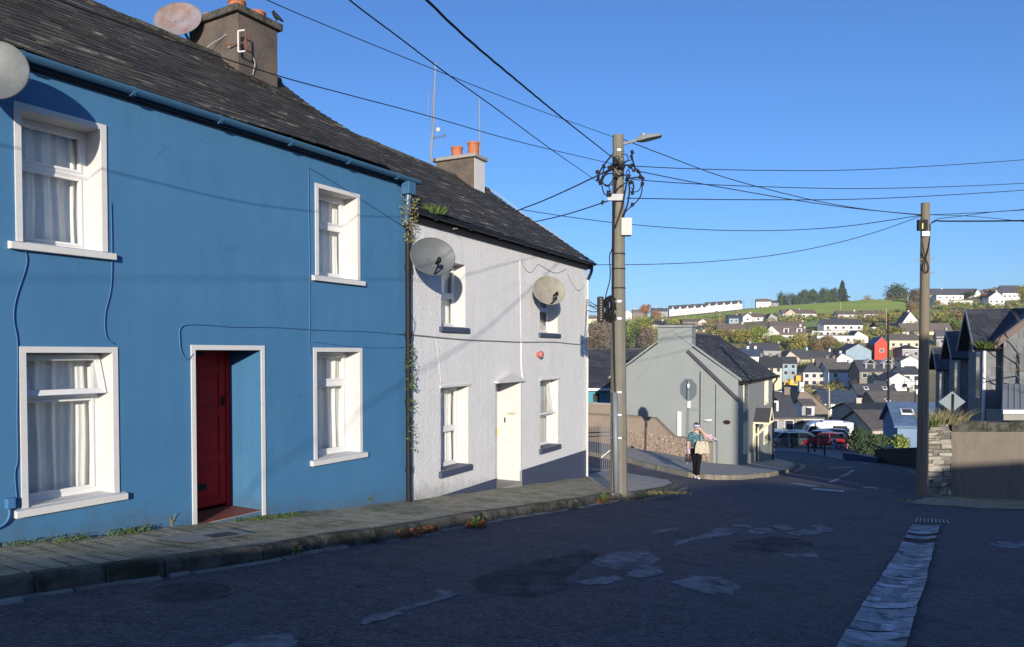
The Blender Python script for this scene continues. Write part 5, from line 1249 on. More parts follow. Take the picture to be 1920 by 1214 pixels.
fixn(MB().box((q0.x+.1, q0.y+.1, q0.z-3), (q0.x+5, q0.y+1, q0.z-.06)).build('wall', M['conc'], lt))
bc = P(1885, 627, 27.5)
tuft('fern', 'green fern growing in the gutter of the slate hung house', 'plant', fr.p(tx-.55, ze_-.22, .45), .6, .35, 260, 'leaf', 9, 1.1, .014)
# bare branches leaning in at the right edge
def branch(mb, p, d, L, r, depth, rnd):
    pts = [Vector(p)]; dd = Vector(d).normalized()
    for i in range(5):
        dd = (dd+Vector((rnd.uniform(-.2, .2), rnd.uniform(-.1, .1), rnd.uniform(-.15, .22)))).normalized(); pts.append(pts[-1]+dd*L/5)
    mb.tube(pts, [r*(1-.13*i) for i in range(6)], 5)
    if depth:
        for k in range(3): i = rnd.randint(2, 5); branch(mb, pts[i], dd+Vector((rnd.uniform(-.8, .8), rnd.uniform(-.3, .3), rnd.uniform(-.5, .7))), L*.6, r*.5, depth-1, rnd)
rnd = random.Random(14); mb = MB(); rt = P(1990, 790, 24.6)
bt = thing('bare_tree', 'leafless pale branches reaching in from the right edge above the wall', 'tree', (rt.x, rt.y, g(rt.x, rt.y)))
MB().tube([(rt.x, rt.y, g(rt.x, rt.y)-.2), rt+Vector((-.1, 0, 1.2)), rt+Vector((-.1, .1, 2.6))], [.09, .07, .05], 7).build('trunk', M['wood2'], bt)
for st_, d in (((-.1, .1, 2.2), (-1, -.05, .9)), ((-.1, .05, 1.4), (-1, 0, .55)), ((-.1, .1, 2.6), (-.5, 0, 1)), ((-.1, 0, .9), (-1, .05, .2)), ((-.1, .05, 1.8), (-1, 0, -.1))): branch(mb, rt+Vector(st_), d, 1.25, .03, 2, rnd)
mb.build('branches', M['wood2'], bt)
# ============================================================ unseen block added behind the camera, its top shaped to shade the road
cz = lambda x: lerp([(-4.9, .84), (-3.5, .90), (-2.6, .87), (0, 1.05), (3, 1.35), (7, 1.72), (9.6, 1.5), (10.9, 1.25), (12, 2.1), (20, 2.6)], x)
nb = thing('shade_caster', 'stone house uphill whose long shade lies across the road', 'house', (6, -8, g(6, -8)))
xs_ = [-4.9+i*.5 for i in range(51)]; pf = [(x, cz(x)) for x in xs_]
q = [Vector((x, -8, z)) for x, z in pf]+[Vector((pf[-1][0], -8, -3.5)), Vector((pf[0][0], -8, -3.5))]
fixn(MB().prism(q, (0, -5, 0)).build('wall', M['conc'], nb))
fixn(MB().box((10.0, -9.5, 1), (11.25, -8.2, 5.6)).build('chimney', M['render'], nb))  # tall column added to the block to shade a strip of road further down

# ============================================================ small growth along the pavement
gI = lambda u, v: gp(u, v, HK+.02)
wd_ = Vector((.509, .861, -.09))
for i, (u, v, n, w_, h, lf) in enumerate(((30, 1022, 620, 1.3, .045, .012), (136, 1014, 200, .35, .03, .011), (243, 1000, 420, .5, .06, .013), (520, 970, 520, .8, .04, .012), (470, 974, 260, .6, .03, .011), (275, 1046, 90, .2, .015, .010))):
    c = gI(u, v); weeds('weed_patch', ['low green weeds at the wall foot under the big lower left window', 'tiny clump of weeds right of the lower left window sill', 'rounded clump of weeds midway between the window and the red door', 'weeds right of the red door step', 'thin moss in front of the red door tiles', 'moss spot in the middle of the scored pavement'][i], c, wd_*w_, Vector((.861, -.509, 0))*.12, h, n, 'leaf', i+1, lf, None)
def stems(label, u, v, h, n, m, seed, leaf=.03, off=HK+.02, name='weed'):
    c = gp(u, v, off); rnd = random.Random(seed); t = thing(name, label, 'weed', c); sm_ = MB(); lm = MB()
    for i in range(n):
        a = rnd.uniform(0, 6.28); l = h*rnd.uniform(.6, 1); tpv = c+Vector((math.cos(a)*l*.35, math.sin(a)*l*.35, l)); sm_.tube([c, (c+tpv)/2+Vector((0, 0, l*.1)), tpv], [.004, .003, .002], 4)
        for k in range(7):
            p = c+(tpv-c)*(.3+.1*k); b = Vector((rnd.uniform(-1, 1), rnd.uniform(-1, 1), rnd.uniform(0, .7))).normalized(); s_ = b.orthogonal().normalized()*leaf*.4; e = p+b*leaf*rnd.uniform(.8, 1.8); kk = len(lm.v); lm.v += [p, (p+e)/2+s_, e, (p+e)/2-s_]; lm.f.append([kk, kk+1, kk+2, kk+3])
    sm_.build('stem', M[m], t); lm.build('foliage', M[m], t)
stems('leafy green weed at the blue wall foot right of the lower right window', 689, 946, .17, 7, 'leaf', 1, .035)
stems('wispy grey dead weed on the blue wall left of the red door', 322, 988, .16, 6, 'drygrass', 2, .02)
stems('green weed sprouting from the kerb below the red door', 893, 990, .16, 9, 'leaf', 3, .04, .02)
stems('tiny weed in the kerb foot far left of the dead leaves', 555, 1044, .1, 5, 'leaf', 5, .03, .02)
stems('green weed in the kerb left of the grey pole', 1133, 942, .2, 10, 'leaf', 4, .045, .03)
for (u, v, n, w_, lab, m) in ((777, 1004, 330, .85, 'long drift of brown dead leaves against the kerb', 'deadleaf'), (893, 990, 90, .3, 'small heap of dead leaves round the kerb weed', 'deadleaf'), (1128, 944, 90, .5, 'dead leaves against the kerb left of the grey pole', 'deadleaf'), (1230, 926, 220, 1.5, 'grass strip on the kerb right of the grey pole', 'drygrass'), (1700, 941, 30, .5, 'scattered litter leaves left of the wooden pole', 'drygrass')):
    c = gp(u, v, .0 if m == 'deadleaf' else .09); weeds('leaf_litter' if m == 'deadleaf' else 'grass_patch', lab, c, wd_*w_ if u < 1200 else Vector((1, .25, -.06))*w_, Vector((.861, -.509, 0))*.17, .09 if m == 'deadleaf' else .05, n, m, int(u), .045)
# climbing plants around the downpipe between the houses
for i, (z0, z1, n, w_, lab) in enumerate(((ZEW-.55, ZEW+.22, 420, .20, 'straggly plant bursting from the gutter end between the two houses'), (-.6, .15, 220, .09, 'narrow creeper half way up the black downpipe'), (-1.6, -.7, 120, .07, 'sparse creeper low on the black downpipe'))):
    c = BF.p(TB1-.0, z0, .06); rnd = random.Random(i); mb = MB()
    for k in range(n):
        f = rnd.random(); ww_ = w_*(.35+.9*f if i == 0 else 1); p = c+Vector((0, 0, (z1-z0)*f))+BF.d*rnd.uniform(-ww_, ww_*.7)+BF.n*rnd.uniform(-.02, .12)
        a_ = Vector((rnd.uniform(-1, 1), rnd.uniform(-1, 1), rnd.uniform(-1, .3))).normalized(); b_ = a_.orthogonal().normalized(); l = .03*rnd.uniform(.5, 1.2); kk = len(mb.v); mb.v += [p-a_*l, p+b_*l*.45, p+a_*l, p-b_*l*.45]; mb.f.append([kk, kk+1, kk+2, kk+3])
    tag(mb.build('creeper', M['leaf' if i else 'drygrass']), lab, 'plant')
tuft('grass_tuft', 'green grass tuft growing in the white house gutter by the blue rainwater head', 'plant', WF.p(.55, ZEW+.02, .12), .5, .2, 200, 'leaf', 12, .8, .01)
t = thing('drain_cover', 'small dark drain cover set in the pavement below the red door', 'drain cover', gI(415, 1006))
c = gI(415, 1006); mb = MB(); d = Vector((.509, .861, -.095)); e = Vector((.861, -.509, -.0))
q = [c+d*a_+e*b_+Vector((0, 0, .018)) for a_, b_ in ((-.16, -.1), (.16, -.1), (.16, .1), (-.16, .1))]; mb.poly(q); fixn(mb.build('lid', M['cast'], t))
q = [c+d*a_+e*b_+Vector((0, 0, .012)) for a_, b_ in ((-.62, -.3), (.32, -.3), (.32, .17), (-.5, .17))]; fixn(MB().poly(q).build('concrete_surround', M['conc'], t))
# ============================================================ the town and hillside across the valley
def cm(name, c, rough=.85, var=.08, vs=.6): return mat(name, c, rough, var, vs)
W_ = dict(w=cm('far_white_render', (.62, .61, .58)), c=cm('far_cream_render', (.58, .52, .36)), p=cm('far_pink_render', (.58, .47, .46)), b=cm('far_pale_blue_render', (.36, .46, .56)),
 g=cm('far_grey_render', (.27, .28, .28)), t=cm('far_stone', (.22, .20, .16), .9, .25, 1.5), br=cm('far_brown_render', (.19, .155, .125), .9, .15, 1), r=cm('far_red_render', (.55, .07, .045)), bl=cm('far_blue_grey_render', (.24, .33, .39)),
 gb=cm('far_beige_render', (.44, .39, .32)), y=cm('far_yellow_paint', (.62, .36, .04)), nb=cm('far_blue_render', (.16, .24, .36)), te=cm('far_teal_paint', (.22, .50, .50)))  # the mid blue is the wall colour of the blue roofed house
def rmat(name, c): return mat(name, c, .75, .22, .9, .0, col2=tuple(x*.6 for x in c), c2scale=.7, stretch=(1, 1, 4))
R_ = dict(s=rmat('far_slate_roof', (.055, .058, .07)), d=rmat('far_dark_roof', (.03, .032, .04)), n=rmat('far_navy_roof', (.035, .055, .09)), b=rmat('far_brown_roof', (.13, .105, .09)), k=rmat('far_grey_brown_roof', (.105, .095, .085)), u=rmat('far_blue_roof', (.09, .15, .25)))
PANE = mat('far_window_glass', (.035, .045, .06), .12); FW = mat('far_window_frame', (.7, .7, .7), .5)
def fh(label, uL, uR, vE, vR, vB, kind='side', wall='w', roof='s', D=None, yaw=0, dep=7, wins=(3, 1), ch=(), chc='w', apex=.5, over=.3, name='house', cat='house', extra=None, frames=True):
    uc = (uL+uR)/2
    if vB < 660: D = None
    if D is None: D = gp(uc, vB).y
    o = P(uL, vE, D); fr = Fr((o.x, o.y), (math.cos(R(yaw)), math.sin(R(yaw)))); W = fr.tz(uR, vE)[0]; zE = o.z
    c = fr.p(W/2, 0, -dep/2); zb = min(g(*fr.p(a, 0, b).xy) for a in (0, W) for b in (0, -dep))-1.0
    zw = fr.tz(uc, vB)[1]
    h = thing(name, label, cat, (c.x, c.y, g(c.x, c.y)))
    h['_'] = 1; del h['_']
    Wm, Rm = W_[wall], R_[roof]; mb = MB(); rb_ = MB(); th = .18
    if kind in ('side', 'hip'):
        zR = P(uc, vR, D+dep/2).z
        if kind == 'side':
            mb.prism([fr.p(0, zb), fr.p(0, zE), fr.p(0, zR-.12, -dep/2), fr.p(0, zE, -dep), fr.p(0, zb, -dep)], fr.d*W)
            s = over*(zR-zE)/(dep/2)
            rb_.prism([fr.p(-over, zE-s, over), fr.p(-over, zR, -dep/2), fr.p(-over, zE-s, -dep-over), fr.p(-over, zE-s+th, -dep-over), fr.p(-over, zR+th, -dep/2), fr.p(-over, zE-s+th, over)], fr.d*(W+2*over))
        else:
            mb.fbox(fr, 0, W, zb, zE, -dep, 0); k = dep/2
            A = [fr.p(-over, zE, over), fr.p(W+over, zE, over), fr.p(W+over, zE, -dep-over), fr.p(-over, zE, -dep-over)]; r0, r1 = fr.p(min(k, W*.45), zR, -dep/2), fr.p(W-min(k, W*.45), zR, -dep/2)
            rb_.poly([A[0], A[1], r1, r0]).poly([A[2], A[3], r0, r1]).poly([A[1], A[2], r1]).poly([A[3], A[0], r0]).poly(A[::-1])
    elif kind == 'gable':
        zR = fr.tz(uL+(uR-uL)*apex, vR)[1]; ax = fr.tz(uL+(uR-uL)*apex, vR)[0]
        mb.prism([fr.p(0, zb), fr.p(0, zE), fr.p(ax, zR-.08), fr.p(W, zE), fr.p(W, zb)], -fr.n*dep)
        for e0 in (-over, W+over):
            zz_ = zE-over*.6; A = [fr.p(e0, zz_, .25), fr.p(ax, zR, .25), fr.p(ax, zR, -dep-.2), fr.p(e0, zz_, -dep-.2)]; rb_.hexa(A, [p+Vector((0, 0, th)) for p in A])
    elif kind == 'flat':
        zR = zE; mb.fbox(fr, 0, W, zb, zE, -dep, 0); rb_.fbox(fr, -over*.5, W+over*.5, zE, zE+.25, -dep-.2, over*.5)
    fixn(mb.build('wall', Wm, h)); ro = fixn(rb_.build('roof', Rm, h))
    nx, nz = wins
    if kind in ('side', 'hip', 'flat') and nx:
        fixn(MB().fbox(fr, -.1, W+.1, zE-.22, zE-.02, .0, .12).build('fascia', FW, h)); dx = W*(.5 if nx % 2 == 0 else .12)
        fixn(MB().fbox(fr, dx-.45, dx+.45, zw-.3, zw+1.9, -.02, .05).build('door', W_['g' if wall != 'g' else 'br'], h))
    H = max(1.8, zE-zw)
    for j in range(nz):
        for i in range(nx):
            ww = min(1.3, W/nx*.5); cx = W*(i+.5)/nx; zc = zw+H*(j+.5)/nz+.1; hh = min(.62, H/nz*.28)
            q = MB().fbox(fr, cx-ww/2-.08, cx+ww/2+.08, zc-hh-.08, zc+hh+.08, -.02, .05); wn = fixn(q.build('window', FW, h))
            fixn(MB().fbox(fr, cx-ww/2, cx+ww/2, zc-hh, zc+hh, .05, .06).build('pane', PANE, wn))
    if not ch and kind in ('side', 'hip') and 150 < D < 480 and int(uL) % 3: ch = (.93,); chc = wall if wall != 'r' else 'g'
    for f in ch:
        cw = .8; cx = W*f; cy = -dep/2
        if kind == 'gable': cx = ax; cy = -dep*f
        q = MB().fbox(fr, cx-cw/2, cx+cw/2, zR-.9, zR+.75, cy-.45, cy+.45); c_ = fixn(q.build('chimney', W_[chc], h))
        fixn(MB().fbox(fr, cx-cw/2-.08, cx+cw/2+.08, zR+.75, zR+.9, cy-.5, cy+.5).build('cap', W_[chc], c_))
    if extra: extra(h, fr, W, zE, zR, zw, dep, Wm, Rm, ro)
    return h, fr, W
def dormers(fs, w_=1.6, gab=False, wall=None):
    def f(h, fr, W, zE, zR, zw, dep, Wm, Rm, ro):
        for s in fs:
            cx = W*s; z0 = zE+(zR-zE)*.18; z1 = zE+(zR-zE)*.72; hh = -dep*.09
            d_ = fixn(MB().fbox(fr, cx-w_/2, cx+w_/2, z0-.3, z1, -dep*.45, hh).build('dormer', W_[wall] if wall else Wm, ro))
            if gab:
                for sg_ in (-1, 1):
                    A = [fr.p(cx+sg_*(w_/2+.3), z1-.25, hh+.25), fr.p(cx, z1+w_*.42, hh+.25), fr.p(cx, z1+w_*.42, -dep*.48), fr.p(cx+sg_*(w_/2+.3), z1-.25, -dep*.48)]; 
                    fixn(MB().hexa(A, [p+Vector((0, 0, .14)) for p in A]).build('dormer_roof', W_['w'] if wall == 'g' else Rm, ro))
            else: fixn(MB().fbox(fr, cx-w_/2-.15, cx+w_/2+.15, z1, z1+.15, -dep*.47, hh+.15).build('dormer_roof', Rm, ro))
            fixn(MB().fbox(fr, cx-w_*.3, cx+w_*.3, z0+.1, z1-.25, hh-.01, hh+.04).build('dormer_window', PANE, ro))
    return f
def fgable(s, w_, wall=None, zf=1.0):        # projecting front gable
    def f(h, fr, W, zE, zR, zw, dep, Wm, Rm, ro):
        a, b = W*s-w_/2, W*s+w_/2; zp = zE+(zR-zE)*zf; mb = MB(); zb = zw-2
        mb.prism([fr.p(a, zb, 1), fr.p(a, zE, 1), fr.p((a+b)/2, zp-.06, 1), fr.p(b, zE, 1), fr.p(b, zb, 1)], -fr.n*(1+dep/2-.1)); q = fixn(mb.build('front_gable', W_[wall] if wall else Wm, h))
        for e in (a-.25, b+.25):
            A = [fr.p(e, zE-.2, 1.2), fr.p((a+b)/2, zp, 1.2), fr.p((a+b)/2, zp, -dep/2), fr.p(e, zE-.2, -dep/2)]; fixn(MB().hexa(A, [p+Vector((0, 0, .14)) for p in A]).build('gable_roof', Rm, ro))
        fixn(MB().fbox(fr, (a+b)/2-.6, (a+b)/2+.6, zw+.8, zw+1.9, 1, 1.05).build('window', PANE, q))
    return f
def skylights(fs):
    def f(h, fr, W, zE, zR, zw, dep, Wm, Rm, ro):
        for s, k in fs:
            sl_ = lambda t, kk, o: fr.p(t, zE+(zR-zE)*kk+.2+o, -dep/2*kk)
            A = [sl_(W*s-.5, k-.1, 0), sl_(W*s+.5, k-.1, 0), sl_(W*s+.5, k+.12, 0), sl_(W*s-.5, k+.12, 0)]; q = fixn(MB().hexa(A, [p+Vector((0, 0, .08)) for p in A]).build('skylight', FW, ro))
            A = [sl_(W*s-.36, k-.07, .09), sl_(W*s+.36, k-.07, .09), sl_(W*s+.36, k+.09, .09), sl_(W*s-.36, k+.09, .09)]; fixn(MB().hexa(A, [p+Vector((0, 0, .02)) for p in A]).build('skylight_pane', PANE, q))
    return f
G_ = 'houses on the hill across the valley'
# --- skyline terraces: ten gabled white houses
us = [1253+6.9*i for i in range(20)]
ords = 'first second third fourth fifth sixth seventh eighth ninth tenth'.split()
for i in range(10):
    u0 = 1255+13.7*i; k = i/9
    fh('%s white gabled house from the left in the skyline terrace' % ords[i], u0, u0+13.3, 580-k*8.5-(2 if i > 4 else 0), 573.5-k*7.5-(2 if i > 4 else 0), 588-k*9, 'side', 'w', 's', D=560, dep=7, wins=(0, 0), extra=fgable(.45, 2.7, zf=.72))
fh('white farmhouse on the skyline left of the dark trees', 1418, 1446, 566, 561, 574, 'side', 'w', 'b', D=575, yaw=-8, wins=(4, 1), ch=(.9,))
fh('long grey outbuilding beside the skyline farmhouse', 1447, 1464, 568, 564, 573, 'side', 'g', 's', D=590, wins=(3, 1))
fh('small white gable high on the left skyline by the grey pole', 1168, 1185, 588, 582, 594, 'gable', 'w', 's', D=470, wins=(0, 0))
fh('cream cottage with brown roof between white house and grey pole', 1098, 1124, 598, 592, 604, 'side', 'c', 'b', D=440, wins=(3, 1), ch=(.85,))
fh('low brown roofed row at the left skyline', 1186, 1212, 586, 581, 591, 'side', 'br', 'b', D=520, wins=(0, 0), ch=(.2,))
fh('grey roofed houses on the skyline left of the terrace', 1222, 1252, 584, 578, 589, 'side', 'g', 's', D=545, wins=(0, 0), ch=(.3, .8))
fh('dark roofed bungalow just left of the grey chimney top', 1210, 1250, 609, 602, 616, 'side', 'w', 'd', D=400, wins=(3, 1), ch=(.85,))
fh('brown bungalow with pink gable behind the grey chimney', 1280, 1331, 604, 599, 611, 'side', 'br', 'b', D=430, wins=(2, 1), extra=fgable(.72, 6, 'p', .95))
fh('low white bungalow right of the grey chimney', 1296, 1322, 618, 612, 624, 'side', 'w', 's', D=375, wins=(2, 1))
fh('cream bungalow with wide brown roof below the field', 1346, 1398, 618, 608, 627, 'side', 'c', 'b', D=370, wins=(3, 1), yaw=-6)
fh('pale blue grey boxy house above the cream bungalow', 1367, 1385, 597, 591, 607, 'side', 'bl', 's', D=425, wins=(2, 1))
fh('white bungalow with white chimney under the field edge', 1392, 1432, 595, 588, 603, 'side', 'w', 'b', D=440, wins=(2, 1), ch=(.45,), extra=fgable(.22, 6, None, .9))
fh('small grey gabled house right of the white bungalow', 1441, 1458, 596, 588, 603, 'gable', 'g', 's', D=440, wins=(1, 1), apex=.3)
fh('large white bungalow with grey left gable in the middle of the hill', 1468, 1531, 588, 581, 598, 'side', 'w', 'b', D=440, wins=(4, 1), ch=(.55,), chc='g', extra=fgable(.2, 7.5, 'gb', 1.0), yaw=6)
fh('low white modern bungalow with white chimney under the field', 1571, 1618, 590, 584, 598, 'side', 'w', 'b', D=440, wins=(3, 1), ch=(.75,))
fh('long white modern bungalow right part below the field', 1620, 1660, 589, 583, 597, 'side', 'w', 'b', D=440, wins=(3, 1))
fh('long brown roofed house behind the white dormer house', 1446, 1510, 612, 604, 619, 'side', 'w', 'b', D=385, wins=(4, 1), ch=(.98,), chc='gb')
fh('white house with two box dormers and white left gable', 1430, 1512, 627, 612, 639, 'side', 'w', 'b', D=345, wins=(4, 1), yaw=4, extra=lambda *a: (dormers((.55, .85), 2.6)(*a), fgable(.18, 8.5, None, .98)(*a)))
fh('white two storey house with wide dark slate roof', 1545, 1618, 609, 599, 621, 'side', 'w', 's', D=385, wins=(5, 1), yaw=5)
fh('white flat roofed modern house upper storey', 1522, 1594, 621, 619, 632, 'flat', 'w', 'd', D=352, wins=(6, 1), dep=9)
fh('white flat roofed modern block in front of the upper storey', 1532, 1602, 630, 629, 646, 'flat', 'w', 'd', D=338, wins=(3, 1), dep=9)
fh('plain white gabled house right of the flat roofed block', 1599, 1628, 632, 621, 643, 'gable', 'w', 's', D=345, wins=(0, 0), apex=.35)
fh('white house with striped white roof edge left of the wooden pole', 1690, 1727, 609, 585, 613, 'gable', 'w', 'w' if 0 else 's', D=345, wins=(0, 0), apex=.45, ch=(.3,))
fh('wide brown roofed house left of the wooden pole', 1692, 1786, 621, 607, 628, 'side', 'c', 'b', D=330, wins=(3, 1))
fh('cream house with brown roof and white chimney by the red house', 1668, 1726, 638, 627, 656, 'side', 'c', 'k', D=300, wins=(4, 1), ch=(.7,))
fh('bright red house with a blue grey slate roof', 1640, 1667, 646, 632, 670, 'gable', 'r', 'u', D=285, wins=(1, 1), yaw=-14, apex=.5, dep=14, extra=None)
fh('blue grey house with a broad blank gable', 1586, 1634, 658, 645, 673, 'gable', 'bl', 's', D=285, wins=(0, 0), apex=.5, dep=10)
fh('low grey sheds between the blue grey gable and red house', 1616, 1644, 655, 650, 668, 'side', 'g', 's', D=296, wins=(2, 1))
fh('dark green grey house right of the red house', 1692, 1726, 655, 647, 673, 'hip', 'g', 'd', D=280, wins=(2, 1))
fh('small white gabled house with white chimney by the wooden pole', 1689, 1725, 677, 668, 688, 'gable', 'w', 'b', D=262, wins=(0, 0), ch=(.4,))
fh('wide slate roofed house with two white edged gabled dormers', 1612, 1688, 696, 676, 714, 'side', 't', 's', D=225, wins=(4, 1), extra=dormers((.28, .72), 3, True, 'g'))
fh('white two storey house beside the wooden pole', 1693, 1727, 702, 688, 735, 'side', 'w', 's', D=205, wins=(2, 2), ch=(.3,))
fh('white gabled house front seen behind the tall lamp post', 1662, 1708, 713, 700, 736, 'gable', 'w', 's', D=200, wins=(2, 1), apex=.48)
fh('slate roofed house with two skylights behind the lamp post', 1612, 1686, 746, 721, 760, 'side', 'gb', 's', D=165, wins=(2, 1), extra=skylights(((.28, .62), (.76, .62))))
fh('long mottled brown roofed building left of the wooden pole', 1643, 1730, 757, 735, 762, 'side', 't', 'k', D=155, wins=(0, 0), yaw=3, extra=skylights(((.28, .2),)))
fh('pale pink house with hipped grey roof', 1506, 1547, 699, 681, 725, 'hip', 'p', 's', D=250, wins=(3, 2))
fh('pale blue house with white framed windows', 1553, 1607, 698, 680, 724, 'side', 'b', 'k', D=246, wins=(2, 2), ch=(), dep=9)
fh('grey brown roof rising behind the pink and pale blue houses', 1532, 1568, 687, 672, 700, 'side', 'br', 'k', D=262, wins=(0, 0), ch=(.6, .95), chc='br', yaw=-15)
fh('cream gabled hall with its slate roof running right', 1469, 1501, 674, 659, 702, 'gable', 'gb', 's', D=285, wins=(1, 1), apex=.4, dep=8)
fh('slate roofed wing with pale turquoise end gable', 1488, 1519, 673, 656, 700, 'side', 'gb', 's', D=290, wins=(3, 1), ch=(.98,), chc='te')
fh('grey roofed row right of the turquoise chimney', 1523, 1563, 672, 659, 682, 'side', 'c', 's', D=295, wins=(0, 0), ch=(.97,))
fh('white gabled cottage with white chimney left of the blue grey gable', 1569, 1600, 673, 663, 682, 'gable', 'w', 'k', D=280, wins=(0, 0), apex=.3, ch=(.2,))
fh('dark slate roofed street houses just above the grey house roof', 1428, 1466, 689, 668, 712, 'side', 'c', 'd', D=235, wins=(3, 2), ch=(.05, .5, .95), chc='br', yaw=-12)
fh('grey rendered terrace house with dark roof in the street', 1467, 1494, 682, 670, 706, 'side', 'bl', 's', D=255, wins=(2, 2), yaw=-14)
fh('slate roofed house with white verge behind the street houses', 1408, 1466, 657, 644, 668, 'side', 'g', 's', D=300, wins=(0, 0), ch=(.05, .98), chc='g')
fh('row of dark roofs with a white chimney above the grey house ridge', 1384, 1432, 668, 654, 680, 'side', 'w', 'n', D=268, wins=(0, 0), ch=(.45, .75), yaw=-6)
fh('white building with navy slate roof and dark window band', 1545, 1611, 756, 733, 772, 'side', 'w', 'n', D=150, wins=(4, 1), extra=skylights(()))
fh('brown rendered house with a steep blank gable', 1489, 1553, 768, 726, 790, 'gable', 'br', 'k', D=135, wins=(0, 0), apex=.22, ch=(.05,), dep=8)
fh('small white house below the brown gable', 1506, 1527, 761, 750, 785, 'side', 'w', 'k', D=122, wins=(1, 1), dep=4)
fh('stone house with a dark tiled roof and white dormer', 1436, 1494, 782, 738, 816, 'side', 't', 's', D=100, wins=(2, 1), dep=8, ch=(1.0,), chc='br', extra=dormers((.28,), 1.6, True, 'w'))
fh('row of low white sheds behind the parked cars', 1494, 1545, 786, 782, 796, 'flat', 'w', 'k', D=118, wins=(0, 0), dep=4)
fh('long low outbuilding with pale sheet metal roof behind the van', 1524, 1628, 803, 791, 828, 'side', 'br', 'u' if 0 else 's', D=92, wins=(0, 0), dep=5)
fh('house with purple brown roof left of the lamp post', 1636, 1700, 806, 771, 818, 'side', 'gb', 'k', D=88, wins=(0, 0), dep=9, ch=())
fh('broad dark roofed house with cream chimney behind the purple roof', 1608, 1716, 775, 757, 790, 'side', 'g', 'd', D=112, wins=(0, 0), ch=(.24,), chc='gb', dep=9)
fh('blue roofed house with a skylight in front of the wooden pole', 1683, 1765, 799, 757, 850, 'side', 'nb', 'u', D=60, wins=(0, 0), yaw=-18, dep=7, extra=skylights(((.32, .5),)))
fh('white modern house high on the right hillside, upper box', 1756, 1807, 554, 552, 563, 'flat', 'w', 's', D=400, wins=(4, 1), dep=8)
fh('white modern house high on the right hillside, lower terrace', 1752, 1824, 564, 563, 574, 'flat', 'w', 's', D=385, wins=(4, 1), dep=8)
fh('long grey roofed house on the right skyline', 1744, 1836, 553, 542, 560, 'side', 'w', 's', D=430, wins=(0, 0), ch=(.28,), extra=fgable(.95, 6, None, .8))
fh('white gabled house with pale blue peak on the right hillside', 1854, 1884, 558, 547, 574, 'gable', 'w', 's', D=330, wins=(3, 1), ch=(.1,))
fh('grey roofed house on the far right skyline', 1880, 1916, 549, 536, 563, 'side', 'w', 's', D=345, wins=(4, 1))
fh('small grey flat roofed building left of the slate hung terrace', 1756, 1777, 632, 619, 650, 'side', 'g', 's', D=75, wins=(1, 1), dep=2)
# field and lanes
def drp(px, off, step, name, m, label, cat):
    p = pxpoly(px); o = drape(p, off, step).build(name, m); tag(o, label, cat, kind='structure')
grass = mat('field_grass', (.34, .42, .05), .95, .15, .02); lawn = mat('lawn_grass', (.24, .31, .08), .95, .15, .05)
drp([(1238, 602), (1300, 594), (1400, 583), (1460, 576), (1520, 570), (1600, 565.5), (1660, 564.5), (1696, 563), (1700, 584), (1660, 589), (1560, 591), (1470, 591), (1430, 593), (1390, 598), (1330, 604), (1250, 609)], .8, 14, 'field', grass, 'bright green sloping field below the skyline', 'field')
drp([(1455, 606), (1520, 600), (1560, 602), (1560, 612), (1530, 620), (1500, 616), (1440, 612)], .6, 8, 'garden_lawn', lawn, 'pale green garden slope between the hill houses', 'lawn')
drp([(1760, 574), (1850, 574), (1850, 582), (1760, 580)], .6, 8, 'garden_lawn', lawn, 'lawn in front of the white modern house', 'lawn')
tar = mat('far_tarmac', (.07, .07, .08), .9)
drp([(1468, 712), (1500, 716), (1560, 730), (1606, 735), (1606, 743), (1540, 738), (1470, 724), (1440, 724), (1440, 714)], .3, 6, 'far_street', tar, 'street running past the pink house', 'road')
drp([(1648, 610), (1664, 612), (1652, 640), (1628, 640)], .5, 6, 'far_street', tar, 'steep lane climbing the hill', 'road')
# ------------------------------------------------------------ trees
def crown_mesh(mb, c, rx, ry, rz, n, leaf, rnd, lobes=7, hollow=.55):
    L = [(Vector((rnd.uniform(-.5, .5)*rx, rnd.uniform(-.5, .5)*ry, rnd.uniform(-.45, .5)*rz)), rnd.uniform(.38, .62)) for _ in range(lobes)]
    for i in range(n):
        lc, lr = rnd.choice(L); d = Vector((rnd.gauss(0, 1), rnd.gauss(0, 1), rnd.gauss(0, 1))).normalized(); rr = lr*(hollow+(1-hollow)*rnd.random())*rnd.uniform(.85, 1.18)
        p = Vector(c)+lc+Vector((d.x*rx*rr, d.y*ry*rr, d.z*rz*rr)); a = (d+Vector((rnd.uniform(-.9, .9), rnd.uniform(-.9, .9), rnd.uniform(-.9, .9)))).normalized(); t1 = a.orthogonal().normalized(); t2 = a.cross(t1); l = leaf*rnd.uniform(.5, 1.3)
        k = len(mb.v); mb.v += [p-t1*l, p+t2*l*.6, p+t1*l, p-t2*l*.6]; mb.f.append([k, k+1, k+2, k+3])
def lmat(name, c): return mat(name, c, .9, .25, .35, island=.45)
TL = dict(green=lmat('leaf_green', (.18, .23, .055)), olive=lmat('leaf_olive', (.27, .25, .065)), dark=lmat('leaf_dark', (.045, .08, .035)), brown=lmat('leaf_brown', (.24, .17, .08)), russet=lmat('leaf_russet', (.30, .145, .065)), bare=lmat('twig_brown', (.17, .135, .10)), bright=lmat('leaf_bright', (.22, .27, .05)))
BARK = mat('tree_bark', (.12, .10, .08), .95, .2, 2)
PROTO = {}
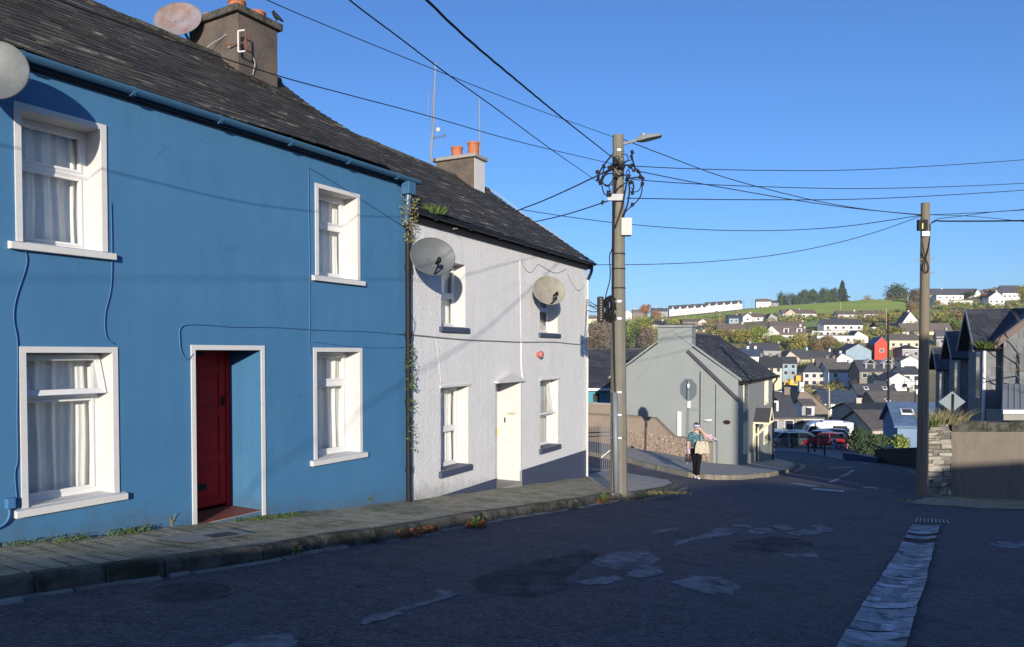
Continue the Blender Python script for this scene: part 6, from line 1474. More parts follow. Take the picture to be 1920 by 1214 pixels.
def proto(kind, var):
    """crown about 1 m half-size; trunk from 0 to 1; scaled per tree"""
    k = (kind, var)
    if k in PROTO: return PROTO[k]
    rnd = random.Random(hash(kind+str(var)) % 999 if 0 else sum(map(ord, kind))+var*17); mb = MB(); tm = MB()
    if kind == 'conifer':
        for i in range(26):
            z = .16+.84*i/26; rr = .6*(1-i/26.5)**.8*rnd.uniform(.65, 1.15)
            for j in range(14):
                a = rnd.uniform(0, 6.28)
                for q in range(7):
                    f = (q+rnd.random())/7; p = Vector((math.cos(a)*rr*f, math.sin(a)*rr*f, z-.06*f+rnd.uniform(-.012, .012))); t1 = Vector((math.cos(a), math.sin(a), -.25)); t2 = Vector((-math.sin(a), math.cos(a), rnd.uniform(-.4, .4))); l = .075; kk = len(mb.v)
                    mb.v += [p-t1*l, p+t2*l*.6, p+t1*l, p-t2*l*.6]; mb.f.append([kk, kk+1, kk+2, kk+3])
        tm.tube([(0, 0, -.05), (0, 0, .5), (0, 0, .97)], [.03, .018, .004], 6)
    elif kind in ('tree', 'bush', 'pine', 'bare'):
        base = dict(tree=.30, bush=.04, pine=.48, bare=.25)[kind]; cz_ = (1+base)/2; rz = (1-base)/2*1.15
        n = dict(tree=3000, bush=3000, pine=2200, bare=1300)[kind]; crown_mesh(mb, (0, 0, cz_), .5, .5, rz, n, dict(tree=.034, bush=.032, pine=.032, bare=.016)[kind], rnd, 9, .4)
        tm.tube([(0, 0, -.05), (.01, 0, base), (.0, 0, cz_+.1)], [.035, .025, .01], 6)
        for j in range(7 if kind != 'bare' else 16):
            a = rnd.uniform(0, 6.28); z = rnd.uniform(base*.8, cz_); e = Vector((math.cos(a)*.38, math.sin(a)*.38, z+rnd.uniform(.15, .35))); tm.tube([(0, 0, z), (e.x*.5, e.y*.5, (z+e.z)/2), e], [.014, .009, .003], 4)
    o1 = mb.build('crown_proto', TL['green']); o2 = tm.build('trunk_proto', BARK); PROTO[k] = (o1.data, o2.data)
    bpy.data.objects.remove(o1); bpy.data.objects.remove(o2); return PROTO[k]
def tree(label, u, vB, vT, wpx, kind, col, D=None, name=None, var=None, group=None, rz=None):
    q = gp(u, vB) if D is None else P(u, vB, D)
    D = q.y; zt = P(u, vT, D).z; gz = g(q.x, q.y) if D > 30 else q.z; zb = min(q.z, gz) if D is not None else q.z
    H = (zt-zb)*1.04; w_ = wpx/F*D*(1.3 if kind != 'conifer' else 1.7)*(1.25 if vB < 570 and kind != 'conifer' else 1)
    nm = name or dict(conifer='conifer', tree='tree', bush='bush', pine='pine_tree', bare='tree')[kind]
    t = thing(nm, label, 'bush' if kind == 'bush' else 'tree', (q.x, q.y, zb), rz if rz is not None else (u*1.7) % 6.28, group)
    v = var if var is not None else int(u) % 3
    a, b = proto(kind, v)
    key = (kind, v, col)
    if key not in PROTO: me = a.copy(); me.materials.clear(); me.materials.append(TL[col]); PROTO[key] = me
    for nm2, me in (('crown', PROTO[key]), ('trunk', b)):
        o = bpy.data.objects.new(nm2, me); COL.objects.link(o); o.parent = t; o.scale = (w_, w_, H)
    return t
T_ = [
 ('tall dark conifer standing alone on the skyline', 1579, 563, 528, 22, 'conifer', 'dark'),
 ('dark pine at the left end of the skyline group', 1470, 569, 551, 17, 'tree', 'dark'), ('second dark pine of the skyline group', 1486, 568, 552, 18, 'tree', 'dark'),
 ('slim pine in the skyline group', 1503, 567, 546, 14, 'pine', 'dark'), ('pine with bare trunk in the skyline group', 1517, 566, 545, 20, 'pine', 'dark'), ('broad pine in the skyline group', 1530, 566, 544, 18, 'pine', 'dark'),
 ('pine left of the tall conifer', 1547, 565, 542, 18, 'pine', 'dark'), ('dark pine touching the tall conifer', 1559, 564, 542, 16, 'pine', 'dark'), ('low dark bush at the foot of the tall conifer', 1566, 564, 553, 16, 'bush', 'dark'),
 ('round green tree on the skyline above the field', 1675, 560, 534, 36, 'bush', 'dark'), ('russet bush under the round skyline tree', 1674, 562, 544, 28, 'bush', 'russet'), ('brown bushes right of the conifer on the skyline', 1622, 562, 550, 24, 'bush', 'brown'),
 ('brown bush beside the wooden pole on the skyline', 1716, 568, 541, 30, 'bush', 'bare'), ('brown hedge right of the field', 1705, 592, 566, 22, 'bush', 'brown'),
 ('golden russet tree behind the grey pole on the left hill', 1211, 600, 571, 20, 'tree', 'russet'), ('reddish bush right of the golden tree', 1228, 596, 583, 22, 'bush', 'russet'),
 ('big green tree right of the grey pole', 1186, 656, 606, 52, 'bush', 'green'), ('dark green tree right of the grey pole', 1182, 658, 614, 36, 'tree', 'dark'), ('olive tree left of the grey chimney', 1215, 650, 606, 44, 'bush', 'olive'), ('brown olive bush against the grey gable', 1216, 658, 614, 34, 'bush', 'bare'), ('light green bush above the olive tree', 1207, 622, 597, 40, 'bush', 'green'),
 ('brown thicket between the white house and grey pole', 1116, 656, 604, 44, 'bush', 'bare'), ('second brown thicket left of the grey pole', 1138, 656, 600, 36, 'bush', 'bare'), ('green tree top left of the grey pole', 1138, 630, 598, 24, 'bush', 'olive'), ('low red bush beside the white house corner', 1106, 655, 640, 22, 'bush', 'russet'),
 ('large golden green tree in the middle of the town', 1494, 664, 624, 40, 'bush', 'olive'), ('green bush left of the golden tree', 1453, 648, 628, 28, 'bush', 'bright'), ('bright green tree above the grey house roof', 1424, 640, 607, 34, 'bush', 'bright'), ('olive tree above the grey house roof, further left', 1390, 645, 618, 40, 'bush', 'olive'), ('brown bush at the grey house roof line', 1362, 636, 616, 36, 'bush', 'brown'),
 ('tall narrow green cypress among the dark roofs', 1462, 678, 650, 13, 'bush', 'bright'), ('brown tree below the flat roofed block', 1555, 660, 630, 32, 'tree', 'brown'), ('olive tree right of the brown tree', 1578, 664, 640, 34, 'bush', 'olive'), ('dark bushes between golden tree and flat roofed block', 1528, 662, 640, 26, 'bush', 'brown'),
 ('green hedge tree left of the wooden pole', 1682, 628, 610, 40, 'bush', 'olive'), ('bare brown trees right of the pale blue house', 1604, 736, 708, 24, 'bare', 'bare'), ('brown garden tree in front of the stone house', 1640, 726, 700, 44, 'bush', 'brown'), ('bare pale tree in front of the pale blue house', 1574, 737, 713, 18, 'bare', 'bare'), ('bare tree right of the yellow digger', 1500, 722, 700, 16, 'bare', 'bare'),
 ('tree behind the white modern house terrace', 1815, 560, 546, 18, 'bush', 'dark'), ('russet tree between the right hillside houses', 1846, 572, 550, 18, 'bush', 'russet'), ('brown tree on the right skyline', 1862, 556, 537, 34, 'bush', 'brown'), ('dark tree at the far right skyline edge', 1915, 572, 536, 26, 'bush', 'olive'),
 ('big olive tree right of the wooden pole', 1775, 618, 578, 40, 'bush', 'olive'), ('brown olive scrub above the slate roof', 1800, 620, 580, 40, 'bush', 'brown'), ('green tree right of the wooden pole, lower', 1790, 622, 592, 46, 'bush', 'green'), ('palm like tree in the modern house garden', 1758, 576, 564, 10, 'tree', 'olive'),
 ('narrow green bush behind the car park', 1500, 806, 786, 22, 'bush', 'green'), ('yellow green hedge above the white shed', 1563, 792, 776, 22, 'bush', 'green'), ('autumn bush left of the navy roofed building', 1533, 757, 740, 22, 'bush', 'brown'),
]
for r_ in T_:
    D_ = None
    tree(r_[0], r_[1], r_[2], r_[3], r_[4], r_[5], r_[6], D={1500: 112, 1563: 125, 1533: 150}.get(r_[1]) if r_[2] > 750 else None)
# scrub and hedges nobody could count
def scrub(name, col, n, seed, zones, size):
    rnd = random.Random(seed); mb = MB()
    for i in range(n):
        a = rnd.choice(zones); k = rnd.random(); u = a[0]+(a[2]-a[0])*k; vv = a[1]+(a[3]-a[1])*k+rnd.uniform(-a[4], a[4]); q = gp(u, vv)
        if q.y > 640 or q.y < 95: continue
        s = size*rnd.uniform(.6, 1.3); crown_mesh(mb, q+Vector((0, 0, s*.4)), s, s, s*.75, 90, s*.12, rnd, 4, .3)
    tag(mb.build(name, TL[col]), None, None, kind='stuff')
Z = [(1100, 606, 1250, 602, 4), (1180, 626, 1360, 618, 8), (1240, 608, 1400, 596, 3), (1330, 632, 1500, 640, 10), (1440, 600, 1700, 600, 6), (1500, 645, 1720, 625, 12), (1400, 660, 1620, 700, 14), (1560, 720, 1700, 700, 10), (1740, 600, 1920, 600, 16), (1740, 575, 1920, 580, 6), (1640, 600, 1720, 592, 8)]
scrub('green_scrub', 'green', 330, 1, Z, 3.4); scrub('olive_scrub', 'olive', 330, 2, Z, 3.2); scrub('brown_scrub', 'brown', 300, 3, Z, 3.2); scrub('dark_scrub', 'dark', 130, 6, Z, 2.8)
scrub('garden_shrubs', 'olive', 110, 8, [(1430, 700, 1640, 700, 26), (1500, 735, 1620, 735, 8), (1640, 650, 1730, 680, 22)], 1.7); scrub('garden_hedges', 'dark', 80, 9, [(1430, 690, 1640, 710, 26), (1600, 720, 1730, 720, 12)], 1.6)
scrub('field_hedge', 'brown', 190, 4, [(1236, 601, 1400, 581.5, .8), (1400, 581.5, 1520, 568.5, .8), (1520, 568.5, 1700, 562, .8), (1240, 610, 1330, 605, .8), (1330, 605, 1430, 594, 1), (1430, 593, 1700, 590, 1)], 1.7)
scrub('skyline_hedge', 'dark', 90, 5, [(1400, 577, 1470, 572, .8), (1560, 564, 1740, 559, 1), (1200, 596, 1256, 590, 1.5)], 2.4)
# telegraph poles on the hill
for i, (u, vb_, vt_, lab) in enumerate(((1285, 599, 587, 'short pole standing in the left part of the field'), (1350, 616, 589, 'tall thin pole left of the cream bungalow'), (1384, 590, 573, 'pole near the right end of the skyline terrace'), (1576, 584, 566, 'thin pole in the green field'), (1702, 576, 552, 'pole beside the brown hedge at the field end'), (1662, 616, 578, 'tall pole left of the striped roof house'), (1395, 577, 560, 'thin dark pole at the end of the skyline terrace'), (1410, 576, 560, 'thin dark pole left of the skyline farmhouse'), (1555, 770, 727, 'pale pole in front of the navy roofed building'))):
    q = gp(u, vb_) if vb_ < 700 else P(u, vb_, 140); q.z = min(q.z, g(q.x, q.y)); tp = P(u, vt_, q.y); o = thing('telegraph_pole', lab, 'pole', q, 0, 'telegraph poles across the valley')
    MB().tube([q, tp], [.16, .12], 6).build('shaft', M['black'] if 'dark' in lab else mat('pale_pole_wood', (.42, .36, .26), .9), o); MB().tube([tp+Vector((-.7, 0, -.5)), tp+Vector((.7, 0, -.5))], .06, 4).build('cross_arm', M['wood'], o)
# ============================================================ cars, people, lamp posts in the middle distance
def car_proto(kind='hatch'):
    """x = length (front +x), origin on the ground under the middle"""
    P_ = dict(hatch=dict(L=4.1, W=1.74, body=[(-2.0, .32), (-2.04, .62), (-1.98, .95), (-1.2, 1.0), (.75, .98), (1.75, .82), (2.02, .64), (2.04, .34)], cab=[(-1.93, .93), (-1.55, 1.42), (-.3, 1.50), (.35, 1.45), (1.15, .93)]),
     mpv=dict(L=4.4, W=1.8, body=[(-2.18, .32), (-2.22, .7), (-2.15, 1.08), (-1.2, 1.1), (.95, 1.06), (1.85, .86), (2.16, .66), (2.2, .34)], cab=[(-2.1, 1.02), (-1.9, 1.56), (-.6, 1.66), (.45, 1.58), (1.45, 1.0)]))[kind]
    def sec(prof, hw, inset, name, m, bev, ins_top=None):
        mb = MB(); n = len(prof); zt = max(p[1] for p in prof); zb = min(p[1] for p in prof)
        for s in (-1, 1):
            for x, z in prof: k = (z-zb)/(zt-zb); mb.v.append(Vector((x, s*(hw-inset*k), z)))
        mb.f = [list(range(n)), list(range(2*n-1, n-1, -1))]+[[i, (i+1) % n, n+(i+1) % n, n+i] for i in range(n)]
        return mb
    root = bpy.data.objects.new('parked_car', None); COL.objects.link(root)
    hw = P_['W']/2
    b = sec(P_['body'], hw, .06, 0, 0, 0)
    body = fixn(b.build('body', M['white'], root, bevel=.06))
    cb_ = sec(P_['cab'], hw-.07, .17, 0, 0, 0); fixn(cb_.build('windows', mat('car_glass', (.008, .011, .015), .25, spec=.2), root, bevel=.03))
    top = [(x, z) for x, z in P_['cab'][1:-1]]
    mb = MB(); rf_ = [(x, z+.025) for x, z in top]; q = rf_+[(x, z-.05) for x, z in top[::-1]]; n = len(q)
    for s in (-1, 1):
        for x, z in q: mb.v.append(Vector((x, s*(hw-.23), z)))
    mb.f = [list(range(n)), list(range(2*n-1, n-1, -1))]+[[i, (i+1) % n, n+(i+1) % n, n+i] for i in range(n)]
    roof = fixn(mb.build('roof_panel', M['white'], root, bevel=.02))
    for s in (-1, 1):
        for (x0, z0), (x1, z1) in ((P_['cab'][0], P_['cab'][1]), (P_['cab'][-1], P_['cab'][-2]), ((-.45, P_['cab'][0][1]), (-.40, 1.42))): MB().tube([(x0, s*(hw-.075), z0), (x1, s*(hw-.225), z1-.0)], .045, 5).build('window_pillar', M['white'], root)
    for x in (-1.25, 1.3):
        for s in (-1, 1):
            c = Vector((x, s*(hw-.1), .31)); ry = Matrix.Rotation(R(90), 4, 'X')
            w_ = fixn(MB().lathe([(.2, -.11), (.31, -.1), (.31, .1), (.2, .11)], c, 18, ry).build('wheel', mat('tyre_rubber', (.02, .02, .02), .9), root))
            fixn(MB().lathe([(.19, -.115), (.2, .115)], c, 10, ry).build('rim', M['galv'], w_))
    for s in (-1, 1):
        fixn(MB().box((P_['L']/2-.12, s*.6-.18, .62), (P_['L']/2+.0, s*.6+.18, .76)).build('headlight', mat('lamp_glass', (.7, .72, .75), .1), root, bevel=.03))
        fixn(MB().box((-P_['L']/2-.02, s*.68-.1, .7), (-P_['L']/2+.12, s*.68+.1, .98)).build('tail_light', mat('tail_light_red', (.45, .02, .02), .3), root, bevel=.02))
    fixn(MB().box((P_['L']/2-.04, -.26, .40), (P_['L']/2+.0, .26, .50)).build('number_plate', M['upvc'], root))
    return root
protoc = {}
def carmat(name, c): return mat(name, c, .25, .02, 3, metal=.2)
def car(label, u, v, D, ang, kind, cname, col, name='parked_car', group='cars parked in the car park'):
    m = carmat(cname, col)
    if kind not in protoc: src = car_proto(kind); root = src; protoc[kind] = src; ch = list(src.children_recursive)
    else:
        src = protoc[kind]; root = src.copy(); COL.objects.link(root)
        for c in src.children:
            d = c.copy(); COL.objects.link(d); d.parent = root
            for e in c.children: f = e.copy(); COL.objects.link(f); f.parent = d
    for c in root.children:
        if c.name.split('.')[0] in ('body', 'roof_panel', 'window_pillar'):
            c.data = c.data.copy(); c.data.materials.clear(); c.data.materials.append(m)
    q = P(u, v, D); root.location = (q.x, q.y, g(q.x, q.y)+.02)
    sl = math.atan2(g(q.x+math.cos(ang), q.y+math.sin(ang))-g(q.x, q.y), 1)
    root.rotation_euler = (0, -sl, ang); tag(root, label, 'car', group); return root
car('silver car half hidden by the corner of the grey house', 1462, 833, 74, R(200), 'hatch', 'car_silver', (.42, .44, .46))
car('dark grey green hatchback parked in the middle of the row', 1509, 838, 72, R(-26), 'hatch', 'car_dark_green', (.06, .085, .085))
car('red hatchback parked at the right end of the row', 1549, 838, 71, R(150), 'hatch', 'car_red', (.36, .02, .03))
car('pale silver car at the back left of the car park', 1455, 817, 84, R(190), 'hatch', 'car_pale', (.5, .52, .53))
car('dark blue car between silver and green cars, mostly hidden', 1486, 828, 80, R(160), 'hatch', 'car_blue', (.03, .05, .12))
car('grey people carrier parked behind the red car', 1551, 826, 80, R(160), 'mpv', 'car_grey', (.22, .25, .27))
car('light blue car behind the gap between green and red cars', 1531, 828, 79, R(150), 'hatch', 'car_lightblue', (.2, .28, .36))
for i, (u, v, D, c, lab) in enumerate(((1452, 724, 215, (.05, .08, .16), 'small dark blue car far off beside the grey house gutter'), (1465, 722, 222, (.12, .15, .2), 'small grey blue car in the far street'), (1533, 727, 226, (.05, .06, .06), 'dark car parked before the pink house'), (1541, 729, 224, (.03, .03, .035), 'black car parked right of the pink house'))):
    car(lab, u, v, D, R(165), 'hatch', 'car_far%d' % i, c, group='cars in the far street')
# white camper van
q = P(1545, 824, 87); gz = g(q.x, q.y); cv = thing('camper_van', 'white camper van parked behind the row of cars', 'van', (q.x, q.y, gz), R(172))
_b = wloc
def loc_build(mb, name, m, par, bev=0):
    me = bpy.data.meshes.new(name); o = bpy.data.objects.new(name, me); COL.objects.link(o); me.from_pydata([tuple(v) for v in mb.v], [], mb.f); me.materials.append(m); o.parent = par; fixn(o)
    if bev: b = o.modifiers.new('bevel', 'BEVEL'); b.width = bev; b.segments = 2; b.limit_method = 'ANGLE'
    return o
vb = MB(); vb.prism([(-3, -1, .35), (-3, -1, 2.35), (.9, -1, 2.35), (1.5, -1, 2.2), (1.9, -1, 1.95), (2.35, -1, 1.15), (2.95, -1, .95), (3, -1, .35)], (0, 2, 0)); body = loc_build(vb, 'body', M['upvc'], cv, .06)
loc_build(MB().box((-2.3, -1.02, 1.35), (-.7, -1.0, 1.95)), 'side_window', mat('car_glass', (.02, .03, .04)), cv); loc_build(MB().box((-2.3, 1.0, 1.35), (-.7, 1.02, 1.95)), 'side_window', mat('car_glass', (.02, .03, .04)), cv)
loc_build(MB().prism([(1.95, -.9, 1.93), (2.36, -.9, 1.2), (2.40, -.9, 1.22), (1.98, -.9, 1.97)], (0, 1.8, 0)), 'windscreen', mat('car_glass', (.02, .03, .04)), cv)
for s in (-1, 1): loc_build(MB().prism([(1.1, s*1.0, 1.9), (1.75, s*1.0, 1.9), (2.15, s*1.0, 1.2), (1.1, s*1.0, 1.2)], (0, s*.02, 0)), 'cab_window', mat('car_glass', (.02, .03, .04)), cv)
loc_build(MB().box((-1.9, -.7, 2.35), (.3, .7, 2.5)), 'roof_rack', M['upvc'], cv, .03)
for x in (-1.8, 2.0):
    for s in (-.9, .9):
        w_ = loc_build(MB().lathe([(.2, -.11), (.34, -.1), (.34, .1), (.2, .11)], (x, s, .34), 18, Matrix.Rotation(R(90), 4, 'X')), 'wheel', mat('tyre_rubber', (.02, .02, .02)), cv); loc_build(MB().lathe([(.19, -.12), (.19, .12)], (x, s, .34), 10, Matrix.Rotation(R(90), 4, 'X')), 'rim', M['galv'], w_)
# yellow digger in the far street
q = P(1489, 721, 240); dg_ = thing('excavator', 'yellow and orange digger working in the far street', 'digger', (q.x, q.y, g(q.x, q.y)))
yl = mat('digger_yellow', (.72, .42, .02), .5); og = mat('container_orange', (.62, .33, .03), .6)
loc_build(MB().box((-2, -1.2, .5), (2, 1.2, 1.7)), 'body', yl, dg_, .1); loc_build(MB().box((.2, -1.0, 2.4), (1.9, 1.0, 4.3)), 'hopper', og, dg_, .15); loc_build(MB().box((-1.6, -.9, 1.7), (-.5, .9, 3.0)), 'cab', yl, dg_, .08)
loc_build(MB().box((.8, -.2, 1.6), (1.3, .2, 2.5)), 'mast', yl, dg_)
loc_build(MB().tube([(-1.5, 0, 1.6), (-2.4, 0, 3.2), (-3.2, 0, 1.2)], .2, 6), 'arm', yl, dg_)
for s in (-1.1, 1.1): loc_build(MB().box((-2.1, s-.25, 0), (2.1, s+.25, .7)), 'track', M['black'], dg_, .2)
# bollards
for i, (u, v, lab) in enumerate(((1484.5, 841, 'black bollard furthest left beside the green car wheel'), (1515.5, 849.5, 'black bollard in front of the green car'), (1527.5, 848, 'black bollard before the front wheel of the green car'), (1546, 855, 'black bollard nearest the road, before the red car'))):
    q = gp(u, v, .0); b = thing('bollard', lab, 'bollard', q, 0, 'black bollards at the car park edge')
    MB().lathe([(.09, 0), (.085, .15), (.06, .2), (.055, .75), (.08, .78), (.08, .84), (.05, .88), (.075, .95), (.04, 1.02), (.001, 1.03)], q, 12).build('post', M['black'], b, smooth=True)
q = [gp(u, v) for u, v in ((1495, 838), (1530, 842), (1580, 857), (1583, 868), (1545, 858), (1510, 851))]
sheet('side_pavement', [(1440, 838), (1500, 842), (1545, 847), (1582, 850), (1584, 865), (1548, 857), (1515, 851), (1440, 845)], mat('far_concrete', (.16, .16, .16), .9), .04, 'strip of pavement at the car park edge', 'pavement', 0, 3)
for i, (u, v0, v1, lab) in enumerate(((1479, 815, 841, 'thin pale post between silver and green cars'), (1463.5, 823, 838, 'short grey post before the silver car'), (1535, 820, 842, 'thin grey post between green and red cars'))):
    q = gp(u, v1); t_ = thing('post', lab, 'post', q); MB().tube([q, P(u, v0, q.y)], .04, 6).build('shaft', M['galv'], t_)
# lamp posts
q = gp(1666, 842); LY = q.y; lp = thing('street_lamp', 'tall black lamp post with a hanging lantern arm, left of the wooden pole', 'street lamp', q)
LL = lambda u, v, d=0: P(u, v, LY+d)
MB().tube([q-Vector((0, 0, .3)), LL(1666, 801), LL(1666, 800), LL(1665, 588)], [.2, .19, .11, .06], 10).build('post', M['black'], lp)
mb = MB(); mb.tube([LL(1665, 604.5), LL(1650, 604), LL(1648, 604), LL(1648, 596)], .035, 6).tube(spline([LL(1665, 612), LL(1652, 610), LL(1648, 604)], 4), .025, 5).tube([LL(1637, 604), LL(1650, 604)], .03, 5); mb.build('arm', M['black'], lp)
lan = lambda par, c, s: (MB().lathe([(.03*s, .42*s), (.1*s, .36*s), (.12*s, .25*s), (.3*s, .12*s), (.34*s, .05*s), (.30*s, .03*s)], c, 14).build('lantern', M['black'], par, smooth=True), MB().lathe([(.25*s, .04*s), (.2*s, -.12*s), (.05*s, -.2*s)], c, 14).build('lantern_glass', mat('lantern_glass', (.5, .5, .48), .2), par, smooth=True))
lan(lp, LL(1637.5, 614), 1.15)
q = P(1716, 800, 74); lp2 = thing('street_lamp', 'black lamp post with lantern before the white gabled house', 'street lamp', (q.x, q.y, g(q.x, q.y)))
L2 = lambda u, v: P(u, v, 74)
MB().tube([(q.x, q.y, g(q.x, q.y)), L2(1716, 758), L2(1716, 707)], [.1, .07, .04], 8).build('post', M['black'], lp2); MB().tube([L2(1716, 715.5), L2(1696, 715.5), L2(1696, 722)], .025, 5).tube([L2(1696, 712), L2(1696, 722)], .02, 5).build('arm', M['black'], lp2); lan(lp2, L2(1696, 726), .85)
# round sign
q = gp(1588, 848); rs_ = thing('round_sign', 'round white and red sign on a post behind the big bush', 'road sign', P(1588, 836, 70)); c_ = P(1588, 807.5, 70)
MB().tube([(c_.x, c_.y+.04, g(c_.x, c_.y)), c_+Vector((0, .04, .1))], .035, 6).build('pole', M['galv'], rs_)
mr = Matrix.Rotation(R(90), 4, 'X'); MB().lathe([(.24, 0), (.24, .02)], c_, 20, mr).build('plate', M['upvc'], rs_); 
mb = MB(); d0 = Vector((0, -.03, 0))
for k in range(24): a, b = 2*math.pi*k/24, 2*math.pi*(k+1)/24; mb.poly([c_+d0+Vector((r*math.cos(t), 0, r*math.sin(t))) for r, t in ((.20, a), (.24, a), (.24, b), (.20, b))])
mb.hexa([c_+d0+Vector(p) for p in ((-.15, 0, .12), (-.11, 0, .16), (.15, 0, -.12), (.11, 0, -.16))], [c_+d0+Vector((0, -.01, 0))+Vector(p) for p in ((-.15, 0, .12), (-.11, 0, .16), (.15, 0, -.12), (.11, 0, -.16))]); mb.build('red_ring', mat('sign_red', (.5, .02, .02), .5), rs_)
# large bush, planter wall and black hoarding at the bend
def bigbush(label, u, vb_, vt_, wpx, col, D, n, seed, leaf=.10):
    q = P(u, vb_, D); gz = min(q.z, g(q.x, q.y)+1.5); zt = P(u, vt_, D).z; t_ = thing('bush', label, 'bush', (q.x, q.y, gz)); rnd = random.Random(seed); mb = MB(); w_ = wpx/F*D
    crown_mesh(mb, (q.x, q.y, (gz+zt)/2), w_*.55, w_*.5, (zt-gz)*.62, n, leaf, rnd, 14, .4); mb.build('crown', TL[col], t_)
    tm = MB().tube([(q.x, q.y, g(q.x, q.y)-.1), (q.x, q.y, (gz+zt)/2)], [.09, .04], 6)
    for k in range(6): a = k*1.05; tm.tube([(q.x, q.y, gz+.1), (q.x+math.cos(a)*w_*.3, q.y+math.sin(a)*w_*.3, (gz+zt)/2+.3)], [.04, .015], 5)
    tm.build('trunk', BARK, t_)
bigbush('large dark green bush at the bend beyond the black fence', 1612, 852, 803, 58, 'dark', 62, 5200, 3)
bigbush('second dark bush right of the large one, behind the black fence', 1648, 846, 815, 40, 'dark', 61, 2600, 4)
bigbush('bright green bush behind the right part of the black fence', 1690, 842, 817, 34, 'green', 60, 1800, 5)
bigbush('dark shrub against the lamp post foot', 1676, 836, 800, 20, 'dark', 70, 900, 8)
q0, q1 = gp(1580, 862), gp(1645, 868); d = Vector((q1.x-q0.x, q1.y-q0.y)).normalized(); BFr = Fr((q0.x, q0.y), tuple(d)); L_ = (q1-q0).length
pl_ = thing('planter_wall', 'low dark blue wall under the big bush', 'wall', q0); fixn(MB().fbox(BFr, 0, L_, min(q0.z, q1.z)-.8, q0.z+.42, -.3, 0).build('wall_face', mat('dark_blue_paint', (.025, .04, .12), .6), pl_)); fixn(MB().fbox(BFr, -.03, L_+.03, q0.z+.42, q0.z+.48, -.33, .03).build('coping', mat('dark_blue_paint', (.025, .04, .12)), pl_))
q0, q1 = gp(1639, 866), gp(1730, 880); d = Vector((q1.x-q0.x, q1.y-q0.y)).normalized(); BFr = Fr((q0.x, q0.y), tuple(d)); L_ = (Vector((q1.x-q0.x, q1.y-q0.y))).length
zz0, zz1 = BFr.tz(1640, 843)[1], BFr.tz(1722, 836)[1]
fn = thing('board_fence', 'solid black board fence along the outside of the bend', 'fence', q0); mb = MB()
n = int(L_/.15)
for i in range(n):
    a, b = L_*i/n, L_*(i+1)/n-.008; z0_ = zz0+(zz1-zz0)*i/n; mb.fbox(BFr, a, b, min(q0.z, q1.z)-.5, z0_, -.05, .0+.004*(i % 2))
fixn(mb.build('boards', M['black'], fn)); MB().fbox(BFr, 0, L_, (zz0+zz1)/2-.4, (zz0+zz1)/2-.3, -.1, -.05).build('rail', M['black'], fn)
# ============================================================ people
def skinned(name, chains, m, parent, loc, sub=2, rz=0):
    """one surface grown from connected chains of (x,y,z,r)"""
    vs = []; es = []; rs = []; key = {}
    for ch in chains:
        prev = None
        for p in ch:
            k = (round(p[0], 3), round(p[1], 3), round(p[2], 3))
            if k not in key: key[k] = len(vs); vs.append(p[:3]); rs.append(p[3])
            if prev is not None and prev != key[k]: es.append((prev, key[k]))
            prev = key[k]
    me = bpy.data.meshes.new(name); me.from_pydata(vs, es, []); o = bpy.data.objects.new(name, me); COL.objects.link(o)
    md = o.modifiers.new('skin', 'SKIN'); md.use_smooth_shade = True
    for i, sv in enumerate(me.skin_vertices[0].data): r = rs[i]; sv.radius = r if isinstance(r, tuple) else (r, r); sv.use_root = i == 0
    s2 = o.modifiers.new('sub', 'SUBSURF'); s2.levels = sub; s2.render_levels = sub
    dg2 = bpy.context.evaluated_depsgraph_get(); ev = o.evaluated_get(dg2); m2 = bpy.data.meshes.new_from_object(ev); bpy.data.objects.remove(o)
    o = bpy.data.objects.new(name, m2); COL.objects.link(o); m2.materials.clear(); m2.materials.append(m); o.parent = parent; return o
def hand(wrist, d, pal, r=.008, curl=.5):
    """palm plus five fingers; d = hand direction, pal = palm normal"""
    w0 = Vector(wrist); d = Vector(d).normalized(); pal = Vector(pal).normalized(); s = d.cross(pal).normalized(); ch = []
    k0 = w0+d*.04; ch.append([tuple(w0)+(.022,), tuple(k0)+((.028),), tuple(k0+d*.035)+(.026,)])
    for i, l in enumerate((.068, .078, .072, .056)):
        b = k0+d*.045+s*(.028-.019*i); m1 = b+(d+pal*curl*.5)*l*.5; e = m1+(d*.6+pal*curl)*l*.45
        ch.append([tuple(k0+d*.035)+(.026,), tuple(b)+(.010,), tuple(m1)+(.0085,), tuple(e)+(.007,)])
    b = k0+s*.034; ch.append([tuple(k0)+(.028,), tuple(b)+(.012,), tuple(b+s*.018+d*.03+pal*.01)+(.010,), tuple(b+s*.018+d*.055+pal*.02)+(.008,)])
    return ch
pq = gp(1305, 897); pe = thing('person', 'woman in teal patterned blouse and black trousers carrying a cream tote bag', 'person', pq)
S = 1.0
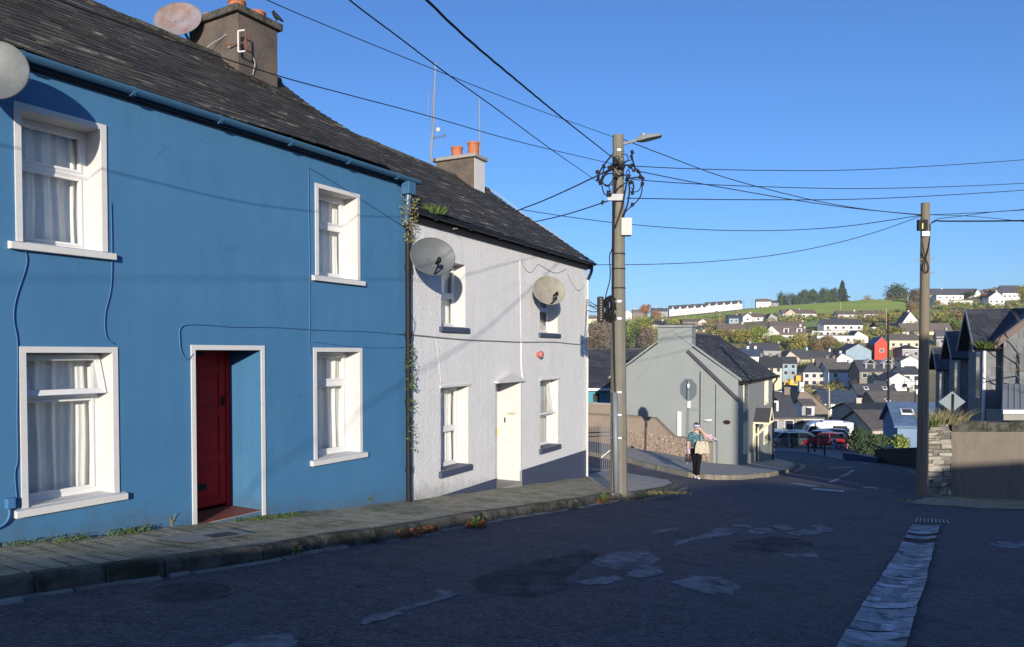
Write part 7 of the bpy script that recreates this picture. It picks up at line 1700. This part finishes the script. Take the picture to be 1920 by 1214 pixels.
body = [[(0, 0, .93, .12), (0, 0, 1.10, .105), (0, -.01, 1.26, .12), (0, -.01, 1.36, .09), (0, -.02, 1.43, .05), (0, -.03, 1.49, .055), (0, -.045, 1.555, .082), (0, -.04, 1.61, .075)],
 [(0, -.01, 1.36, .09), (-.15, 0, 1.35, .055), (-.205, .0, 1.22, .042), (-.25, -.01, 1.08, .036), (-.265, -.07, .93, .028), (-.268, -.09, .86, .020)],
 [(0, -.01, 1.36, .09), (.15, 0, 1.35, .055), (.23, -.06, 1.26, .044), (.28, -.13, 1.20, .038), (.20, -.2, 1.36, .030), (.105, -.19, 1.50, .021)],
 [(0, 0, .93, .12), (-.085, 0, .88, .095), (-.06, -.01, .62, .07), (-.04, -.0, .46, .052), (-.03, .04, .25, .045), (-.03, .07, .09, .032), (-.03, .03, .035, .03), (-.03, -.09, .03, .026)],
 [(0, 0, .93, .12), (.085, 0, .88, .095), (.07, -.06, .64, .07), (.045, -.1, .47, .052), (.035, -.12, .25, .045), (.02, -.13, .08, .032), (.02, -.16, .035, .03), (.02, -.27, .03, .026)]]
bd_ = body+hand((-.268, -.09, .86), (0, -.1, -1), (1, 0, 0), curl=.9)+hand((.105, -.19, 1.50), (-.8, .2, .6), (0, 1, -.2), curl=.3)
bdo = skinned('body', bd_, M['skin'], pe, pq)
teal = mat('teal_patterned_cloth', (.02, .10, .13), .85, .4, 30, col2=(.22, .30, .27), c2scale=18, c2lo=.52, c2hi=.6)
skinned('blouse', [[(0, 0, .90, (.175, .15)), (0, 0, 1.02, (.17, .145)), (0, -.01, 1.2, (.17, .14)), (0, -.01, 1.34, (.13, .10)), (0, -.015, 1.41, .065)], [(0, -.01, 1.34, (.13, .10)), (-.155, 0, 1.345, .08), (-.215, .0, 1.2, .068), (-.245, 0, 1.11, .066)], [(0, -.01, 1.34, (.13, .10)), (.155, 0, 1.345, .08), (.24, -.065, 1.25, .068), (.27, -.1, 1.215, .062)]], teal, pe, pq)
skinned('trousers', [[(0, 0, .98, (.15, .125)), (0, 0, .9, (.18, .15)), (-.085, 0, .82, .122), (-.06, -.01, .6, .092), (-.04, .0, .45, .075), (-.03, .04, .25, .066), (-.03, .07, .10, .062)], [(0, 0, .9, (.18, .15)), (.09, -.01, .82, .122), (.07, -.06, .62, .092), (.04, -.1, .46, .075), (.025, -.12, .25, .066), (.02, -.13, .10, .062)]], mat('black_trousers', (.008, .008, .011), .9, spec=.1), pe, pq)
def pb_(mb, name, m, par, bev=0, smooth=True):
    o = loc_build(mb, name, m, par, bev)
    if smooth: o.data.polygons.foreach_set('use_smooth', [True]*len(o.data.polygons))
    return o
for s, x, y in ((1, .02, -.2), (-1, -.03, -.01)): pb_(MB().ball((x, y, .045), (.048, .135, .042), 12, 8), 'shoe', M['upvc'], pe)
pb_(MB().ball((0, -.02, 1.605), (.092, .10, .105), 14, 10), 'hair', mat('brown_hair', (.05, .022, .015), .7), pe)
face = MB(); face.ball((0, -.075, 1.56), (.07, .06, .095), 14, 10); pb_(face, 'face', M['skin'], bdo)
mb = MB().tube([(0, -.13, 1.575), (0, -.15, 1.545), (0, -.135, 1.535)], [.008, .014, .01], 6); pb_(mb, 'nose', M['skin'], bdo)
for s in (-1, 1): pb_(MB().ball((s*.028, -.128, 1.585), (.011, .006, .006), 8, 6), 'eye', M['dark'], bdo); pb_(MB().ball((s*.078, -.04, 1.56), (.012, .02, .03), 8, 6), 'ear', M['skin'], bdo)
pb_(MB().ball((0, -.128, 1.51), (.022, .006, .006), 8, 6), 'mouth', mat('lips', (.35, .1, .09), .5), bdo)
vis = MB(); vis.lathe([(.099, -.025), (.103, .025), (.096, .03), (.093, -.02)], (0, -.035, 1.615), 20); pb_(vis, 'headband', mat('pale_lilac_cloth', (.45, .45, .6), .8), pe)
cp_ = MB(); n = 14; 
for k in range(n+1): a = math.pi*(1+k/n); cp_.v += [Vector((.098*math.cos(a), -.035+.10*math.sin(a), 1.605)), Vector((.115*math.cos(a), -.04+.21*math.sin(a), 1.585))]
for k in range(n): cp_.f.append([2*k, 2*k+1, 2*k+3, 2*k+2])
pk = pb_(cp_, 'cap_peak', mat('pale_lilac_cloth', (.45, .45, .6)), pe); sd_ = pk.modifiers.new('solid', 'SOLIDIFY'); sd_.thickness = .008
# tote bag
bag = thing('tote_bag', 'cream tote bag hanging from the walking woman\'s shoulder', 'bag', pq+Vector((.07, -.16, .8))); cream = mat('cream_canvas', (.42, .38, .29), .9, .1, 14, .4, 60)
mb = MB(); nx_, nz_ = 10, 8
prof_ = lambda i, j, s: Vector((.02+(-.22+.44*i/nx_)*(1-.28*(j/nz_)**2), -.20+s*.06*math.sin(math.pi*min(1, max(0, i/nx_)))*(1-.55*j/nz_)-(.01*math.sin(i*2+j)), .0+.37*j/nz_+.018*math.sin(i*1.3)))
for s in (-1, 1):
    k = len(mb.v)
    for i in range(nx_+1):
        for j in range(nz_+1): mb.v.append(prof_(i, j, s))
    for i in range(nx_):
        for j in range(nz_): a = k+i*(nz_+1)+j; mb.f.append([a, a+nz_+1, a+nz_+2, a+1][::s])
for i in range(nx_):  # bottom
    a = i*(nz_+1); b = (nx_+1)*(nz_+1)+i*(nz_+1); mb.f.append([a, a+nz_+1, b+nz_+1, b])
pb_(mb, 'bag_body', cream, bag)
pb_(MB().tube(spline([(-.06, -.23, .30), (-.02, -.26, .42), (.01, -.17, .57), (.03, -.02, .62), (.05, .12, .5)], 5), .011, 6), 'strap', cream, bag); pb_(MB().tube(spline([(.12, -.23, .28), (.11, -.26, .36), (.07, -.2, .52), (.05, -.04, .61), (.05, .12, .5)], 5), .011, 6), 'strap', cream, bag)
# pair of shoes hanging from her right hand
sh = thing('carried_shoes', 'pair of dark brown shoes dangling from the walking woman\'s hand', 'shoes', pq+Vector((-.27, -.1, .62)))
for s in (-1, 1): pb_(MB().tube([(s*.05, -.02, .14), (s*.052, -.035, .05), (s*.05, -.03, -.06), (s*.045, -.01, -.10)], [.03, .042, .045, .03], 10), 'shoe', mat('dark_brown_leather', (.03, .018, .016), .6), sh)
pb_(MB().tube([(-.0, .01, .25), (.02, .0, .32), (.04, .02, .18), (.06, .0, .06)], [.02, .035, .03, .01], 8), 'scarf', mat('lilac_scarf', (.5, .45, .55), .9), sh)
# folded cardigan blown out under her left arm
cd = thing('cardigan', 'pink and lilac cardigan trailing behind the woman\'s raised arm', 'clothing', pq+Vector((.3, 0, 1.2)))
mb = MB(); nx_ = 14
for i in range(nx_+1):
    f = i/nx_
    for j in range(7): g_ = j/6; mb.v.append(Vector((-.06+.40*f, .02+.04*math.sin(j*2+i*.7), .20-.20*f*1.0+.02-(.17*(1-.62*f))*g_+.012*math.sin(i+j*1.7))))
for i in range(nx_):
    for j in range(6): a = i*7+j; mb.f.append([a, a+7, a+8, a+1])
o = pb_(mb, 'cloth', mat('pink_lilac_knit', (.50, .33, .33), .95, .2, 20, col2=(.36, .36, .46), c2scale=7, c2lo=.45, c2hi=.55), cd); s2 = o.modifiers.new('solid', 'SOLIDIFY'); s2.thickness = .03
# two people by the red car, one behind the grey house corner
def simple_person(label, q, rz, shirt, trou, hairc, lean=0, armf=None, scale=1.0, pack=None, bend=False):
    t_ = thing('person', label, 'person', q, rz); L = lean
    if bend:
        ch = [[(0, 0, .62, .10), (0, -.16, .74, .10), (0, -.30, .78, .08), (0, -.38, .76, .045), (0, -.45, .74, .075)], [(0, -.30, .78, .08), (-.12, -.3, .75, .045), (-.15, -.38, .58, .035), (-.13, -.44, .42, .025)], [(0, -.30, .78, .08), (.12, -.3, .75, .045), (.15, -.38, .58, .035), (.13, -.44, .42, .025)],
         [(0, 0, .62, .10), (-.08, 0, .58, .08), (-.08, -.03, .33, .055), (-.08, .03, .06, .035), (-.08, -.08, .03, .03)], [(0, 0, .62, .10), (.08, 0, .58, .08), (.08, -.03, .33, .055), (.08, .03, .06, .035), (.08, -.08, .03, .03)]]
    else:
        ch = [[(0, 0, .93, .12), (0, L*.5, 1.15, .12), (0, L, 1.38, .09), (0, L, 1.46, .05), (0, L-.02, 1.58, .085)], [(0, L, 1.38, .09), (-.17, L, 1.36, .055), (-.22, L, 1.1, .042), (-.22, L-.05, .86, .028)], [(0, L, 1.38, .09), (.17, L, 1.36, .055)]+(armf or [(.22, L, 1.1, .042), (.22, L-.05, .86, .028)]),
         [(0, 0, .93, .12), (-.09, 0, .86, .09), (-.09, -.05, .48, .06), (-.09, .05, .08, .035), (-.09, -.06, .035, .03)], [(0, 0, .93, .12), (.09, 0, .86, .09), (.09, .05, .48, .06), (.09, .1, .08, .035), (.09, 0, .035, .03)]]
    b = skinned('body', ch, M['skin'], t_, q, 1)
    gro = lambda c, k: [[(x, y, z, (r if not isinstance(r, tuple) else r[0])+k) for x, y, z, r in cc] for cc in c]
    skinned('shirt', gro([ch[0][:3], ch[1][:3], ch[2][:4]], .022), shirt, t_, q, 1)
    skinned('trousers', gro([ch[0][:1]+ch[3][1:4], ch[0][:1]+ch[4][1:4]], .018), trou, t_, q, 1)
    hd = ch[0][-1]; pb_(MB().ball((hd[0], hd[1]+.01, hd[2]+.03), (.095, .1, .1), 10, 8), 'hair', hairc, t_)
    if pack: pb_(MB().ball((0, L+.17, 1.2), (.15, .1, .21), 12, 8), 'backpack', pack, t_)
    t_.scale = (scale,)*3; return t_
jean = mat('blue_denim', (.10, .16, .28), .9); hc = mat('dark_hair', (.03, .02, .015), .7)
q = gp(1563, 851); simple_person('person in white sleeves with a dark backpack and jeans by the red car', q, R(180), mat('white_cloth', (.6, .58, .62), .9), jean, mat('red_hair', (.35, .08, .06), .8), .0, [(.30, -.12, 1.18, .042), (.42, -.25, 1.0, .028)], .88, mat('navy_pack', (.02, .025, .06), .8))
q = gp(1578, 851); simple_person('child in pink bending over in front of the red car', q, R(60), mat('pink_cloth', (.60, .18, .20), .9), mat('grey_leggings', (.12, .1, .1), .9), mat('pink_hat', (.55, .2, .22), .9), 0, None, 1.0, None, True)
q = gp(1447.5, 866); simple_person('person in pale blue top half hidden behind the grey house drainpipe', q, R(90), mat('pale_blue_cloth', (.45, .52, .62), .9), jean, hc, 0, None, .78)
# ============================================================ thin autumn haze between the near street and the hill
hz = MB().box((-430, -45, -22), (780, 1560, 75)).build('haze', mat('haze_surface_unused', (1, 1, 1)))
hm_ = bpy.data.materials.new('haze'); hm_.use_nodes = True; N_ = hm_.node_tree.nodes; N_.remove(N_['Principled BSDF']); pv_ = N_.new('ShaderNodeVolumePrincipled'); pv_.inputs['Color'].default_value = (.80, .88, 1, 1); pv_.inputs['Density'].default_value = .00010
hm_.node_tree.links.new(pv_.outputs[0], N_['Material Output'].inputs['Volume']); hz.data.materials.clear(); hz.data.materials.append(hm_); hz['kind'] = 'stuff'
